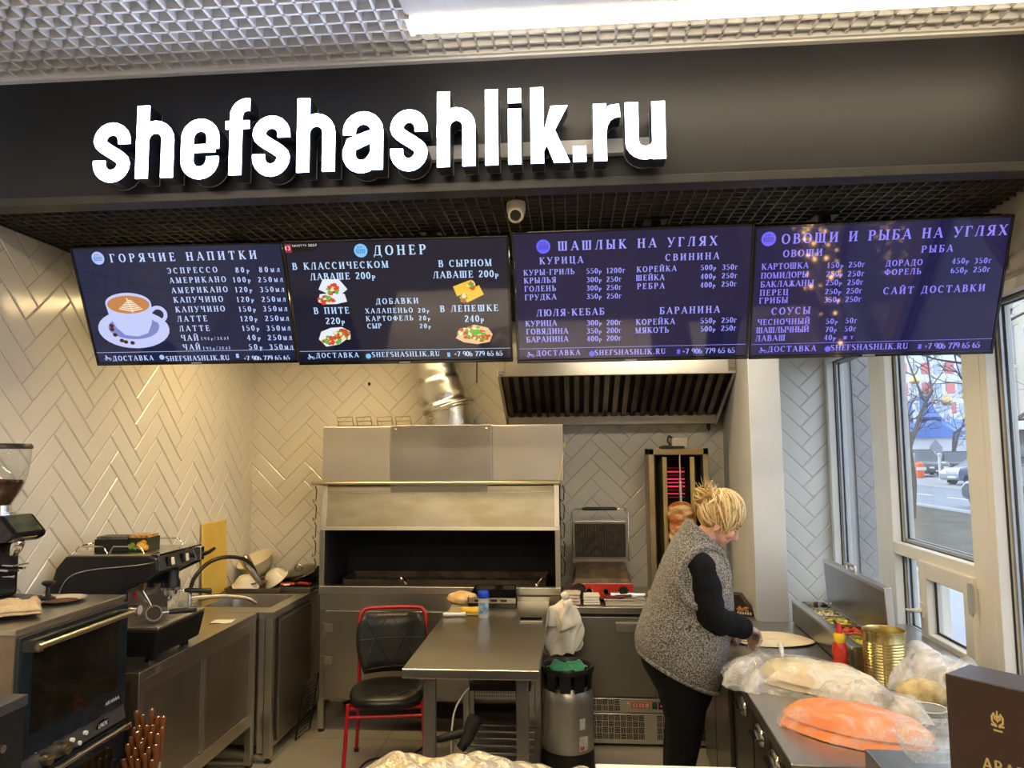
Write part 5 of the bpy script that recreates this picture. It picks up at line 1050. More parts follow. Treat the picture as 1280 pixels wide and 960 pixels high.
f = MB(); f.prism([(.13, -.013), (.20, -.016), (.27, .004), (.27, .008), (.13, .013)], .011, .0128); f.build('blade', CHROME, t)
def banana(label, loc, rz):
    q = thing('banana', label, 'banana', loc, rz)
    pts = spline([(-.065, .02, .016), (-.04, .002, .017), (0, -.008, .018), (.04, .002, .017), (.065, .022, .016)], 4)
    f = MB(); f.tube(pts, [.004]+[.012]+[.016]*12+[.013, .009, .004][:len(pts)-14], 7); f.build('peel', mat('banana_peel', (.72, .46, .04), .5, 0, .15, 20), q, smooth=60)
    f = MB(); f.tube([(.065, .022, .016), (.078, .032, .018)], [.004, .003], 6); f.build('stem', mat('banana_stem', (.12, .08, .03), .7), q)
banana('banana on the steel table, behind its twin beside the salt jar', (-.61, 4.50, .861), 10); banana('front banana of the pair beside the salt jar', (-.60, 4.44, .861), -14)
t = thing('salt_jar', 'clear plastic salt jar with a blue lid on the steel table', 'jar', (-.522, 4.35, .8605))
f = MB(); f.lathe([(0, 0), (.028, 0), (.031, .008), (.031, .105), (.026, .115), (.026, .118), (0, .118)], 28); f.build('jar_body', mat('clear_plastic', (.72, .74, .72), .15, 0, .03, alpha=.55), t, smooth=40)
f = MB(); f.lathe([(0, .002), (.026, .003), (.029, .010), (.029, .045), (0, .05)], 24); f.build('salt', mat('salt', (.88, .86, .80), .8), t, smooth=40)
f = MB(); f.lathe([(.0316, .03), (.0316, .092)], 26, arc=(R(200), R(330))); f.build('jar_label', mat('jar_label_blue', (.06, .22, .42), .5, 0, .4, 30, col2=(.55, .68, .75)), t)
f = MB(); f.lathe([(0, .118), (.032, .118), (.033, .122), (.032, .152), (.029, .156), (0, .156)], 28); f.build('jar_lid', mat('blue_lid', (.01, .06, .62), .35), t, smooth=40)
t = thing('bread_bin', 'shallow black metal pan tilted at the back of the steel table', 'pan', (-.50, 4.72, .862))
f = MB(); f.hexa([(-.15, -.09, 0), (.14, -.09, 0), (.14, .10, 0), (-.15, .10, 0), (-.15, -.09, .012), (.14, -.09, .012), (.13, .10, .012), (-.14, .10, .012)]); f.hexa([(-.15, -.095, 0), (.145, -.095, 0), (.145, -.09, 0), (-.15, -.09, 0), (-.155, -.095, .06), (.15, -.095, .06), (.15, -.085, .06), (-.155, -.085, .06)])
f.hexa([(-.145, .095, 0), (.135, .095, 0), (.135, .10, 0), (-.145, .10, 0), (-.125, .10, .105), (.125, .10, .105), (.125, .11, .105), (-.125, .11, .105)])
for s_ in (-1, 1): f.hexa([(s_*.145, -.09, 0), (s_*.15, -.09, 0), (s_*.14, .10, 0), (s_*.135, .10, 0), (s_*.15, -.09, .06), (s_*.155, -.09, .06), (s_*.13, .11, .105), (s_*.125, .11, .105)])
f.build('pan_body', BLACKG, t, bev=.003)
f = MB(); f.box(-.148, -.0965, .028, .145, -.0955, .058); f.build('pan_rim', STEELD, t); f = MB(); [f.cyl((x, -.0965, .04), .008, .002, 12, T(0, -.0965-0, 0) if False else None) for x in ()]
for x in (-.09, .01, .07): f = MB(); f.box(x-.02, -.0985, .036, x+.02, -.0965, .050); f.build('pan_slot', BLACK, t)
t = thing('mobile_phone', 'dark mobile phone lying flat near the right edge of the steel table', 'phone', (-.262, 4.30, .8608), 2)
f = MB(); f.box(-.045, -.035, 0, .095-.01, .038, .009); f.build('phone_body', CHROME, t, bev=.003, segs=3); f = MB(); f.box(-.042, -.032, .0088, .082, .035, .0098); f.build('phone_glass', BLACKG, t)
# bread wrapped in foil on the front counter
t = thing('front_counter', 'service counter edge carrying the foil-wrapped bread', 'counter', (-.4, 1.6, 0))
f = MB(); f.box(-1.25, 1.15, .885, .50, 2.03, .925); wb(f, 'countertop', STEELX, t, bev=.004)
f = MB(); f.box(-1.2, 1.2, .06, .45, 1.98, .885); wb(f, 'carcass', BLACKM, t); f = MB(); f.box(-1.15, 1.25, 0, .4, 1.93, .06); wb(f, 'base', BLACK, t)
t = thing('foil_wrapped_bread', 'flatbread in crumpled golden foil wrap on the counter edge', 'bread', (-.25, 1.85, .926))
def lump(u, v):
    x = -.33+.70*u; y = -.18+.34*v
    e = (max(0, 1-abs(2*u-1)**5)*max(0, 1-abs(2*v-1)**4))**.45
    h = .132-.02*u*0 + .006*math.sin(x*27+y*11)+.006*math.sin(x*41-y*37)+.004*math.sin(x*73+y*61)
    return (x+.01*math.sin(y*40), y+.008*math.sin(x*50), e*max(.02, h-(.025 if u > .5 else 0)*min(1, (u-.5)*4)))
f = MB(); f.surf(lump, 90, 44); f.build('foil_wrap', mat('golden_foil_wrap', (.74, .60, .36), .28, .55, .25, 7, col2=(.80, .74, .62), bump=.9, bscale=55), t, smooth=70)
f = MB(); f.box(.30, -.14, 0, .66, .16, .085); f.build('paper_liner', mat('paper_liner', (.82, .76, .66), .7), t, bev=.004)

# ---- chair
t = thing('cafe_chair', 'black quilted leatherette chair on a red tube frame beside the steel table', 'chair', (-1.075, 4.33, 0), 9)
LEA = mat('black_leatherette', (.007, .007, .0065), .34, 0, .2, 20, bump=.06, bscale=200)
REDP = mat('red_powder_coat', (.42, .012, .018), .32, 0, .06)
def seat(u, v):
    a = 2*PI*u; r = math.sin(PI*v/2) if v < 1 else 1
    return None
f = MB(); n = 48; rows = [(0, .492), (.5, .488), (.82, .487), (.95, .478), (1.0, .455), (.97, .430), (.85, .420), (0, .418)]
def seat_xy(a):
    c, s = math.cos(a), math.sin(a); q = (abs(c)**2.6+abs(s)**2.6)**(-1/2.6)
    w = .215*(1-.06*max(0, s)); return (w*q*c, (.205 if s > 0 else .225)*q*s)
vs = []; fs = []
for k, z in rows:
    for i in range(n):
        x, y = seat_xy(2*PI*i/n); vs.append((x*k, y*k-.02, z-.012*(k*k)*(1 if y < -.12 else 0)))
for r_ in range(len(rows)-1):
    for i in range(n): fs.append((r_*n+i, (r_+1)*n+i, (r_+1)*n+(i+1) % n, r_*n+(i+1) % n))
f.add(vs, [tuple(reversed(q)) for q in fs]); s_ = f.build('seat', LEA, t, smooth=60)
f = MB()
for a, b_ in (((-.04, -.10), (0, -.19)), ((.04, -.10), (0, -.19)), ((-.16, -.06), (-.07, -.2)), ((.16, -.06), (.07, -.2))): f.tube([(a[0], a[1], .4885), (b_[0], b_[1], .483)], .0022, 6)
f.build('seam', BLACK, s_)
# backrest pad, slightly wrapped around the sitter
def bw(z): return .155+.055*math.sin(min(1, max(0, (z-.50)/.20))*PI/2)-.05*max(0, (z-.74)/.10)**2
def back(u, v, out):
    z = .505+.335*v; w = bw(z); x = (2*u-1)*w
    y = .205+.06*v-.05*(2*u-1)**2
    e = min(1, 6*min(u, 1-u, v, 1-v)); th = .012+.026*e**.5
    return (x, y-(th if out else -.012), z)
f = MB(); f.surf(lambda u, v: back(u, v, True), 24, 18); k = len(f.v); f.surf(lambda u, v: back(1-u, v, False), 24, 18)
def quilt_y(x, z):
    v = (z-.505)/.335; u = (x/bw(z)+1)/2; return back(min(1, max(0, u)), v, True)[1]
# close the rim
bnd = [(i, 0) for i in range(24)]+[(24, j) for j in range(18)]+[(24-i, 18) for i in range(24)]+[(0, 18-j) for j in range(18)]
for q in range(len(bnd)):
    (a, b_), (c_, d_) = bnd[q], bnd[(q+1) % len(bnd)]
    f.f.append((a*19+b_, k+(24-a)*19+b_, k+(24-c_)*19+d_, c_*19+d_)); f.m.append(0)
b_ = f.build('backrest', LEA, t, smooth=50)
f = MB()
def seam(p, q):
    pts = [(p[0]+(q[0]-p[0])*i/8, p[1]+(q[1]-p[1])*i/8) for i in range(9)]
    f.tube([(x, quilt_y(x, z)-.0005, z) for x, z in pts], .0028, 6)
zm = .705
seam((-.20, zm-.01), (.20, zm)); seam((-.14, .53), (.15, .545))
for a, c_ in (((-.10, zm), (-.15, .56)), ((-.10, zm), (0, .545)), ((.08, zm), (0, .545)), ((.08, zm), (.15, .57)), ((-.10, zm), (-.15, .80)), ((-.10, zm), (-.03, .82)), ((.08, zm), (0, .82)), ((.08, zm), (.14, .80))): seam(a, c_)
f.build('seam', BLACK, b_)
r_ = .011
f = MB(); f.tube(spline([(-.195, .235, .40), (-.20, .255, .60), (-.205, .295, .78), (-.185, .31, .838), (-.13, .315, .856), (.13, .315, .856), (.185, .31, .838), (.205, .295, .78), (.20, .255, .60), (.195, .235, .40)], 5), r_, 12); f.build('back_frame', REDP, t, smooth=60)
f = MB(); f.tube([(-.19, -.17, .41), (.19, -.17, .41), (.19, .21, .41), (-.19, .21, .41)], r_*.9, 10, closed=True); f.tube([(-.215, -.185, .37), (.215, -.185, .37)], r_*.85, 10); f.build('seat_frame', REDP, t, smooth=60)
for x, y0, y1 in ((-.205, -.18, -.215), (.205, -.18, -.215), (-.195, .235, .315), (.195, .235, .315)):
    f = MB(); f.tube([(x, y0, .44), (x*1.06, (y0+y1)/2, .2), (x*1.12, y1, .012)], r_, 12); l_ = f.build('leg', REDP, t, smooth=60)
    f = MB(); f.lathe([(0, 0), (.015, 0), (.015, .018), (.0115, .024)], 12, c=(x*1.12, y1, 0)); f.build('rubber_foot', BLACK, l_, smooth=40)

# ---- keg with a green cloth
t = thing('beer_keg', 'silver plastic keg with a black crown collar, standing by the fridge counter', 'keg', (-.042, 4.42, 0))
f = MB(); f.lathe([(0, .115), (.135, .118), (.146, .135), (.148, .18), (.148, .40), (.142, .44), (.125, .475), (.10, .50), (0, .51)], 40); f.build('keg_body', mat('silver_keg', (.50, .49, .44), .33, .75, .05, 3), t, smooth=60)
f = MB(); f.lathe([(0, 0), (.150, 0), (.150, .11), (.144, .125), (.146, .14), (0, .14)], 40); f.build('keg_base', BLACK, t, smooth=40)
f = MB(); n = 10
f.lathe([(.135, .555), (.152, .56), (.156, .575), (.150, .59), (.138, .588), (.130, .57), (.135, .555)], 44)
for i in range(n):
    a0 = 2*PI*i/n; f.lathe([(.118, .47), (.138, .465), (.146, .565), (.134, .565), (.118, .47)], 4, arc=(a0, a0+2*PI/n*.72))
f.lathe([(.06, .50), (.13, .49), (.13, .50), (.06, .515)], 30)
f.build('collar', BLACK, t, smooth=40)
for a, h_, M_ in ((.018, .055, T(.08, -.125, .27) @ RZ(32)), (.028, .075, T(.085, -.122, .155) @ RZ(34))): f = MB(); f.box(-a, -.0035, 0, a, 0, h_, M_); f.build('paper_label', mat('keg_label', (.60, .56, .52), .6, 0, .1, 40), t)
f = MB(); f.box(-.022, -.0045, 0, .005, -.003, .02, T(.085, -.122, .16) @ RZ(34)); f.build('label_print', mat('label_red', (.5, .12, .08), .6), t)
f = MB()
def cloth(u, v):
    a = 2*PI*u; r = .118*v; return (r*math.cos(a), r*math.sin(a)*.9, .575+.022*(1-v)+.012*math.sin(5*a+3*v)*v+.008*math.sin(9*a)*v)
f.surf(cloth, 40, 10, True); o = f.build('green_cloth', mat('green_cloth', (.015, .23, .11), .8, 0, .15, 12, bump=.2, bscale=120, sheen=.3), loc=(-.042, 4.42, 0), solid=.003, smooth=70)
tag(o, 'crumpled green cloth stuffed into the black keg collar', 'cloth')

# ---- hand dryer blowing the coals, adapter and cables under the table
t = thing('air_blower', 'black hand-held air blower lying on the slatted shelf under the table', 'blower', (-.60, 4.36, .145))
f = MB(); f.tube([(.035, -.02, .17), (.025, -.03, .15), (-.01, -.06, .07), (-.03, -.08, .035)], [.034, .044, .038, .030], 18); f.build('barrel', mat('dusty_black', (.03, .027, .022), .6, 0, .3, 20), t, smooth=60)
f = MB(); f.tube([(.0, -.05, .10), (-.06, -.06, .085), (-.16, -.07, .06), (-.21, -.07, .05)], [.022, .024, .02, .014], 14); f.build('handle', BLACK, t, smooth=60)
f = MB(); f.tube([(-.03, -.08, .035), (-.045, -.095, .018)], [.030, .028], 18); f.build('nozzle', BLACKM, t, smooth=40)
f = MB(); f.tube(spline([(-.57, 4.74, .345), (-.64, 4.70, .37), (-.71, 4.55, .30), (-.725, 4.45, .19), (-.72, 4.40, .03), (-.74, 4.3, .006)], 8), .006, 10); o = f.build('white_cable', WHITE, smooth=60); tag(o, 'white cable arching down from the perforated rail under the table', 'cable')
t = thing('power_adapter', 'white cube mains adapter tilted on the floor by the table leg', 'adapter', (-.80, 4.28, 0))
f = MB(); f.box(-.036, -.036, -.036, .036, .036, .036, T(0, 0, .055) @ RZ(35) @ RX(28) @ RY(20)); f.build('adapter_body', mat('dirty_white', (.55, .50, .42), .6, 0, .1, 10), t, bev=.004)
f = MB(); f.cyl((0, 0, .0362), .018, .001, 18, T(0, 0, .055) @ RZ(35) @ RX(28) @ RY(20)); f.build('socket', GREY, t); f = MB(); f.tube([(.01, -.02, .03), (.03, -.06, .006), (.06, -.12, .005)], .005, 8); f.build('cord', WHITE, t)
f = MB(); f.tube(spline([(-.75, 4.30, .010), (-.80, 4.20, .008), (-.95, 4.34, .008), (-1.10, 4.50, .008), (-1.22, 4.46, .008), (-1.24, 4.30, .008), (-1.15, 4.18, .008), (-.98, 4.24, .008), (-.86, 4.20, .008), (-.70, 4.16, .008)], 8), .006, 8); o = f.build('floor_cable', BLACK, smooth=60); tag(o, 'loop of black cable lying on the floor under the red chair', 'cable')
f = MB(); f.tube(spline([(-1.03, 4.30, .018), (-1.0, 4.45, .018), (-.94, 4.62, .02), (-.90, 4.80, .02)], 8), .006, 8); o = f.build('floor_cable', BLACK, smooth=60); tag(o, 'second black cable running back under the charcoal grill', 'cable')
f = MB(); f.tube([(-.90, 4.895, .835), (-.77, 4.89, .832)], .0045, 8); f.tube([(-.94, 4.80, .74), (-.84, 4.82, .742)], .0045, 8)

# ---- refrigerated counter along the back wall
t = thing('fridge_counter', 'long stainless refrigerated counter with a slotted grille along its base', 'fridge', (.48, 5.12, 0))
fx0, fx1, fy0, fy1 = -.075, 1.03, 4.775, 5.47
f = MB(); f.box(fx0, fy0-.012, .803, fx1, fy1, .845); wb(f, 'worktop', STEELX, t, bev=.004)
f = MB(); f.box(fx0, fy0+.02, .29, fx1, fy1, .803); f.box(fx0+.02, fy0+.03, .02, fx1-.02, fy1, .29); wb(f, 'carcass', STEELD, t)
f = MB(); f.box(fx0, fy0+.006, .785, fx1, fy0+.02, .803); wb(f, 'top_seal', BLACK, t)
for a, b_ in ((fx0+.004, .503), (.512, fx1-.004)):
    f = MB(); f.box(a, fy0-.006, .298, b_, fy0+.02, .783); d = wb(f, 'door', mat('dull_steel_front', (.27, .25, .205), .42, .9, .05, 3), t, bev=.004)
    hx = .262 if a < .3 else .76
    f = MB(); f.box(hx, fy0-.010, .692, hx+.265, fy0-.006, .752); f.box(hx, fy0-.024, .738, hx+.265, fy0-.010, .752); f.box(hx+.01, fy0-.02, .70, hx+.255, fy0-.010, .738); wb(f, 'door_handle', mat('bright_handle', (.66, .64, .58), .3, 1), d, bev=.003)
f = MB(); f.box(fx0, fy0-.004, .205, fx1, fy0+.03, .29); p_ = wb(f, 'control_panel', STEELX, t, bev=.003)
f = MB(); f.box(fx0, fy0-.006, .02, fx1, fy0+.03, .20); q_ = wb(f, 'vent_panel', STEELX, t, bev=.003)
SLOT = mat('vent_slot', (.01, .009, .008), .8)
def slots(x0, x1, z0, z1, par, y):
    f = MB(); s = .037; i = 0; x = x0
    while x+s <= x1+.002:
        j = 0; z = z0
        while z+s <= z1+.004:
            for k in range(4):
                if (i+j) % 2: f.box(x+.003, y, z+.003+k*.0088, x+s-.003, y+.0025, z+.0085+k*.0088)
                else: f.box(x+.003+k*.0088, y, z+.003, x+.0085+k*.0088, y+.0025, z+s-.003)
            z += s; j += 1
        x += s; i += 1
    wb(f, 'vent_slots', SLOT, par)
slots(fx0+.02, .305, .212, .287, p_, fy0-.0055); slots(fx0+.02, .46, .045, .195, q_, fy0-.0075); slots(.50, fx1-.02, .045, .195, q_, fy0-.0075)
f = MB(); f.box(.348, fy0-.007, .233, .462, fy0-.004, .268); b_ = wb(f, 'maker_badge', mat('badge_red_plate', (.42, .09, .05), .4), p_, bev=.002)
f = MB(); write(f, 'ELECO', .358, .452, .2505, .02, T(0, fy0-.0075, 0) @ RX(90), .2, .15, False); wb(f, 'badge_lettering', mat('badge_pale', (.75, .6, .5), .5), b_)
f = MB(); f.box(.475, fy0-.008, .23, .505, fy0-.004, .27); wb(f, 'rocker_switch', mat('dark_green_switch', (.01, .05, .03), .4), p_); f = MB(); f.box(.514, fy0-.008, .228, .575, fy0-.004, .272); d_ = wb(f, 'temperature_display', BLACKG, p_)
f = MB(); write(f, '-3', .525, .562, .25, .022, T(0, fy0-.0085, 0) @ RX(90), .2, .16, False); wb(f, 'display_digits', mat('red_led', (.02, 0, 0), .4, emit=2.5, ecol=(1, .02, .06)), d_)
f = MB(); f.cyl((0, 0, 0), .007, .003, 12, T(.328, fy0-.004, .262) @ RX(90)); wb(f, 'screw', WHITE, p_)
f = MB(); [f.cyl((x, y, 0), .02, .025, 12) for x in (fx0+.06, fx1-.06) for y in (fy0+.1, fy1-.08)]; wb(f, 'feet', BLACK, t)

# ---- contact grill
t = thing('contact_grill', 'open contact grill with a red front panel on the fridge counter', 'grill', (.19, 5.08, .846))
f = MB(); f.box(-.195, -.14, .012, .195, .17, .115); f.build('housing', STEELD, t, bev=.004)
f = MB(); f.box(-.198, -.150, .016, .198, -.138, .112); p_ = f.build('control_panel', mat('red_panel', (.46, .03, .015), .35, 0, .05), t, bev=.002)
f = MB(); f.cyl((0, 0, 0), .052, .002, 30, T(-.155, -.150, .064) @ RX(90)); f.build('dial_plate', BLACK, p_)
f = MB(); f.cyl((0, 0, 0), .026, .02, 24, T(-.135, -.150, .064) @ RX(90)); f.box(-.005, -.172, .045, .005, -.168, .083, T(-.135, 0, 0)); f.build('knob', BLACK, p_, smooth=40)
f = MB(); f.box(-.185, -.1535, .062, -.165, -.1515, .074); f.build('power_light', mat('red_lamp', (.4, .02, .02), .3, emit=1.2, ecol=(1, .05, .02)), p_)
f = MB(); f.cyl((0, 0, 0), .034, .002, 26, T(.135, -.150, .064) @ RX(90)); f.cyl((0, 0, 0), .026, .022, 24, T(.135, -.150, .064) @ RX(90)); f.build('knob', BLACK, p_, smooth=40)
f = MB(); f.lathe([(.020, 0), (.024, 0), (.024, .003), (.020, .003), (.020, 0)], 24, T(-.088, -.15, .064) @ RX(90)); f.lathe([(.014, 0), (.02, 0), (.02, .003), (.014, .003), (.014, 0)], 24, T(.02, -.15, .064) @ RX(90)); f.build('dial_ring', CHROME, p_)
f = MB(); f.hexa([(-.19, -.13, .115), (.19, -.13, .115), (.19, .14, .13), (-.19, .14, .13), (-.175, -.11, .14), (.175, -.11, .14), (.165, .13, .215), (-.165, .13, .215)]); f.build('lower_plate', mat('scorched_plate', (.07, .05, .03), .6, .3, .5, 12, col2=(.14, .10, .06)), t, bev=.004)
f = MB(); f.box(-.19, .135, .2, .19, .165, .255, RX(0)); f.build('hinge_cover', STEELD, t)
f = MB(); f.box(-.172, .105, .25, .172, .13, .475, T(0, 0, 0)); l_ = f.build('upper_plate', mat('ribbed_iron', (.035, .030, .024), .5, .5, .4, 30), t, bev=.004)
f = MB(); [f.box(-.165+i*.0165, .101, .26, -.157+i*.0165, .1055, .465) for i in range(20)]; f.build('plate_ribs', mat('greasy_iron', (.06, .052, .04), .35, .5, .5, 25), l_)
f = MB(); f.box(-.182, .128, .235, .182, .165, .495); f.build('lid_shell', STEELD, t, bev=.006)
f = MB(); f.tube([(-.195, .13, .22), (-.195, .11, .555), (-.175, .105, .575), (.175, .105, .575), (.195, .11, .555), (.195, .13, .22)], .0065, 10); h_ = f.build('lid_handle', CHROME, t, smooth=60)
f = MB(); f.tube([(-.12, .103, .575), (-.10, .10, .578), (.10, .10, .578), (.12, .103, .575)], [.008, .012, .012, .008], 12); f.build('grip', BLACK, h_, smooth=60)
f = MB(); [f.cyl((x, y, 0), .014, .013, 12) for x in (-.17, .17) for y in (-.11, .14)]; f.build('feet', BLACK, t)

# ---- vertical doner grill
t = thing('doner_grill', 'upright doner grill with red glowing heating elements and a spit', 'grill', (.735, 5.27, .846))
dz = .99; DST = mat('browned_steel', (.46, .39, .26), .35, 1, .12, 5, rvar=.08, col2=(.38, .27, .12))
f = MB(); f.box(-.205, -.10, .02, -.165, .14, dz); f.box(.165, -.10, .02, .205, .14, dz); f.box(-.205, -.10, dz-.045, .205, .14, dz); f.box(-.205, .13, .02, .205, .15, dz); f.build('housing', DST, t, bev=.004)
f = MB(); f.box(-.165, .118, .10, .165, .13, dz-.045); f.box(-.165, -.09, .10, -.155, .12, dz-.05); f.box(.155, -.09, .10, .165, .12, dz-.05); f.build('burner_lining', SOOT, t)
for x, a in ((-.115, 14), (.115, -14)):
    f = MB(); f.box(-.016, -.09, .09, .016, .10, dz-.06, T(x, 0, 0) @ RZ(a)); f.build('side_shield', mat('yellowed_steel', (.52, .42, .20), .38, .9, .25, 6, (1, 1, .6)), t, bev=.003)
HOT = mat('glowing_element', (.1, 0, 0), .5, emit=1.1, ecol=(1, .03, .10)); WARMEL = mat('dim_element', (.08, 0, 0), .5, emit=.12, ecol=(1, .03, .06))
for g in range(3):
    for k in range(9):
        z = dz-.14-g*.27-k*.026
        f = MB(); f.tube([(-.068, .105, z), (.068, .105, z)], .0042 if (g == 0 and k in (1, 3, 5)) else .003, 8); f.build('heating_element', HOT if g == 0 and k in (1, 3, 4, 5, 7) else WARMEL, t)
f = MB(); f.box(-.20, -.24, 0, .20, .14, .03); f.hexa([(-.2, -.24, .03), (.2, -.24, .03), (.2, -.225, .03), (-.2, -.225, .03), (-.2, -.245, .06), (.2, -.245, .06), (.2, -.235, .06), (-.2, -.235, .06)]); f.build('drip_tray', STEEL, t, bev=.003)
f = MB(); f.tube([(.01, -.085, .04), (.01, -.085, dz+.02)], .006, 10); f.tube([(.01, -.085, dz-.38), (.01, -.085, dz-.22)], .012, 12); f.build('spit', CHROME, t, smooth=60)
f = MB(); f.box(-.045, -.11, dz+.005, .065, -.02, dz+.07); f.build('motor_box', mat('motor_steel', (.55, .50, .38), .35, .9, .08), t, bev=.004)
f = MB(); f.box(-.12, -.12, dz, .04, -.03, dz+.016); f.tube(spline([(-.02, -.06, dz+.06), (-.055, -.06, dz+.085), (-.065, -.06, dz+.05), (-.05, -.06, dz+.02), (-.1, -.06, dz+.015)], 6), .006, 8); f.build('motor_cable', BLACK, t, smooth=60)
f = MB(); rr = random.Random(9)
def meat(u, v):
    a = 2*PI*u; r = .088*(math.sin(min(1, v*6)*PI/2)*math.sin(min(1, (1-v)*7)*PI/2))**.5*(1+.06*math.sin(v*42+2*math.sin(a*2))+.05*math.sin(a*5+v*13))*(1-.12*(1-v))
    return (.01+r*math.cos(a), -.085+r*math.sin(a), .16+.47*v)
f.surf(meat, 44, 60, True); o = f.build('doner_meat', mat('roast_meat', (.42, .13, .03), .5, 0, .3, 11, (1, 1, 2.2), col2=(.82, .58, .30), bump=.35, bscale=30, cpos=(.42, .6)), loc=t.location, smooth=70)
tag(o, 'roasting doner meat stacked on the vertical spit', 'meat')

# ---- small things on the fridge counter
tray('food_tray', 'shallow steel tray of utensils on the fridge counter behind the woman', (.33, 4.89, .846), 0, .25, .17, .04, STEEL)
t = thing('serving_tongs', 'dark red-handled utensils lying in the steel tray', 'tool', (.30, 4.86, .858), 10)
f = MB(); f.tube([(-.09, 0, .028), (.02, 0, .03)], [.010, .012], 10); f.tube([(-.02, .03, .028), (.08, .035, .03)], [.010, .010], 10); f.build('handle', mat('dark_maroon', (.10, .01, .02), .3), t, smooth=60)
f = MB(); f.box(.02, -.012, .026, .10, .012, .03); f.build('blade', CHROME, t)
t = thing('foil_roll', 'roll of shiny foil in the steel tray', 'foil', (.35, 4.93, .853))
f = MB(); f.tube([(-.11, 0, .032), (.11, 0, .032)], .026, 20); f.build('foil', FOIL, t, smooth=40)
NAP = mat('stacked_napkins', (.80, .75, .63), .85, 0, .05, 20); PNK = mat('pinkish_napkins', (.66, .54, .44), .85, 0, .08, 30)
def stack(label, loc, rz, lx, ly, lz, m):
    q = thing('napkin_stack', label, 'napkins', loc, rz); n = 4
    for i in range(n):
        f = MB(); f.box(-lx/2+.002*(i % 2), -ly/2, i*lz/n, lx/2-.003*(i % 3), ly/2, (i+1)*lz/n-.0015); f.build('napkin', m, q, bev=.005, segs=3)
stack('stack of folded white napkins in front of the contact grill', (.115, 4.865, .846), 2, .105, .11, .062, NAP)
stack('stack of pinkish napkins behind the hanging white bag', (-.01, 4.87, .846), -3, .11, .11, .075, PNK)
t = thing('sauce_sachets', 'open box of sauce sachets on the counter beside the steel tray', 'box', (.53, 4.93, .846), 0)
f = MB(); f.box(-.05, -.06, 0, .05, .06, .045); f.build('carton', mat('brown_carton', (.35, .20, .09), .7), t); f = MB(); rr = random.Random(1)
for i in range(14): f.box(-.018, -.025, -.003, .018, .025, .003, T(rr.uniform(-.03, .03), rr.uniform(-.035, .035), .05+.002*i) @ RZ(rr.uniform(0, 180)) @ RX(rr.uniform(-40, 40)))
o = f.build('sachets', mat('sachet_print', (.62, .12, .05), .5, 0, .5, 60, col2=(.8, .55, .2)), t); o['kind'] = 'stuff'
# white carrier bag tied to the counter corner
t = thing('carrier_bag', 'knotted white carrier bag hanging from the fridge counter corner above the keg', 'bag', (-.07, 4.70, .58))
BAG = mat('white_bag_plastic', (.80, .74, .62), .45, 0, .05, 8, bump=.25, bscale=22, sub=.0)
def cbag(u, v):
    a = 2*PI*u; w = .045+.065*min(1, (1-v)*2.2)**.8 if v < .86 else .045*(1-v)/.14+.010
    fold = 1+.13*math.sin(5*a+6*v)+.07*math.sin(11*a-9*v)
    x = w*1.02*math.cos(a)*fold*(1 if v > .1 else .9+v); y = w*.42*math.sin(a)*fold
    return (x+.02*(v-.3), y, .33*v+.012*math.cos(a)*(1-v)+.006*math.sin(9*a)*(1-v))
f = MB(); f.surf(cbag, 64, 40, True); f.build('bag_body', BAG, t, smooth=70)
f = MB(); f.surf(lambda u, v: (.028+.05*(u-.5)*(1+v)+.01*math.sin(9*v), -.052-.012*math.sin(5*u)-.01*v, .31-.17*v+.03*u), 10, 12); f.surf(lambda u, v: (-.05+.06*(u-.5)*(1+v*.6), -.045-.012*math.sin(6*u+1), .29-.12*v-.02*u), 10, 10); f.build('bag_flap', BAG, t, smooth=70, solid=.002)
f = MB(); f.ell((.015, .01, .34), (.026, .022, .03), 16, 10, None, lambda d: 1+.18*math.sin(8*d.x+5*d.z)); f.tube([(.015, .01, .33), (.02, .05, .30), (.0, .07, .272)], [.012, .01, .008], 8); f.build('bag_knot', BAG, t, smooth=70)

# ================================================================== right side: preparation counter
CR = -2.06; CO = Vector((.651, 2.39, 0)); MC = Matrix.Translation(CO) @ RZ(CR)
def cth(name, label, cat, x, y, z, rz=0, group=None):
    p = MC @ Vector((x, y, z)); return thing(name, label, cat, tuple(p), CR+rz, group)
def film(name, tint=(.9, .9, .9), dens=.35, rough=.18, scale=18, bump=.6, hi=.75):
    m = bpy.data.materials.new(name); m.use_nodes = True; n = m.node_tree.nodes; L = m.node_tree.links; n.clear()
    o = n.new('ShaderNodeOutputMaterial'); tr = n.new('ShaderNodeBsdfTransparent'); tr.inputs['Color'].default_value = (*[min(1, c*1.04) for c in tint], 1)
    pb = n.new('ShaderNodeBsdfPrincipled'); pb.inputs['Base Color'].default_value = (*tint, 1); pb.inputs['Roughness'].default_value = rough
    tc = n.new('ShaderNodeTexCoord'); no = n.new('ShaderNodeTexNoise'); no.inputs['Scale'].default_value = scale; no.inputs['Detail'].default_value = 4; no.inputs['Distortion'].default_value = 1.2
    L.new(tc.outputs['Object'], no.inputs['Vector'])
    bp = n.new('ShaderNodeBump'); bp.inputs['Strength'].default_value = bump; bp.inputs['Distance'].default_value = .02
    L.new(no.outputs['Fac'], bp.inputs['Height']); L.new(bp.outputs[0], pb.inputs['Normal'])
    rp = n.new('ShaderNodeValToRGB'); rp.color_ramp.elements[0].position = .40; rp.color_ramp.elements[0].color = (dens*.6,)*3+(1,); rp.color_ramp.elements[1].position = .72; rp.color_ramp.elements[1].color = (hi,)*3+(1,)
    L.new(no.outputs['Fac'], rp.inputs[0])
    mx = n.new('ShaderNodeMixShader'); L.new(rp.outputs[0], mx.inputs[0]); L.new(tr.outputs[0], mx.inputs[1]); L.new(pb.outputs[0], mx.inputs[2]); L.new(mx.outputs[0], o.inputs[0])
    MAT[name] = m; return m
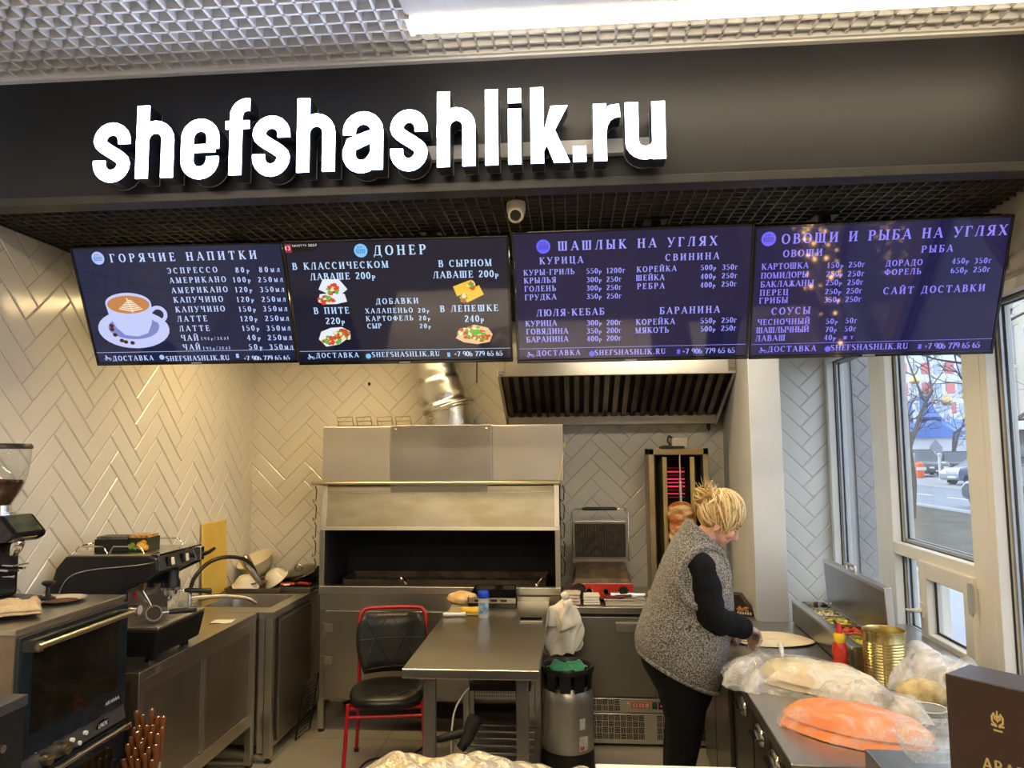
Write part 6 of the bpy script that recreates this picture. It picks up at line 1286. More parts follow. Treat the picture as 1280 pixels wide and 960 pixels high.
FILM = film('clear_bag_film', (.92, .91, .88), .14, .14, 9, .5, .55)
FILMW = film('milky_bag_film', (.92, .90, .86), .75, .3, 14, .5, .95)
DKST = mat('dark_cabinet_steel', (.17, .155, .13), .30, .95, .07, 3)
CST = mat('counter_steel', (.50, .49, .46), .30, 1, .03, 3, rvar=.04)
def base_unit(name, label, y0, y1, handles):
    t = cth(name, label, 'counter', .5, (y0+y1)/2, 0)
    o = -Vector((.5, (y0+y1)/2, 0)); M = T(*o)
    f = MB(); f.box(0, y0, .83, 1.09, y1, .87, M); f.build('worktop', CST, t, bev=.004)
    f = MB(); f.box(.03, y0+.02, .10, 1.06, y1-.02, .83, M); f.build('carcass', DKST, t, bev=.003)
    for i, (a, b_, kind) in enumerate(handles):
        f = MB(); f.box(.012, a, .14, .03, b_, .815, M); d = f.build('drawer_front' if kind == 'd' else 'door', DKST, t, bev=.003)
        f = MB()
        if kind == 'd':
            c = (a+b_)/2; f.lathe([(.0, 0), (.052, 0), (.056, .004), (.050, .012), (.03, .016), (0, .017)], 26, M @ T(.012, c, .775) @ RY(-90) @ Matrix.Diagonal((.62, 1.25, 1, 1)))
            f.box(-.022, c-.05, .770, .004, c+.05, .777, M)
        else: f.tube([M @ Vector(p) for p in ((.012, a+.03, .80), (-.012, a+.03, .80), (-.012, a+.03, .74), (.012, a+.03, .74))], .005, 8)
        f.build('handle', CHROME, d, smooth=50)
    f = MB(); f.box(.06, y0+.04, 0, 1.03, y1-.04, .10, M); f.build('plinth', BLACK, t)
    return t
base_unit('prep_counter', 'steel preparation counter with recessed oval handles, nearest the hall', 0, .998, ((.17, .33, 'd'), (.36, .62, 'd'), (.65, .97, 'd')))
base_unit('prep_counter', 'steel preparation counter where the woman works, next to the grey pier', 1.0, 1.925, ((1.18, 1.60, 'c'), (1.62, 1.90, 'c')))
t = cth('corner_shelf', 'narrow steel shelf along the grey pier behind the woman', 'shelf', .18, 2.14, 0)
f = MB(); f.box(-.17, -.205, .83, .145, .20, .868); f.build('shelf_top', CST, t, bev=.003); f = MB(); f.box(-.13, -.18, 0, .13, .18, .83); f.build('shelf_support', DKST, t)
t = cth('gift_box', 'small dark box with a colourful printed front standing on the narrow shelf by the pier', 'box', .235, 2.12, .8685, -20)
f = MB(); f.hexa([(-.06, -.05, 0), (.10, -.05, 0), (.10, .04, 0), (-.06, .04, 0), (-.06, -.05, .115), (.015, -.05, .115), (.015, .04, .115), (-.06, .04, .115)]); f.build('carton', mat('dark_brown_card', (.03, .018, .012), .4), t, bev=.002)
f = MB(); rr = random.Random(4)
for i in range(14): disc(f, rr.uniform(.0, .065), rr.uniform(.028, .05), .008, .006, .0006+i*.0001, T(0, -.05, 0) @ RX(90), 0, 360, 8)
f.build('food_print', mat('print_orange', (.75, .30, .06), .5, 0, .6, 90), t)
f = MB(); [f.box(.0+i*.014, -.0508, .008, .010+i*.014, -.05, .022) for i in range(6)]; f.build('print_band', mat('print_pale', (.7, .6, .42), .5), t)

# lavash being filled
t = cth('flatbread', 'large oval flatbread spread out on the counter in front of the woman', 'flatbread', .272, 1.505, .8705, -4)
LAV = mat('lavash', (.76, .62, .38), .75, 0, .06, 12, col2=(.80, .69, .48), bump=.12, bscale=60)
def lav(u, v):
    a = 2*PI*u; r = v; return (.215*r*math.cos(a), .15*r*math.sin(a), .0025+.0035*(1+math.sin(3*a+4*r))*r*r+.002*math.sin(r*11+a)*(1 if r < .97 else .6))
f = MB(); f.surf(lav, 56, 14, True); f.build('bread_sheet', LAV, t, smooth=80, solid=.002)
f = MB(); rr = random.Random(12)
t2 = cth('meat_filling', 'heap of chopped meat and greens on the flatbread under the gloved hand', 'food', .145, 1.455, .8735)
for nm, m_, n in (('chopped_meat', mat('chopped_meat', (.42, .17, .04), .5, 0, .5, 60, col2=(.62, .36, .12)), 80), ('chopped_greens', mat('chopped_greens', (.16, .24, .05), .6, 0, .5, 60), 26), ('chopped_onion', mat('chopped_onion', (.72, .60, .40), .5), 22)):
    f = MB()
    for i in range(n):
        a = rr.uniform(0, 2*PI); q = math.sqrt(rr.random()); x, y = .085*q*math.cos(a), .036*q*math.sin(a)
        f.ell((x, y, .010+.016*(1-q)*rr.random()), (rr.uniform(.005, .009), rr.uniform(.004, .007), rr.uniform(.003, .006)), 7, 5, RZ(0))
    o = f.build(nm, m_, t2, smooth=60); o['kind'] = 'stuff'

# chilled topping unit with open lid
t = cth('topping_unit', 'low steel topping unit with its lid open and containers of vegetables', 'topping unit', .64, 1.40, .8705)
def tl(f, x0, y0, z0, x1, y1, z1): f.box(x0-.64, y0-1.40, z0, x1-.64, y1-1.40, z1)
sx0, sx1, sy0, sy1, sh = .485, .715, .93, 1.905, .118
f = MB(); tl(f, sx0, sy0, .006, sx0+.012, sy1, sh-.01); tl(f, sx1-.012, sy0, .006, sx1, sy1, sh); tl(f, sx0, sy0, .006, sx1, sy0+.012, sh); tl(f, sx0, sy1-.012, .006, sx1, sy1, sh); tl(f, sx0, sy0, .004, sx1, sy1, .012)
f.build('housing', mat('satin_dark_steel', (.26, .245, .21), .28, 1, .04, 3), t, bev=.003)
f = MB(); tl(f, sx0-.003, sy0, sh-.012, sx0+.045, sy1, sh+.002); tl(f, sx0+.158, sy0, sh-.012, sx0+.175, sy1, sh+.002); tl(f, sx0, sy0, sh-.012, sx1, sy0+.02, sh+.001); tl(f, sx0, sy1-.02, sh-.012, sx1, sy1, sh+.001); f.build('top_rim', STEELX, t, bev=.003)
f = MB(); tl(f, sx0+.175, sy0, sh-.02, sx1, sy1, sh+.006); f.build('rear_cover', STEELD, t, bev=.003)
f = MB(); f.box(-.002, -.43, .0, .020, .44, .225, T(.662-.64, 1.42-1.40, sh+.006) @ RY(-3)); l_ = f.build('lid', mat('lid_steel', (.30, .27, .22), .30, 1, .06, 3), t, bev=.004)
f = MB(); f.box(-.006, -.43, .212, .026, .44, .231, T(.662-.64, .02, sh+.006) @ RY(-3)); f.box(-.006, -.436, 0, .026, -.43, .231, T(.662-.64, .02, sh+.006) @ RY(-3)); f.build('lid_edge', STEELX, l_, bev=.003)
f = MB(); f.tube([T(.662-.64, .02, sh+.006) @ RY(-3) @ Vector(p) for p in ((.012, -.03, .229), (.012, -.03, .258), (.012, .10, .258), (.012, .10, .229))], .007, 10); f.build('lid_handle', STEEL, l_, smooth=60)
f = MB(); [f.tube([(.012, y, sh+.004), (.045, y, sh+.012)], .012, 10) for y in (-.34, .40)]; f.build('lid_hinge', STEELD, t, smooth=40)
pans = [('empty steel', None, None), ('onion', (.78, .72, .52), (.62, .58, .34)), ('pickles', (.42, .38, .05), (.72, .62, .18)), ('tomatoes', (.42, .05, .015), (.60, .12, .04)), ('peppers', (.55, .48, .05), (.78, .70, .12))]
for i, (nm, c1, c2) in enumerate(pans):
    yb = 1.875-i*.187; ya = yb-.178; x0, x1 = sx0+.034, sx0+.160
    q = cth('food_container', 'steel container of %s in the topping unit, %s' % (('salad leftovers', 'chopped onion', 'pickle slices', 'tomato slices', 'yellow peppers')[i], ('farthest from the hall', 'second from the pier', 'in the middle', 'second from the can', 'nearest the gold can')[i]), 'container', (x0+x1)/2, (ya+yb)/2, .8705, 0, 'food containers in the topping unit')
    lx, ly = (x1-x0)/2, (yb-ya)/2
    f = MB()
    def gn(u, v):
        a = 2*PI*u; c, s = math.cos(a), math.sin(a); e = (abs(c)**8+abs(s)**8)**(-1/8); k, z = ((1.0, sh+.004), (.93, sh+.004), (.90, sh-.03), (.86, .016), (0, .014))[int(round(v*4))]
        return (lx*e*c*k, ly*e*s*k, z)
    f.surf(gn, 40, 4, True); f.build('container_body', CHROME, q, smooth=35)
    f = MB(); rr = random.Random(i)
    if c1 is None: c1, c2 = (.35, .33, .18), (.55, .52, .35)
    zt = sh-.05 if i == 0 else sh-.022
    f.box(-lx*.84, -ly*.84, .018, lx*.84, ly*.84, zt-.006)
    for k in range(70):
        M = T(rr.uniform(-.76, .76)*lx, rr.uniform(-.76, .76)*ly, zt+rr.uniform(-.004, .012)) @ RZ(rr.uniform(0, 180)) @ RX(rr.uniform(-35, 35)) @ RY(rr.uniform(-30, 30))
        if i in (2, 3): f.cyl((0, 0, 0), rr.uniform(.013, .018), .005, 12, M)
        else: f.box(-.012, -.005, -.002, .012, .005, .003, M)
    o = f.build('chopped_food', mat('food_%d' % i, c1, .4, 0, .3, 45, col2=c2), q); o['kind'] = 'stuff'
    if i == 3: f = MB(); f.tube([(-.03, .05, zt+.01), (-.06, .075, sh+.03)], [.010, .006], 8); f.build('serving_spoon', BLACK, q)
# red sauce bottle and gold can
t = cth('sauce_bottle', 'red sauce bottle with a yellow neck and red nozzle beside the gold can', 'bottle', .435, .925, .8705)
f = MB(); f.lathe([(0, 0), (.030, 0), (.033, .006), (.033, .05), (.028, .07), (.033, .09), (.030, .12), (.020, .142), (.0, .145)], 28); f.build('bottle_body', mat('red_sauce', (.55, .03, .008), .18, 0, .15, 10, coat=.3), t, smooth=50)
f = MB(); f.lathe([(.0332, .02), (.0334, .048)], 20, arc=(R(210), R(300))); f.build('bottle_label', mat('dark_red_label', (.12, .01, .005), .4), t)
f = MB(); f.lathe([(.021, .138), (.024, .142), (.024, .168), (.018, .176), (0, .176)], 24); f.build('bottle_cap', mat('yellow_cap', (.80, .52, .01), .35), t, smooth=40)
f = MB(); f.lathe([(.014, .175), (.012, .185), (.006, .212), (.004, .218), (0, .218)], 20); f.build('nozzle', mat('red_nozzle', (.62, .02, .01), .35), t, smooth=60)
t = cth('tin_can', 'large open gold ribbed can standing by the topping unit', 'can', .585, .845, .8705)
GOLD = mat('gold_tin', (.60, .48, .20), .24, 1, .08, 4)
f = MB(); pr_ = [(0, .002), (.078, .002), (.081, 0), (.081, .008)]
for i in range(14): pr_ += [(.0782, .016+i*.0115), (.0815, .022+i*.0115)]
pr_ += [(.079, .192), (.079, .205), (.082, .208), (.082, .213), (.079, .213), (.077, .206), (.077, .15)]
f.lathe(pr_, 56); f.build('can_body', GOLD, t, smooth=25)
f = MB(); f.box(-.0035, -.0818, .006, .0035, -.0795, .205, RZ(-22)); f.build('can_seam', mat('seam_tin', (.42, .33, .14), .35, 1), t)
f = MB(); rr = random.Random(3); f.lathe([(0, .155), (.0765, .155)], 40)
for i in range(50):
    a = rr.uniform(0, 2*PI); q = .066*math.sqrt(rr.random()); f.ell((q*math.cos(a), q*math.sin(a), .163+rr.uniform(-.006, .014)), (.012, .009, .007), 8, 6)
o = f.build('pickles', mat('pickled_veg', (.30, .28, .04), .3, 0, .4, 30, col2=(.58, .50, .10)), t, smooth=60); o['kind'] = 'stuff'

# long bag of flatbreads
t = cth('flatbread_bag', 'long clear plastic bag of pale flatbreads lying across the counter', 'bag', .24, .815, .8705, 0)
def blob(f, cx, cy, rz_, rx, ry, h, amp, seed, z0=.0, pw=.5, nu=72, nv=26, sq=2.4, full=True):
    rr = random.Random(seed); ph = [rr.uniform(0, 6.28) for _ in range(8)]
    def g(u, v):
        a = 2*PI*u; c, s = math.cos(a), math.sin(a); q = (abs(c)**sq+abs(s)**sq)**(-1/sq)
        k = 1+amp*(.5*math.sin(5*a+ph[0])+.35*math.sin(9*a+ph[1])+.25*math.sin(17*a+ph[2]))
        if v < .5: r = v*2; zz = z0
        else: r = 1-(v-.5)*2; zz = z0+h*max(0, 1-r**2.2)**pw
        x, y = rx*q*c*k*r, ry*q*s*k*r
        if v > .5: zz += h*amp*(.8*math.sin(x*38+y*21+ph[3])+.6*math.sin(x*23-y*52+ph[4])+.5*math.sin(y*71+x*9+ph[5]))*min(1, (1-r)*5)
        if v > .5: zz = max(z0+.001, zz)
        C_, S_ = math.cos(R(rz_)), math.sin(R(rz_))
        return (cx+x*C_-y*S_, cy+x*S_+y*C_, zz)
    f.surf(g, nu, nv, True)
BRD = mat('stacked_flatbread', (.72, .56, .30), .75, 0, .08, 7, col2=(.80, .69, .47), bump=.15, bscale=40)
for i in range(2):
    f = MB(); blob(f, .05+.01*i, -.02-.012*i, -38, .245-.006*i, .145, (.03, .055)[i], .035, 20+i, .004+.026*i, .45, 60, 16); f.build('flatbread_sheet', BRD, t, smooth=70)
f = MB(); blob(f, .00, -.02, -38, .335, .20, .100, .045, 5, .001, .62, 110, 40); f.build('bag_film', FILM, t, smooth=70)
f = MB(); blob(f, -.17, .02, 58, .19, .11, .10, .07, 8, .001, .7, 80, 30); f.build('gathered_film', FILMW if False else FILM, t, smooth=70)
f = MB(); f.tube([(-.02, .22, .08), (-.05, .10, .125), (-.07, -.02, .11)], [.004, .012, .006], 8); f.build('film_fold', FILMW, t, smooth=70)
# pack of orange flatbreads
t = cth('orange_flatbread_pack', 'pack of orange flatbreads in clear film at the near end of the counter', 'flatbread', .272, .268, .8705, 0)
ORG = mat('orange_flatbread', (.80, .25, .045), .6, 0, .08, 6, col2=(.84, .33, .09), bump=.12, bscale=30)
for i in range(2):
    f = MB(); blob(f, .0+.008*i, .012*i, -33, .24-.008*i, .138-.006*i, (.034, .05)[i], .035, 40+i, .003+.028*i, .42, 72, 18, 2.2); f.build('flatbread_sheet', ORG, t, smooth=70)
f = MB(); blob(f, .0, .01, -33, .25, .148, .092, .03, 13, .001, .55, 100, 34); f.build('pack_film', film('orange_pack_film', (.95, .86, .80), .12, .14, 9, .5, .45), t, smooth=70)
f = MB(); blob(f, .12, .17, -40, .19, .075, .085, .14, 17, .03, .7, 80, 30); f.build('gathered_film', FILM, t, smooth=70)
# bag of potatoes
t = cth('potato', 'big pale potato lying at the mouth of the plastic bag', 'potato', .605, .545, .8705, -8)
f = MB(); f.ell((0, 0, .052), (.093, .055, .052), 30, 18, None, lambda d: 1+.05*math.sin(3*d.x+2*d.y+1)+.03*math.sin(7*d.y+4*d.z)); f.build('potato_skin', mat('potato_skin', (.42, .29, .11), .75, 0, .15, 34, col2=(.66, .51, .25), bump=.3, bscale=60), t, smooth=80)
t = cth('vegetable_bag', 'crumpled milky plastic bag of potatoes and onions by the window', 'bag', .72, .80, .8705, 0)
f = MB(); blob(f, 0, 0, -20, .165, .13, .15, .10, 33, .001, .55, 100, 40); f.build('bag_film', FILMW, t, smooth=70)
f = MB(); blob(f, .06, -.12, 25, .12, .10, .135, .12, 34, .001, .5, 80, 30); f.build('bag_mouth', FILM, t, smooth=70)
for i, (x, y, z, r, c) in enumerate(((.0, -.06, .06, .05, 0), (.08, -.10, .06, .052, 0), (-.04, -.05, .08, .028, 1))):
    f = MB(); f.ell((x, y, z), (r*1.25, r, r*.85), 20, 12); f.build('potato' if c == 0 else 'red_onion', MAT['potato_skin'] if c == 0 else mat('red_onion', (.25, .04, .08), .4), t, smooth=80)
# clear packaging
PET = film('clear_packaging', (.90, .91, .90), .22, .08, 30, .2, .40)
t = cth('clear_lid_stack', 'clear plastic lids stacked beside the potato', 'packaging', .565, .40, .8705, 20)
for i in range(3):
    f = MB(); f.lathe([(.05, .001), (.055, .002), (.057, .014), (.046, .016), (.044, .010), (0, .010)], 36, T(0, 0, .012*i)); f.build('lid', PET, t, smooth=40)
f = MB(); f.lathe([(.058, 0), (.061, .003), (.058, .006), (.054, .003), (.058, 0)], 36, T(0, 0, .046)); f.build('lid_rim', mat('clear_rim', (.75, .75, .72), .1, 0, .02, alpha=.7), t, smooth=60)
t = cth('cling_film_box', 'long pale box of wrapping film behind the orange flatbreads', 'box', .525, .46, .8705, 52)
f = MB(); f.box(-.17, -.022, 0, .17, .022, .044); f.build('carton', mat('pale_carton', (.62, .55, .38), .5), t, bev=.004); f = MB(); f.tube([(-.16, 0, .052), (.165, 0, .052)], .010, 12); f.build('film_roll', PET, t, smooth=60)
t = cth('clear_container', 'tall clear plastic food tub standing by the dark gift box', 'container', .70, .33, .8705, 0)
f = MB(); f.lathe([(0, .002), (.062, .002), (.075, .14), (.079, .142), (.079, .146), (.073, .144), (.060, .006), (0, .006)], 36); f.build('tub_body', PET, t, smooth=40)
f = MB(); f.lathe([(.08, .146), (.08, .156), (.03, .160), (0, .158)], 36); f.build('tub_lid', FILMW, t, smooth=40)
# front service counter with container and dark box
t = cth('front_counter', 'steel counter end at the hall side of the preparation counter', 'counter', .6, -.75, 0)
f = MB(); f.box(-.452, -.35, .945, .47, .545, 1.0); f.build('countertop', mat('blue_grey_steel', (.42, .43, .44), .3, 1, .03, 3), t, bev=.004)
f = MB(); f.box(-.43, -.33, .06, .45, .525, .945); f.build('carcass', DKST, t); f = MB(); f.box(-.4, -.3, 0, .42, .5, .06); f.build('plinth', BLACK, t)
t = cth('clear_food_box', 'ribbed clear plastic food box on the counter end', 'container', .318, -.255, 1.0008, -4)
def ribbed(u, v):
    a = 2*PI*u; c, s = math.cos(a), math.sin(a); e = (abs(c)**7+abs(s)**7)**(-1/7); k, z = ((0, .002), (.82, .002), (.86, .006), (.97, .046), (1.06, .048), (1.06, .052), (1.0, .054), (.93, .080), (.9, .083), (0, .083))[int(round(v*9))]
    rib = 1+(.012*math.sin(60*a) if 1 < v*9 < 8.2 else 0)
    return (.092*e*c*k*rib, .062*e*s*k*rib, z)
f = MB(); f.surf(ribbed, 240, 9, True); f.build('box_shell', PET, t, smooth=30)
t = thing('gift_carton', 'tall dark brown gift carton with a gold crest and lettering', 'box', (.816, 1.75, 1.0), -50)
BRN = mat('dark_brown_carton', (.030, .014, .009), .32, 0, .08, 5)
f = MB(); f.box(0, 0, 0, .20, .12, .325); f.build('carton', BRN, t, bev=.002)
GLD = mat('gold_print', (.62, .46, .20), .35, .6, .05)
MG = T(0, -.0006, 0) @ RX(90); GD = (-.0001, .0004)
f = MB()
write(f, 'ARARAT', .066, .190, .158, .024, MG @ T(0, 0, .0003), .19, .15, False)
f.build('gold_lettering', GLD, t)
f = MB(); cx, cz = 0, 0; MG = MG @ T(.100, .255, 0) @ Matrix.Diagonal((.62, .62, 1, 1))
for s_ in (-1, 1):
    stroke(f, [(cx+s_*.004, cz-.020), (cx+s_*.016, cz-.010), (cx+s_*.017, cz+.006), (cx+s_*.009, cz+.020)], .006, MG @ T(0, 0, .0003)); stroke(f, [(cx+s_*.002, cz-.004), (cx+s_*.009, cz+.002), (cx+s_*.006, cz+.014)], .005, MG @ T(0, 0, .0003))
    stroke(f, [(cx+s_*.002, cz-.023), (cx+s_*.020, cz-.020)], .007, MG @ T(0, 0, .0003))
stroke(f, [(cx, cz-.010), (cx, cz+.028)], .005, MG @ T(0, 0, .0003)); disc(f, cx, cz+.008, .005, .007, .0004, MG, 0, 360, 12); poly(f, [(-.014, -.040), (.014, -.040), (.014, -.034), (-.014, -.034)], .0003, MG)
f.build('gold_crest', GLD, t)

# ================================================================== the woman
WO = Vector((.46, 3.62, 0))
P_ = thing('person', 'woman with blonde pinned-up hair in a grey fleece vest bending over the flatbread', 'person', tuple(WO))
SKIN = mat('skin', (.66, .36, .25), .5, 0, .05, 14, sub=.08); BLK = mat('black_knit', (.0045, .0045, .005), .9, 0, .3, 40, sheen=.01, spec=.2, bump=.1, bscale=150)
FLEECE = mat('grey_fleece', (.04, .036, .031), .95, 0, 0, 190, col2=(.37, .345, .29), bump=.8, bscale=200, sheen=.2, detail=1.5, cpos=(.40, .62))
def loft(f, rings, n=40, sq=2.3, cap=True):
    """rings: (back(x,z), front(x,z), halfwidth, ymid)"""
    vs = []; fs = []
    for (bx, bz), (fx, fz), w, ym in rings:
        for i in range(n):
            a = 2*PI*i/n; c, s = math.cos(a), math.sin(a); q = (abs(c)**sq+abs(s)**sq)**(-1/sq)
            k = (1+c*q)/2; vs.append((bx+(fx-bx)*k, ym+w*q*s, bz+(fz-bz)*k))
    m = len(rings)
    for r_ in range(m-1):
        for i in range(n): fs.append((r_*n+i, r_*n+(i+1) % n, (r_+1)*n+(i+1) % n, (r_+1)*n+i))
    if cap: fs.append(tuple(reversed(range(n)))); fs.append(tuple((m-1)*n+i for i in range(n)))
    f.add(vs, fs)
def finish(o, vox, sm=6):
    d = o.modifiers.new('join', 'REMESH'); d.mode = 'VOXEL'; d.voxel_size = vox; d.use_smooth_shade = True
    s_ = o.modifiers.new('soften', 'SMOOTH'); s_.factor = .5; s_.iterations = sm
    return o
yc = 3.62
VR = [((.300, .893), (.666, .715), .222, yc), ((.286, .930), (.690, .83), .236, yc), ((.318, 1.02), (.722, .97), .236, yc), ((.360, 1.11), (.740, 1.11), .228, yc), ((.405, 1.225), (.728, 1.21), .224, yc), ((.436, 1.30), (.716, 1.27), .215, yc), ((.470, 1.37), (.706, 1.305), .175, yc), ((.510, 1.435), (.700, 1.325), .118, yc), ((.548, 1.474), (.690, 1.345), .078, yc)]
def shrink(rs, d): return [((b[0]+d, b[1]), (f_[0]-d, f_[1]), w-d, y) for b, f_, w, y in rs]
HC = Vector((.700, yc-.004, 1.500)); MH = Matrix.Translation(HC) @ RZ(-7) @ RY(35)      # head frame: x to the face, z to the crown
def hand_parts(f, M, side=1, curl=(28, 34, 22), grow=0.0, spread=.010, thumb=True):
    """x along the fingers, z back of the hand, thumb on +y*side"""
    g = grow
    f.ell((.045, 0, 0), (.050+g, .040+g, .017+g), 16, 12, M); f.ell((.008, 0, 0), (.030+g, .029+g, .019+g), 14, 10, M)
    for i, (y, L1, r) in enumerate(((.029, .042, .0092), (.010, .046, .0095), (-.010, .043, .0090), (-.027, .034, .0080))):
        p = Vector((.082-(.006 if i in (0, 3) else 0)-(.006 if i == 3 else 0), y*side, 0)); pts = [p+Vector((-.03, 0, 0)), p]; a = 0
        for k, (c_, l_) in enumerate(zip(curl, (L1, L1*.68, L1*.52))):
            a += c_*(1+.08*i); p = p+Vector((l_*math.cos(R(a)), (y*side)*.10*(1 if k == 0 else -.2), -l_*math.sin(R(a)))); pts.append(p)
        f.tube(spline(pts, 3), [r+g]*4+[(r+g)*(1-.035*j) for j in range(len(spline(pts, 3))-4)], 10, M)
        f.ell(tuple(pts[-1]), (r*.82+g,)*3, 10, 8, M); f.ell(tuple(pts[1]+Vector((0, 0, .002))), (r*1.08+g,)*3, 10, 8, M)
    if thumb:
        pts = [Vector((.018, .026*side, -.004)), Vector((.045, .047*side, -.012)), Vector((.074, .050*side, -.026)), Vector((.095, .040*side, -.038))]
        s3 = spline(pts, 4); f.tube(s3, [.0125+g]*3+[.0115+g]*4+[.0100+g]*(len(s3)-7), 10, M); f.ell(tuple(pts[-1]), (.009+g,)*3, 10, 8, M)
def frame(o, fwd, up):
    x = Vector(fwd).normalized(); z = (Vector(up)-x*Vector(up).dot(x)).normalized(); y = z.cross(x)
    return Matrix(((x.x, y.x, z.x, o[0]), (x.y, y.y, z.y, o[1]), (x.z, y.z, z.z, o[2]), (0, 0, 0, 1)))
SHR, ELR, WRR = Vector((.575, 3.455, 1.285)), Vector((.612, 3.392, 1.085)), Vector((.785, 3.560, 1.0))
SHL, ELL_, WRL = Vector((.590, 3.790, 1.285)), Vector((.640, 3.835, 1.085)), Vector((.745, 3.77, 1.03))
MR = frame(WRR+Vector((.010, .010, .0)), (.085, .10, -.050), (.1, .0, 1)); MLh = frame(WRL, (.06, -.04, -.075), (1, .2, .6))
LEGS = ((3.525, .0), (3.715, .015))
# body: one continuous surface
f = MB(); loft(f, shrink(VR, .03), 32)
f.tube([HC+Vector((-.105, .004, -.135)), HC+Vector((-.055, .004, -.075)), HC+Vector((-.015, .004, -.03))], [.062, .054, .052], 18)
f.ell((-.008, 0, .018), (.094, .074, .098), 26, 18, MH); f.ell((.030, 0, -.045), (.066, .060, .062), 22, 14, MH); f.ell((.058, 0, -.092), (.030, .034, .026), 18, 12, MH)
f.ell((.052, .0, -.072), (.042, .050, .036), 18, 12, MH); f.ell((.084, 0, .012), (.016, .042, .014), 14, 10, MH)
f.tube([(.088, 0, .006), (.101, 0, -.020), (.113, 0, -.042), (.100, 0, -.050)], [.011, .013, .0145, .011], 12, MH); f.ell((.094, .010, -.042), (.010, .008, .007), 10, 8, MH); f.ell((.094, -.010, -.042), (.010, .008, .007), 10, 8, MH)
f.ell((.088, 0, -.064), (.012, .022, .006), 14, 8, MH); f.ell((.085, 0, -.075), (.012, .020, .007), 14, 8, MH)
for s_ in (-1, 1): f.ell((.070, s_*.036, -.035), (.026, .022, .026), 14, 10, MH); f.ell((.004, s_*.073, -.040), (.015, .008, .027), 14, 10, MH @ RX(0)); f.tube([(.012+.016*math.cos(a), s_*.079, -.036+.026*math.sin(a)) for a in [R(-100+250*i/10) for i in range(11)]], .0050, 8, MH @ T(-.012, 0, 0))
for a, b_, c_ in ((SHR, ELR, WRR), (SHL, ELL_, WRL)): f.tube(spline([a, a*.5+b_*.5, b_, b_*.5+c_*.5, c_], 4), [.048]*4+[.046]*4+[.044]*4+[.038]*4+[.030], 14)
hand_parts(f, MR, 1, (36, 40, 26)); hand_parts(f, MLh, -1, (24, 30, 20))
loft(f, [((.43, .70), (.57, .66), .12, yc), ((.35, .86), (.61, .80), .165, yc), ((.36, 1.0), (.65, .95), .175, yc)], 30)
for y, dx in LEGS: f.tube([(.475+dx, y, .86), (.485+dx, y, .70), (.492+dx, y, .55), (.480+dx, y, .46), (.458+dx, y, .34), (.452+dx, y, .12), (.452+dx, y, .06)], [.080, .078, .062, .052, .048, .036, .036], 18); f.ell((.50+dx, y, .045), (.115, .042, .038), 16, 10)
body = finish(wb(f, 'body', SKIN, P_), .005, 3)
# sleeves, trousers, shoes
for nm, a, b_, c_ in (('sleeve', SHR, ELR, WRR), ('sleeve', SHL, ELL_, WRL)):
    f = MB(); cl = spline([a+Vector((-.0, .05 if a is SHR else -.05, .0)), a+Vector((0, .01 if a is SHR else -.01, -.012)), a*.5+b_*.5, b_, b_*.5+c_*.5, c_*.97+b_*.03], 6); n = len(cl); rd = []
    for i in range(n):
        u = i/(n-1); r = .087-.020*min(1, u/.5)-.018*max(0, (u-.5)/.5); r += .0035*math.sin(i*1.9)*math.exp(-((u-.6)/.16)**2)+.002*math.sin(i*1.3); rd.append(r)
    rd[-1] -= .002; f.tube(cl, rd, 26); wb(f, nm, BLK, P_, smooth=70)
f = MB(); loft(f, [((.44, .60), (.585, .60), .165, yc), ((.385, .70), (.625, .68), .195, yc), ((.318, .82), (.66, .76), .216, yc), ((.298, .91), (.66, .83), .218, yc), ((.33, 1.0), (.68, .95), .215, yc)], 36)
for y, dx in LEGS: f.tube([(.480+dx, y, .84), (.490+dx, y, .72), (.497+dx, y, .60), (.490+dx, y, .52), (.472+dx, y, .42), (.463+dx, y, .32), (.455+dx, y, .14), (.455+dx, y, .085)], [.118, .112, .090, .078, .070, .064, .052, .054], 22)
finish(wb(f, 'trousers', BLK, P_), .009, 6)
for y, dx in LEGS:
    f = MB(); f.surf(lambda u, v: (lambda a, k, z: (.495+dx+(.135 if math.cos(a) > 0 else .10)*math.cos(a)*k, y+.048*math.sin(a)*k*(1-.18*max(0, math.cos(a))), z))(2*PI*u, (1, 1.03, 1, .93, .75, .0)[int(round(v*5))], (0, .012, .03, .055, .075, .085)[int(round(v*5))]), 32, 5, True); wb(f, 'shoe', mat('black_shoe', (.012, .012, .012), .5), P_, smooth=60)
# vest
f = MB()
V2 = VR[:-1]+[((.535, 1.468), (.698, 1.338), .092, yc), ((.545, 1.492), (.704, 1.352), .086, yc), ((.556, 1.494), (.696, 1.356), .078, yc), ((.562, 1.470), (.690, 1.340), .076, yc)]
loft(f, V2, 72, 2.4, False)
for v in f.v:      # soft folds of the fleece
    k = math.sin(v.z*23+v.x*9)*math.sin(v.x*19-v.z*6); n_ = Vector((v.x-.53, v.y-yc, 0)); 
    if n_.length > 1e-4 and v.z < 1.3: v += n_.normalized()*k*.007
ve = wb(f, 'vest', FLEECE, P_, smooth=80, solid=.014, sub=1)
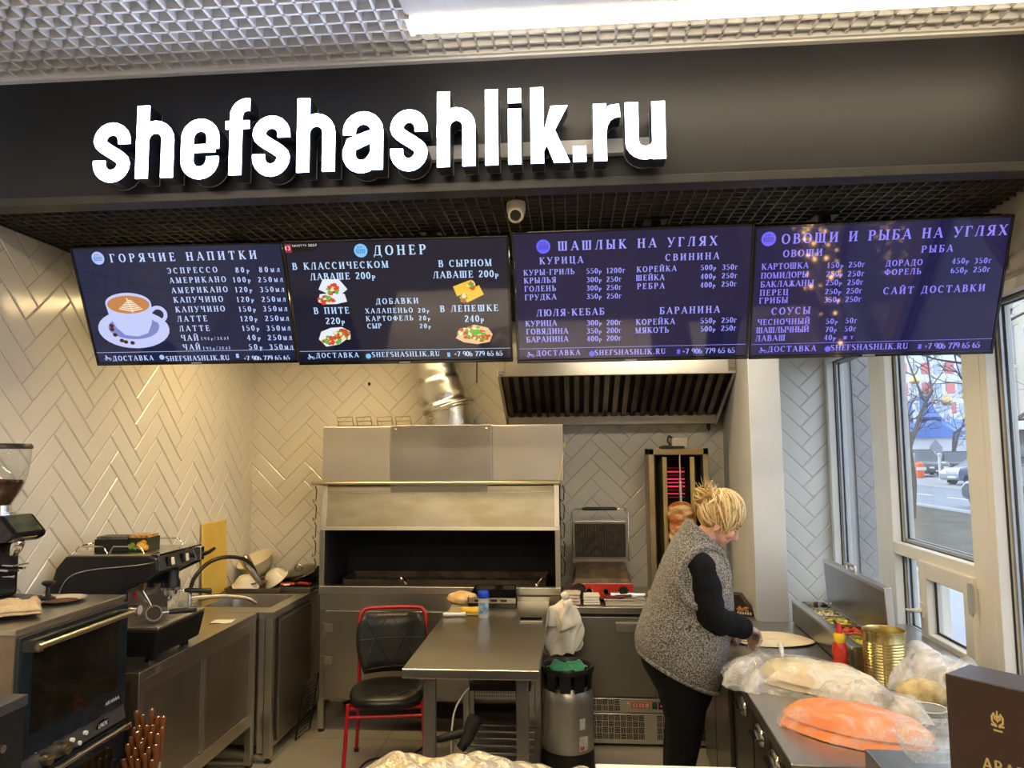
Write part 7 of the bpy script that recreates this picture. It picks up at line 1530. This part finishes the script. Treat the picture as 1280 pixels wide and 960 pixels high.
# armhole rims and hem
def vest_y(x, z, s_):
    best = (9, yc)
    for k in range(len(VR)-1):
        for q in range(8):
            t_ = q/8; A_, B_ = VR[k], VR[k+1]; m_ = lambda p, r: p+(r-p)*t_
            bx, bz, fx, fz, w = m_(A_[0][0], B_[0][0]), m_(A_[0][1], B_[0][1]), m_(A_[1][0], B_[1][0]), m_(A_[1][1], B_[1][1]), m_(A_[2], B_[2])
            for j in range(3, 30):
                a = PI*j/32; c, s = math.cos(a), math.sin(a); q2 = (abs(c)**2.4+abs(s)**2.4)**(-1/2.4); kk = (1+c*q2)/2
                d = (bx+(fx-bx)*kk-x)**2+(bz+(fz-bz)*kk-z)**2
                if d < best[0]: best = (d, yc+s_*w*q2*s)
    return best[1]
for s_, c in ((-1, SHR), (1, SHL)):
    f = MB(); pts = []
    for i in range(36):
        t_ = 2*PI*i/36; x, z = c.x+.014+.112*math.sin(t_)+.02*math.cos(t_), c.z-.032+.124*math.cos(t_); pts.append((x, vest_y(x, z, s_)+s_*.013, z))
    f.tube(pts, .019, 10, closed=True); wb(f, 'armhole_rim', FLEECE, ve, smooth=80)
f = MB(); pts = []
for i in range(72):
    a = 2*PI*i/72; c, s = math.cos(a), math.sin(a); q = (abs(c)**2.4+abs(s)**2.4)**(-1/2.4); k = (1+c*q)/2; (bx, bz), (fx, fz), w, ym = VR[0]
    pts.append((bx+(fx-bx)*k, ym+w*q*s, bz+(fz-bz)*k))
f.tube(pts, .011, 8, closed=True); wb(f, 'hem', FLEECE, ve, smooth=80)
# hair
HAIR = [mat('blonde_hair', (.50, .31, .09), .42, 0, .1, 26, col2=(.72, .50, .20)), mat('golden_hair', (.34, .18, .04), .45, 0, .2, 30), mat('pale_hair', (.86, .68, .38), .4, 0, .06, 30)]
HR = Vector((.103, .087, .112)); rr = random.Random(21)
def on(d, k=1.0): return Vector((HR.x*d.x*k-.010, HR.y*d.y*k, HR.z*d.z*k+.018))
def slerp(a, b, t):
    w = a.angle(b); return (a*math.sin((1-t)*w)+b*math.sin(t*w))/math.sin(w) if w > 1e-4 else a
f = MB()
def cap_(u, v):
    a = 2*PI*u; th = v*R(104-34*max(0, math.cos(a))**1.5+14*max(0, -math.cos(a)))
    d = Vector((math.sin(th)*math.cos(a), math.sin(th)*math.sin(a), math.cos(th))); return on(d, .985)
f.surf(cap_, 48, 24, True, MH)
bun = Vector((-.90, -.12, .10)).normalized()
for i in range(340):
    f.mi(rr.choice((0, 0, 1, 2, 2))); ph = R(rr.uniform(-118, 118)); fr_ = abs(ph)/R(118)
    el = R((-2 if fr_ < .35 else -24 if fr_ < .7 else -30)+rr.uniform(-9, 9))
    if fr_ < .35: el = R(rr.uniform(-14, 4))
    d1 = Vector((math.cos(el)*math.cos(ph), math.cos(el)*math.sin(ph), math.sin(el)))
    d0 = (Vector((-.62, .1, .78))+Vector((rr.uniform(-.3, .3), rr.uniform(-.35, .35), rr.uniform(-.2, .2)))).normalized()
    if fr_ > .8: d0 = (bun+Vector((rr.uniform(-.1, .1), rr.uniform(-.3, .3), rr.uniform(-.2, .3)))).normalized()
    pts = []; lift = rr.uniform(0, .12); n = 11; sw = rr.uniform(-.14, .14)
    for j in range(n):
        t = j/(n-1); d = slerp(d0, d1, t); d = (d+Vector((0, sw*math.sin(t*PI), 0))).normalized()
        pts.append(on(d, 1.0+lift*math.sin(t*PI*.8+.4)+rr.uniform(-.006, .006)))
    if fr_ < .6: pts.append(pts[-1]+Vector((.004, 0, -.018*rr.random())))
    w = rr.uniform(.0026, .0052); f.tube(pts, [w*(1-.75*max(0, (j/(len(pts)-1)-.55)/.45)) for j in range(len(pts))], 5, MH)
for i in range(110):     # nape swept up to the bun
    f.mi(rr.choice((0, 1, 1, 2))); ph = R(rr.uniform(95, 265)); el = R(rr.uniform(-62, -20)); d1 = Vector((math.cos(el)*math.cos(ph), math.cos(el)*math.sin(ph), math.sin(el))); d0 = (bun+Vector((0, rr.uniform(-.3, .3), rr.uniform(-.2, .2)))).normalized()
    pts = [on(slerp(d1, d0, j/8), .93+.11*j/8+rr.uniform(-.004, .004)) for j in range(9)]; w = rr.uniform(.0028, .005); f.tube(pts, w, 5, MH)
bc = Vector((-.118, -.012, .036))
for i in range(56):
    f.mi(rr.choice((0, 0, 1, 2))); ax = Vector((rr.gauss(0, 1), rr.gauss(0, 1), rr.gauss(0, 1))).normalized(); o1 = ax.orthogonal().normalized(); o2 = ax.cross(o1); r0 = rr.uniform(.016, .050); a0 = rr.uniform(0, 6.28)
    f.tube([bc+(o1*math.cos(a0+k*.45)+o2*math.sin(a0+k*.45))*r0*(1+.08*math.sin(k))+ax*.002*k for k in range(11)], rr.uniform(.003, .0055), 5, MH)
for i in range(70):      # loose wisps
    f.mi(rr.choice((0, 2, 2))); p = bc+Vector((rr.uniform(-.02, .03), rr.uniform(-.03, .03), rr.uniform(0, .03))); d = Vector((rr.uniform(-.6, .35), rr.uniform(-.5, .5), rr.uniform(.3, 1.0))).normalized(); L_ = rr.uniform(.035, .09)
    f.tube([p, p+d*L_*.5+Vector((0, 0, .006)), p+d*L_+Vector((rr.uniform(-.012, .012), 0, -.004))], [.0022, .0015, .0006], 4, MH)
wb(f, 'hair', HAIR, P_, smooth=70)
f = MB(); f.tube([bc+Vector((.055, -.05, .055)), bc+Vector((.045, -.058, .02)), bc+Vector((.03, -.056, -.015))], [.005, .009, .004], 8, MH); wb(f, 'hair_clip', mat('pale_clip', (.85, .74, .52), .3), P_, smooth=60)
# face details
for s_ in (-1, 1):
    f = MB(); f.ell((.080, s_*.030, -.006), (.010, .014, .008), 14, 10, MH); e_ = wb(f, 'eye', mat('eye_white', (.72, .66, .60), .25), P_, smooth=80)
    f = MB(); f.ell((.0875, s_*.030, -.008), (.0035, .006, .006), 12, 8, MH); wb(f, 'iris', mat('iris_dark', (.03, .02, .015), .15), e_, smooth=80)
    f = MB(); f.tube([(.083, s_*.016, .001), (.090, s_*.030, .003), (.082, s_*.046, -.001)], [.002, .0032, .0015], 6, MH); wb(f, 'eyelashes', BLACK, e_)
    f = MB(); f.tube([(.094, s_*.014, .018), (.096, s_*.030, .023), (.084, s_*.048, .018)], [.003, .0035, .0015], 6, MH); wb(f, 'eyebrow', mat('brow_brown', (.16, .09, .04), .8), P_)
f = MB(); f.ell((.0955, 0, -.0650), (.007, .019, .0045), 14, 8, MH); f.ell((.092, 0, -.0745), (.007, .017, .005), 14, 8, MH); wb(f, 'lips', mat('lips', (.50, .13, .10), .4), P_, smooth=80)
f = MB(); f.ell((.010, -.083, -.062), (.004, .004, .004), 10, 6, MH); wb(f, 'earring', MAT['gold_tin'], P_, smooth=80)
# clear glove on the working hands
for M, s_, cu in ((MR, 1, (36, 40, 26)), (MLh, -1, (24, 30, 20))):
    f = MB(); hand_parts(f, M, s_, cu, .0035); f.tube([(-.035, 0, 0), (-.015, 0, 0), (.01, 0, 0)], [.040, .036, .034], 16, M); finish(wb(f, 'glove', film('glove_film_%d' % s_, (.93, .90, .88), .25, .15, 40, .5, .6), P_), .006, 3)

# ================================================================== outside the windows
GZ = -.15
def ground(name, col, rough=.9, **k): return mat(name, col, rough, 0, **k)
def flat(name, pts, z0, z1, m): f = MB(); f.prism(pts, z0, z1); o = f.build(name, m); struct(o); return o
flat('ground_pavement', [(1.95, -12), (5.42, -12), (5.42, 90), (1.95, 90)], GZ-.1, GZ, ground('pavement', (.33, .34, .36), var=.06, scale=2))
flat('ground_kerb', [(5.42, -12), (5.58, -12), (5.58, 90), (5.42, 90)], GZ-.1, GZ+.06, ground('kerb_stone', (.50, .51, .52), var=.04))
flat('ground_lawn', [(5.58, -12), (11.95, -12), (11.95, 90), (5.58, 90)], GZ-.1, GZ+.01, ground('winter_lawn', (.062, .055, .034), var=.4, scale=1.6, col2=(.12, .108, .07), detail=8))
flat('ground_kerb_road', [(11.95, -12), (12.1, -12), (12.1, 90), (11.95, 90)], GZ-.1, GZ+.08, MAT['kerb_stone'])
flat('road', [(12.1, -12), (18.6, -12), (18.6, 90), (12.1, 90)], GZ-.1, GZ-.01, ground('asphalt', (.24, .26, .29), var=.08, scale=1.5))
flat('ground_square', [(18.6, -12), (90, -12), (90, 140), (18.6, 140)], GZ-.1, GZ+.02, ground('pale_square', (.33, .33, .34), var=.08, scale=.6))
f = MB()
for i in range(-4, 30): f.box(15.2, i*3.0, GZ-.012, 15.35, i*3.0+1.6, GZ-.004)
struct(f.build('road_marking', ground('road_paint', (.66, .67, .68))))
# tiled return of the outside wall seen through the corner window
GT = mat('grey_outdoor_tile', (.30, .29, .28), .35, 0, .04); GG = mat('outdoor_grout', (.20, .19, .185), .8)
struct(herring(.245, 4.0, (.1, .1), T(2.02, 5.46, GZ) @ MBK, 'wall_outside_pier', [GT, GG])); f = MB(); f.box(2.0, 5.47, GZ, 2.265, 5.9, 4.0); struct(f.build('wall_outside_core', GT))
# parked and passing cars
GLS = mat('car_glass', (.05, .06, .07), .08, 0, .1, coat=.5); TYRE = mat('tyre', (.015, .015, .016), .8); RIM = mat('wheel_rim', (.45, .45, .46), .3, .8)
def car(label, x, y, rz, paint, L_=4.4, W_=1.78, H_=1.45, kind='sedan'):
    t = thing('car', label, 'car', (x, y, GZ), rz)
    h = L_/2
    side = {'sedan': [(-h, .35), (-h, .75), (-h+.25, .95), (-h+.95, 1.0), (h-1.35, 1.0), (h-.3, .88), (h, .70), (h, .32), (h-.3, .25), (-h+.3, .25)],
            'suv': [(-h, .4), (-h, .95), (-h+.12, 1.1), (h-1.2, 1.12), (h-.2, 1.0), (h, .75), (h, .35), (h-.3, .28), (-h+.3, .28)],
            'van': [(-h, .4), (-h, 1.1), (-h+.05, 1.2), (h-1.1, 1.2), (h-.15, .98), (h, .70), (h, .33), (h-.3, .26), (-h+.3, .26)]}[kind]
    MS = RX(90)
    f = MB(); f.prism(side, -W_/2, W_/2, MS); f.build('car_body', paint, t, bev=.10, segs=3, smooth=40)
    base = {'sedan': [(-h+.55, .95), (-h+1.35, H_), (h-2.0, H_), (h-1.15, .95)], 'suv': [(-h+.1, 1.05), (-h+.45, H_), (h-1.75, H_), (h-1.05, 1.05)], 'van': [(-h+.04, 1.1), (-h+.2, H_), (h-1.5, H_), (h-.85, 1.1)]}[kind]
    f = MB(); n = 4; lo, hi = base[0], base[3]
    f.hexa([(base[0][0], -W_/2+.05, base[0][1]), (base[3][0], -W_/2+.05, base[3][1]), (base[3][0], W_/2-.05, base[3][1]), (base[0][0], W_/2-.05, base[0][1]), (base[1][0], -W_/2+.25, H_), (base[2][0], -W_/2+.25, H_), (base[2][0], W_/2-.25, H_), (base[1][0], W_/2-.25, H_)]); f.build('cabin_glass', GLS, t, bev=.04)
    f = MB(); f.box(base[1][0]-.02, -W_/2+.23, H_-.02, base[2][0]+.02, W_/2-.23, H_+.03)
    for s_ in (-1, 1):
        for (a, b_) in ((base[0], base[1]), (base[3], base[2]), (((base[0][0]+base[3][0])/2, base[0][1]), ((base[1][0]+base[2][0])/2, H_))): f.tube([(a[0], s_*(W_/2-.05), a[1]), (b_[0], s_*(W_/2-.25), b_[1])], .035, 6)
    f.build('roof', paint, t, bev=.02)
    for wx_ in (-h+.85, h-.85):
        for s_ in (-1, 1):
            f = MB(); f.lathe([(.2, -.1), (.31, -.1), (.33, -.06), (.33, .06), (.31, .1), (.2, .1)], 24, T(wx_, s_*(W_/2-.10), .33) @ RX(90)); w_ = f.build('wheel', TYRE, t, smooth=40)
            f = MB(); f.lathe([(0, .02), (.2, .09), (.21, .09), (.21, -.09), (.2, -.09), (0, -.02)], 20, T(wx_, s_*(W_/2-.10), .33) @ RX(90)); f.build('wheel_hub', RIM, w_, smooth=30)
    f = MB(); [f.box(h-.12, s_*.55-.2, .62, h+.005, s_*.55+.2, .74) for s_ in (-1, 1)]; f.build('headlight', mat('headlight', (.8, .8, .78), .2), t)
    f = MB(); [f.box(-h-.005, s_*.62-.18, .68, -h+.12, s_*.62+.18, .82) for s_ in (-1, 1)]; f.build('taillight', mat('taillight', (.45, .02, .02), .3), t)
    f = MB(); f.box(h-.02, -.26, .40, h+.01, .26, .50); f.box(-h-.01, -.26, .5, -h+.02, .26, .6); f.build('number_plate', WHITE, t)
    return t
def paint(n, c): return mat('paint_'+n, c, .22, .2, .03, 2, coat=.8)
car('dark green sedan passing on the near lane of the road', 14.0, 24.2, 88, paint('greenblack', (.05, .075, .085)))
car('pale grey car with its front towards the road at the square', 22.4, 42.3, 200, paint('silver', (.32, .34, .36)))
car('dark van parked at the square behind the orange bin', 24.6, 55.5, 285, paint('charcoal', (.07, .075, .085)), 4.8, 1.9, 1.9, 'van')
car('black off-road car parked on the square beside the dark van', 27.7, 56.5, 265, paint('blueblack', (.03, .04, .06)), 4.7, 1.9, 1.75, 'suv')
car('grey car parked behind the black off-road car', 29.8, 62.8, 280, paint('grey', (.25, .27, .30)), 4.5, 1.8, 1.5)
car('dark blue car with red tail lamps behind the tree trunk', 21.1, 38.3, 92, paint('darkblue', (.02, .03, .10)), 4.5, 1.8, 1.55, 'suv')
car('white car parked by the shop front', 23.6, 37.0, 92, paint('white', (.62, .63, .66)), 4.5, 1.8, 1.5)
# bollards, orange bin
for i, (x, y) in enumerate(((22.4, 50.6), (22.9, 48.2))):
    t = thing('bollard', ('pale street post in front of the dark van', 'pale street post in front of the black off-road car')[i], 'post', (x, y, GZ))
    f = MB(); f.lathe([(0, 0), (.09, 0), (.08, .05), (.07, 1.45), (.05, 1.5), (0, 1.52)], 14); f.build('post_body', mat('pale_post', (.58, .60, .62), .5), t, smooth=40); f = MB(); f.ell((0, 0, 1.6), (.11, .11, .11), 14, 10); f.build('post_cap', MAT['pale_post'], t, smooth=80)
t = thing('barrier', 'orange roadside bin standing among the parked cars', 'bin', (23.2, 51.6, GZ))
f = MB(); f.lathe([(0, 0), (.25, 0), (.30, .5), (.27, .95), (.12, 1.1), (0, 1.1)], 16); f.build('bin_body', mat('orange_plastic', (.75, .16, .05), .5), t, smooth=40); f = MB(); f.box(-.3, -.32, .55, .3, -.28, .75); f.build('bin_band', WHITE, t)
for i, (x, y) in enumerate(((23.6, 49.3), (23.9, 49.8))):
    t = thing('traffic_cone', ('small red traffic cone in front of the parked cars', 'second small red traffic cone, set further back')[i], 'cone', (x, y, GZ)); f = MB(); f.lathe([(0, 0), (.22, 0), (.22, .04), (.13, .05), (.04, .75), (0, .76)], 14); f.build('cone_body', mat('cone_red', (.65, .06, .04), .5), t, smooth=40); f = MB(); f.lathe([(.105, .25), (.078, .42)], 14); f.build('cone_band', WHITE, t)
# church with blue roofs and golden domes
CW_ = mat('church_white', (.62, .65, .70), .8, 0, .03); CB = mat('church_blue', (.10, .20, .52), .5, 0, .1); CG = mat('gilded_dome', (.72, .52, .22), .3, .8, .05); CD = mat('dark_window', (.30, .31, .34), .4)
t = thing('church', 'white church with blue roofs and golden domes across the square', 'church', (34, 76, GZ))
f = MB(); f.box(-6, -4, 0, 6, 6, 3.6); f.box(-2.6, -5, 0, 1.6, -4, 3.0); f.box(-2.5, -1, 3.6, 3.4, 5, 5.0); f.build('walls', CW_, t)
f = MB(); f.hexa([(-6.4, -4.4, 3.6), (6.4, -4.4, 3.6), (6.4, 6.4, 3.6), (-6.4, 6.4, 3.6), (-3.6, -.8, 4.9), (3.4, -.8, 4.9), (3.4, 3.5, 4.9), (-3.6, 3.5, 4.9)]); f.prism([(-3.0, 3.0), (2.0, 3.0), (-.5, 4.6)], 3.6, 5.3, RX(90)); f.lathe([(2.0, 0), (1.7, .3), (0, 3.0)], 8, c=(.3, -.5, 5.0)); f.hexa([(3.0, -4.4, 3.4), (7, -4.4, 3.4), (7, 2, 3.4), (3.0, 2, 3.4), (4.0, -3, 4.8), (6, -3, 4.8), (6, 1, 4.8), (4, 1, 4.8)]); f.build('roof', CB, t)
for x, y, z, r in ((-.7, -2.0, 8.2, .52), (-1.7, -1, 6.2, .46), (2.4, -1.6, 6.1, .55), (6.6, 3, 7.0, .5)):
    f = MB(); f.cyl((x, y, 3.2), r*.6, z-3.2, 16); d = f.build('drum', CW_, t, smooth=40)
    f = MB(); f.lathe([(r*.6, 0), (r*.95, r*.4), (r, r*.75), (r*.75, r*1.25), (r*.3, r*1.7), (.06, r*2.1), (.04, r*2.6)], 20, c=(x, y, z)); f.build('dome', CG, d, smooth=60)
    f = MB(); f.box(x-.04, y-.04, z+r*2.5, x+.04, y+.04, z+r*2.5+1.3); f.box(x-.35, y-.03, z+r*2.5+.8, x+.35, y+.03, z+r*2.5+.88); f.build('cross', mat('cross_metal', (.25, .22, .18), .4, .8), d)
for x, w, h_ in ((-5, .5, 1.5), (-3.6, .5, 1.5), (-.5, 1.1, 2.2), (2.8, .5, 1.5), (4.4, .5, 1.5)):
    f = MB(); f.prism([(x-w/2, .6), (x+w/2, .6), (x+w/2, .6+h_*.7), (x, .6+h_), (x-w/2, .6+h_*.7)], 5.03 if abs(x) < 1 else 4.02, 5.06 if abs(x) < 1 else 4.05, RX(90)); f.build('window', CD, t)
t = thing('fence', 'low dark railing with a pale base in front of the church', 'fence', (34, 69, GZ))
f = MB(); [f.box(-10+i*.5, -.03, .4, -9.94+i*.5, .03, 1.5) for i in range(44)]; f.box(-10, -.03, 1.4, 12, .03, 1.48); f.build('railing', BLACKM, t); f = MB(); f.box(-10, -.12, 0, 12, .12, .45); f.build('fence_base', mat('reddish_base', (.30, .22, .20), .9), t)
# apartment tower with red panels
t = thing('apartment_tower', 'tall pale apartment tower chequered with red panels behind the church', 'building', (50, 115, GZ))
f = MB(); f.box(-9, 0, 0, 9, 14, 34); f.build('walls', mat('tower_white', (.64, .67, .72), .8, 0, .02), t)
f = MB()
RP = mat('tower_red', (.62, .22, .22), .7)
for i in range(5):
    for k in range(11): f = MB(); f.box(-7.4+i*3.4, -.1, 1.2+k*3.0, -6.1+i*3.4, 0, 2.9+k*3.0); f.build('red_panel', RP, t)
for i in range(5):
    for k in range(11): f = MB(); f.box(-5.6+i*3.4, -.1, 1.2+k*3.0, -4.6+i*3.4, 0, 2.7+k*3.0); f.build('window', mat('tower_glass', (.40, .46, .55), .2), t)
# shop building with balconies on the right
t = thing('shop_building', 'cream apartment house with balconies above a shop front across the road', 'building', (30, 44.5, GZ))
CRM = mat('cream_facade', (.58, .52, .40), .8, 0, .04); WGL = mat('house_glass', (.30, .35, .40), .15)
f = MB(); f.box(-4.5, -20, 0, 6, 3.0, 16); f.build('walls', CRM, t)
f = MB(); f.box(-5.2, -19, 3.0, -4.5, 3.2, 3.5); f.build('canopy', mat('white_canopy', (.62, .63, .64), .6), t)
for k in range(4):
    for i in range(6):
        z = 4.4+k*2.9; y = 1.8-i*3.4
        f = MB(); f.box(-4.6, y-1.5, z, -4.48, y+.2, z+1.5); w_ = f.build('window', mat('window_white', (.66, .67, .68), .5), t)
        f = MB(); [f.box(-4.63, y-1.42+j*.53, z+.08, -4.6, y-.95+j*.53, z+1.42) for j in range(3)]; f.build('pane', WGL, w_)
    f = MB(); f.box(-4.6, -.4, 3.9+k*2.9, -4.45, 2.9, 6.2+k*2.9); f.build('balcony_recess', mat('balcony_grey', (.42, .45, .50), .7), t)
    f = MB(); f.box(-5.6, -.5, 3.65+k*2.9, -4.5, 3.0, 3.85+k*2.9)
    for j in range(5): f.box(-5.6, -.5, 3.95+k*2.9+j*.2, -5.55, 3.0, 4.0+k*2.9+j*.2)
    f.build('balcony', mat('balcony_white', (.64, .65, .67), .6), t)
for i in range(6):
    f = MB(); f.box(-4.62, 1.4-i*2.6, .4, -4.5, 2.9-i*2.6, 2.6); f.build('shop_window', mat('shop_glass', (.10, .12, .13), .1), t)
f = MB(); f.box(-4.75, -3.0, 2.2, -4.5, 1.4, 3.0); b_ = f.build('shop_sign', mat('shop_sign_board', (.10, .08, .08), .6), t)
f = MB(); write(f, 'РСВ', .2, 2.0, 0, .62, T(-4.78, 1.5, 2.62) @ Matrix(((0, 0, -1, 0), (-1, 0, 0, 0), (0, 1, 0, 0), (0, 0, 0, 1))), .24, .18, False); f.build('shop_lettering', mat('sign_white', (.8, .8, .8), .5, emit=.6, ecol=(1, 1, 1)), b_)
t = thing('round_sign', 'round red and white sign hanging by the shop front', 'sign', (24.4, 45.0, GZ+2.6))
f = MB(); f.cyl((0, 0, 0), .45, .08, 28, RY(-90)); f.build('sign_disc', mat('sign_red', (.62, .05, .06), .5), t); f = MB(); f.box(-.09, -.28, -.08, -.082, .28, .06); f.build('sign_band', WHITE, t); f = MB(); f.tube([(0, 0, -.4), (0, 0, -2.55)], .04, 8); f.build('sign_pole', GREY, t)
# bare trees
BARK = mat('bark', (.085, .075, .065), .9, 0, .2, 8)
def tree(label, x, y, h, r, seed, lean=0, spread=1.0, depth=5, low=.35):
    t = thing('tree', label, 'tree', (x, y, GZ)); rr = random.Random(seed)
    tr = MB(); br = MB()
    def grow(p, d, L_, r, lv, mb):
        n = 4; pts = [p]; q = p.copy(); dd = d.copy()
        for i in range(n):
            dd = (dd+Vector((rr.gauss(0, .10), rr.gauss(0, .10), .03))).normalized(); q = q+dd*L_/n; pts.append(q)
        mb.tube(pts, [r*(1-.45*i/n) for i in range(n+1)], 8 if lv < 2 else 4, cap=lv < 2)
        if lv >= depth: return
        for k in range(2 if lv == 0 else rr.choice((2, 3))):
            s = rr.randint(2, n); a = rr.uniform(0, 2*PI); o1 = dd.orthogonal().normalized(); o2 = dd.cross(o1)
            nd = (dd*rr.uniform(.6, 1.0)+(o1*math.cos(a)+o2*math.sin(a))*rr.uniform(.5, .9)*spread).normalized()
            grow(pts[s] if lv else pts[max(2, s)], nd, L_*rr.uniform(.62, .85), r*(.60 if depth < 7 else .66)*(1 if s < n else .95), lv+1, br)
    grow(Vector((0, 0, 0)), Vector((lean, -lean*.3, 1)).normalized(), h*low, r, 0, tr)
    tr.build('trunk', BARK, t, smooth=60); br.build('branches', BARK, t, smooth=60)
tree('bare tree at the roadside in front of the shop building', 11.15, 20.3, 7.0, .19, 4, .12, .8, 6, .42)
tree('bare tree on the square in front of the church, nearer the van', 27.5, 64, 9.5, .19, 7, 0, 1.0, 7)
tree('bare tree on the square before the blue church roof', 32.2, 65, 9.5, .19, 9, 0, 1.0, 7)
tree('bare tree beside the black off-road car', 30.6, 58.5, 8.5, .19, 15, 0, 1.0, 7)
tree('bare tree at the end of the church railing', 25.3, 59.8, 9.5, .19, 22, 0, 1.0, 7)
tree('bare young tree on the lawn close to the window', 9.6, 22.0, 8.0, .12, 31, .05, .9, 6, .5)
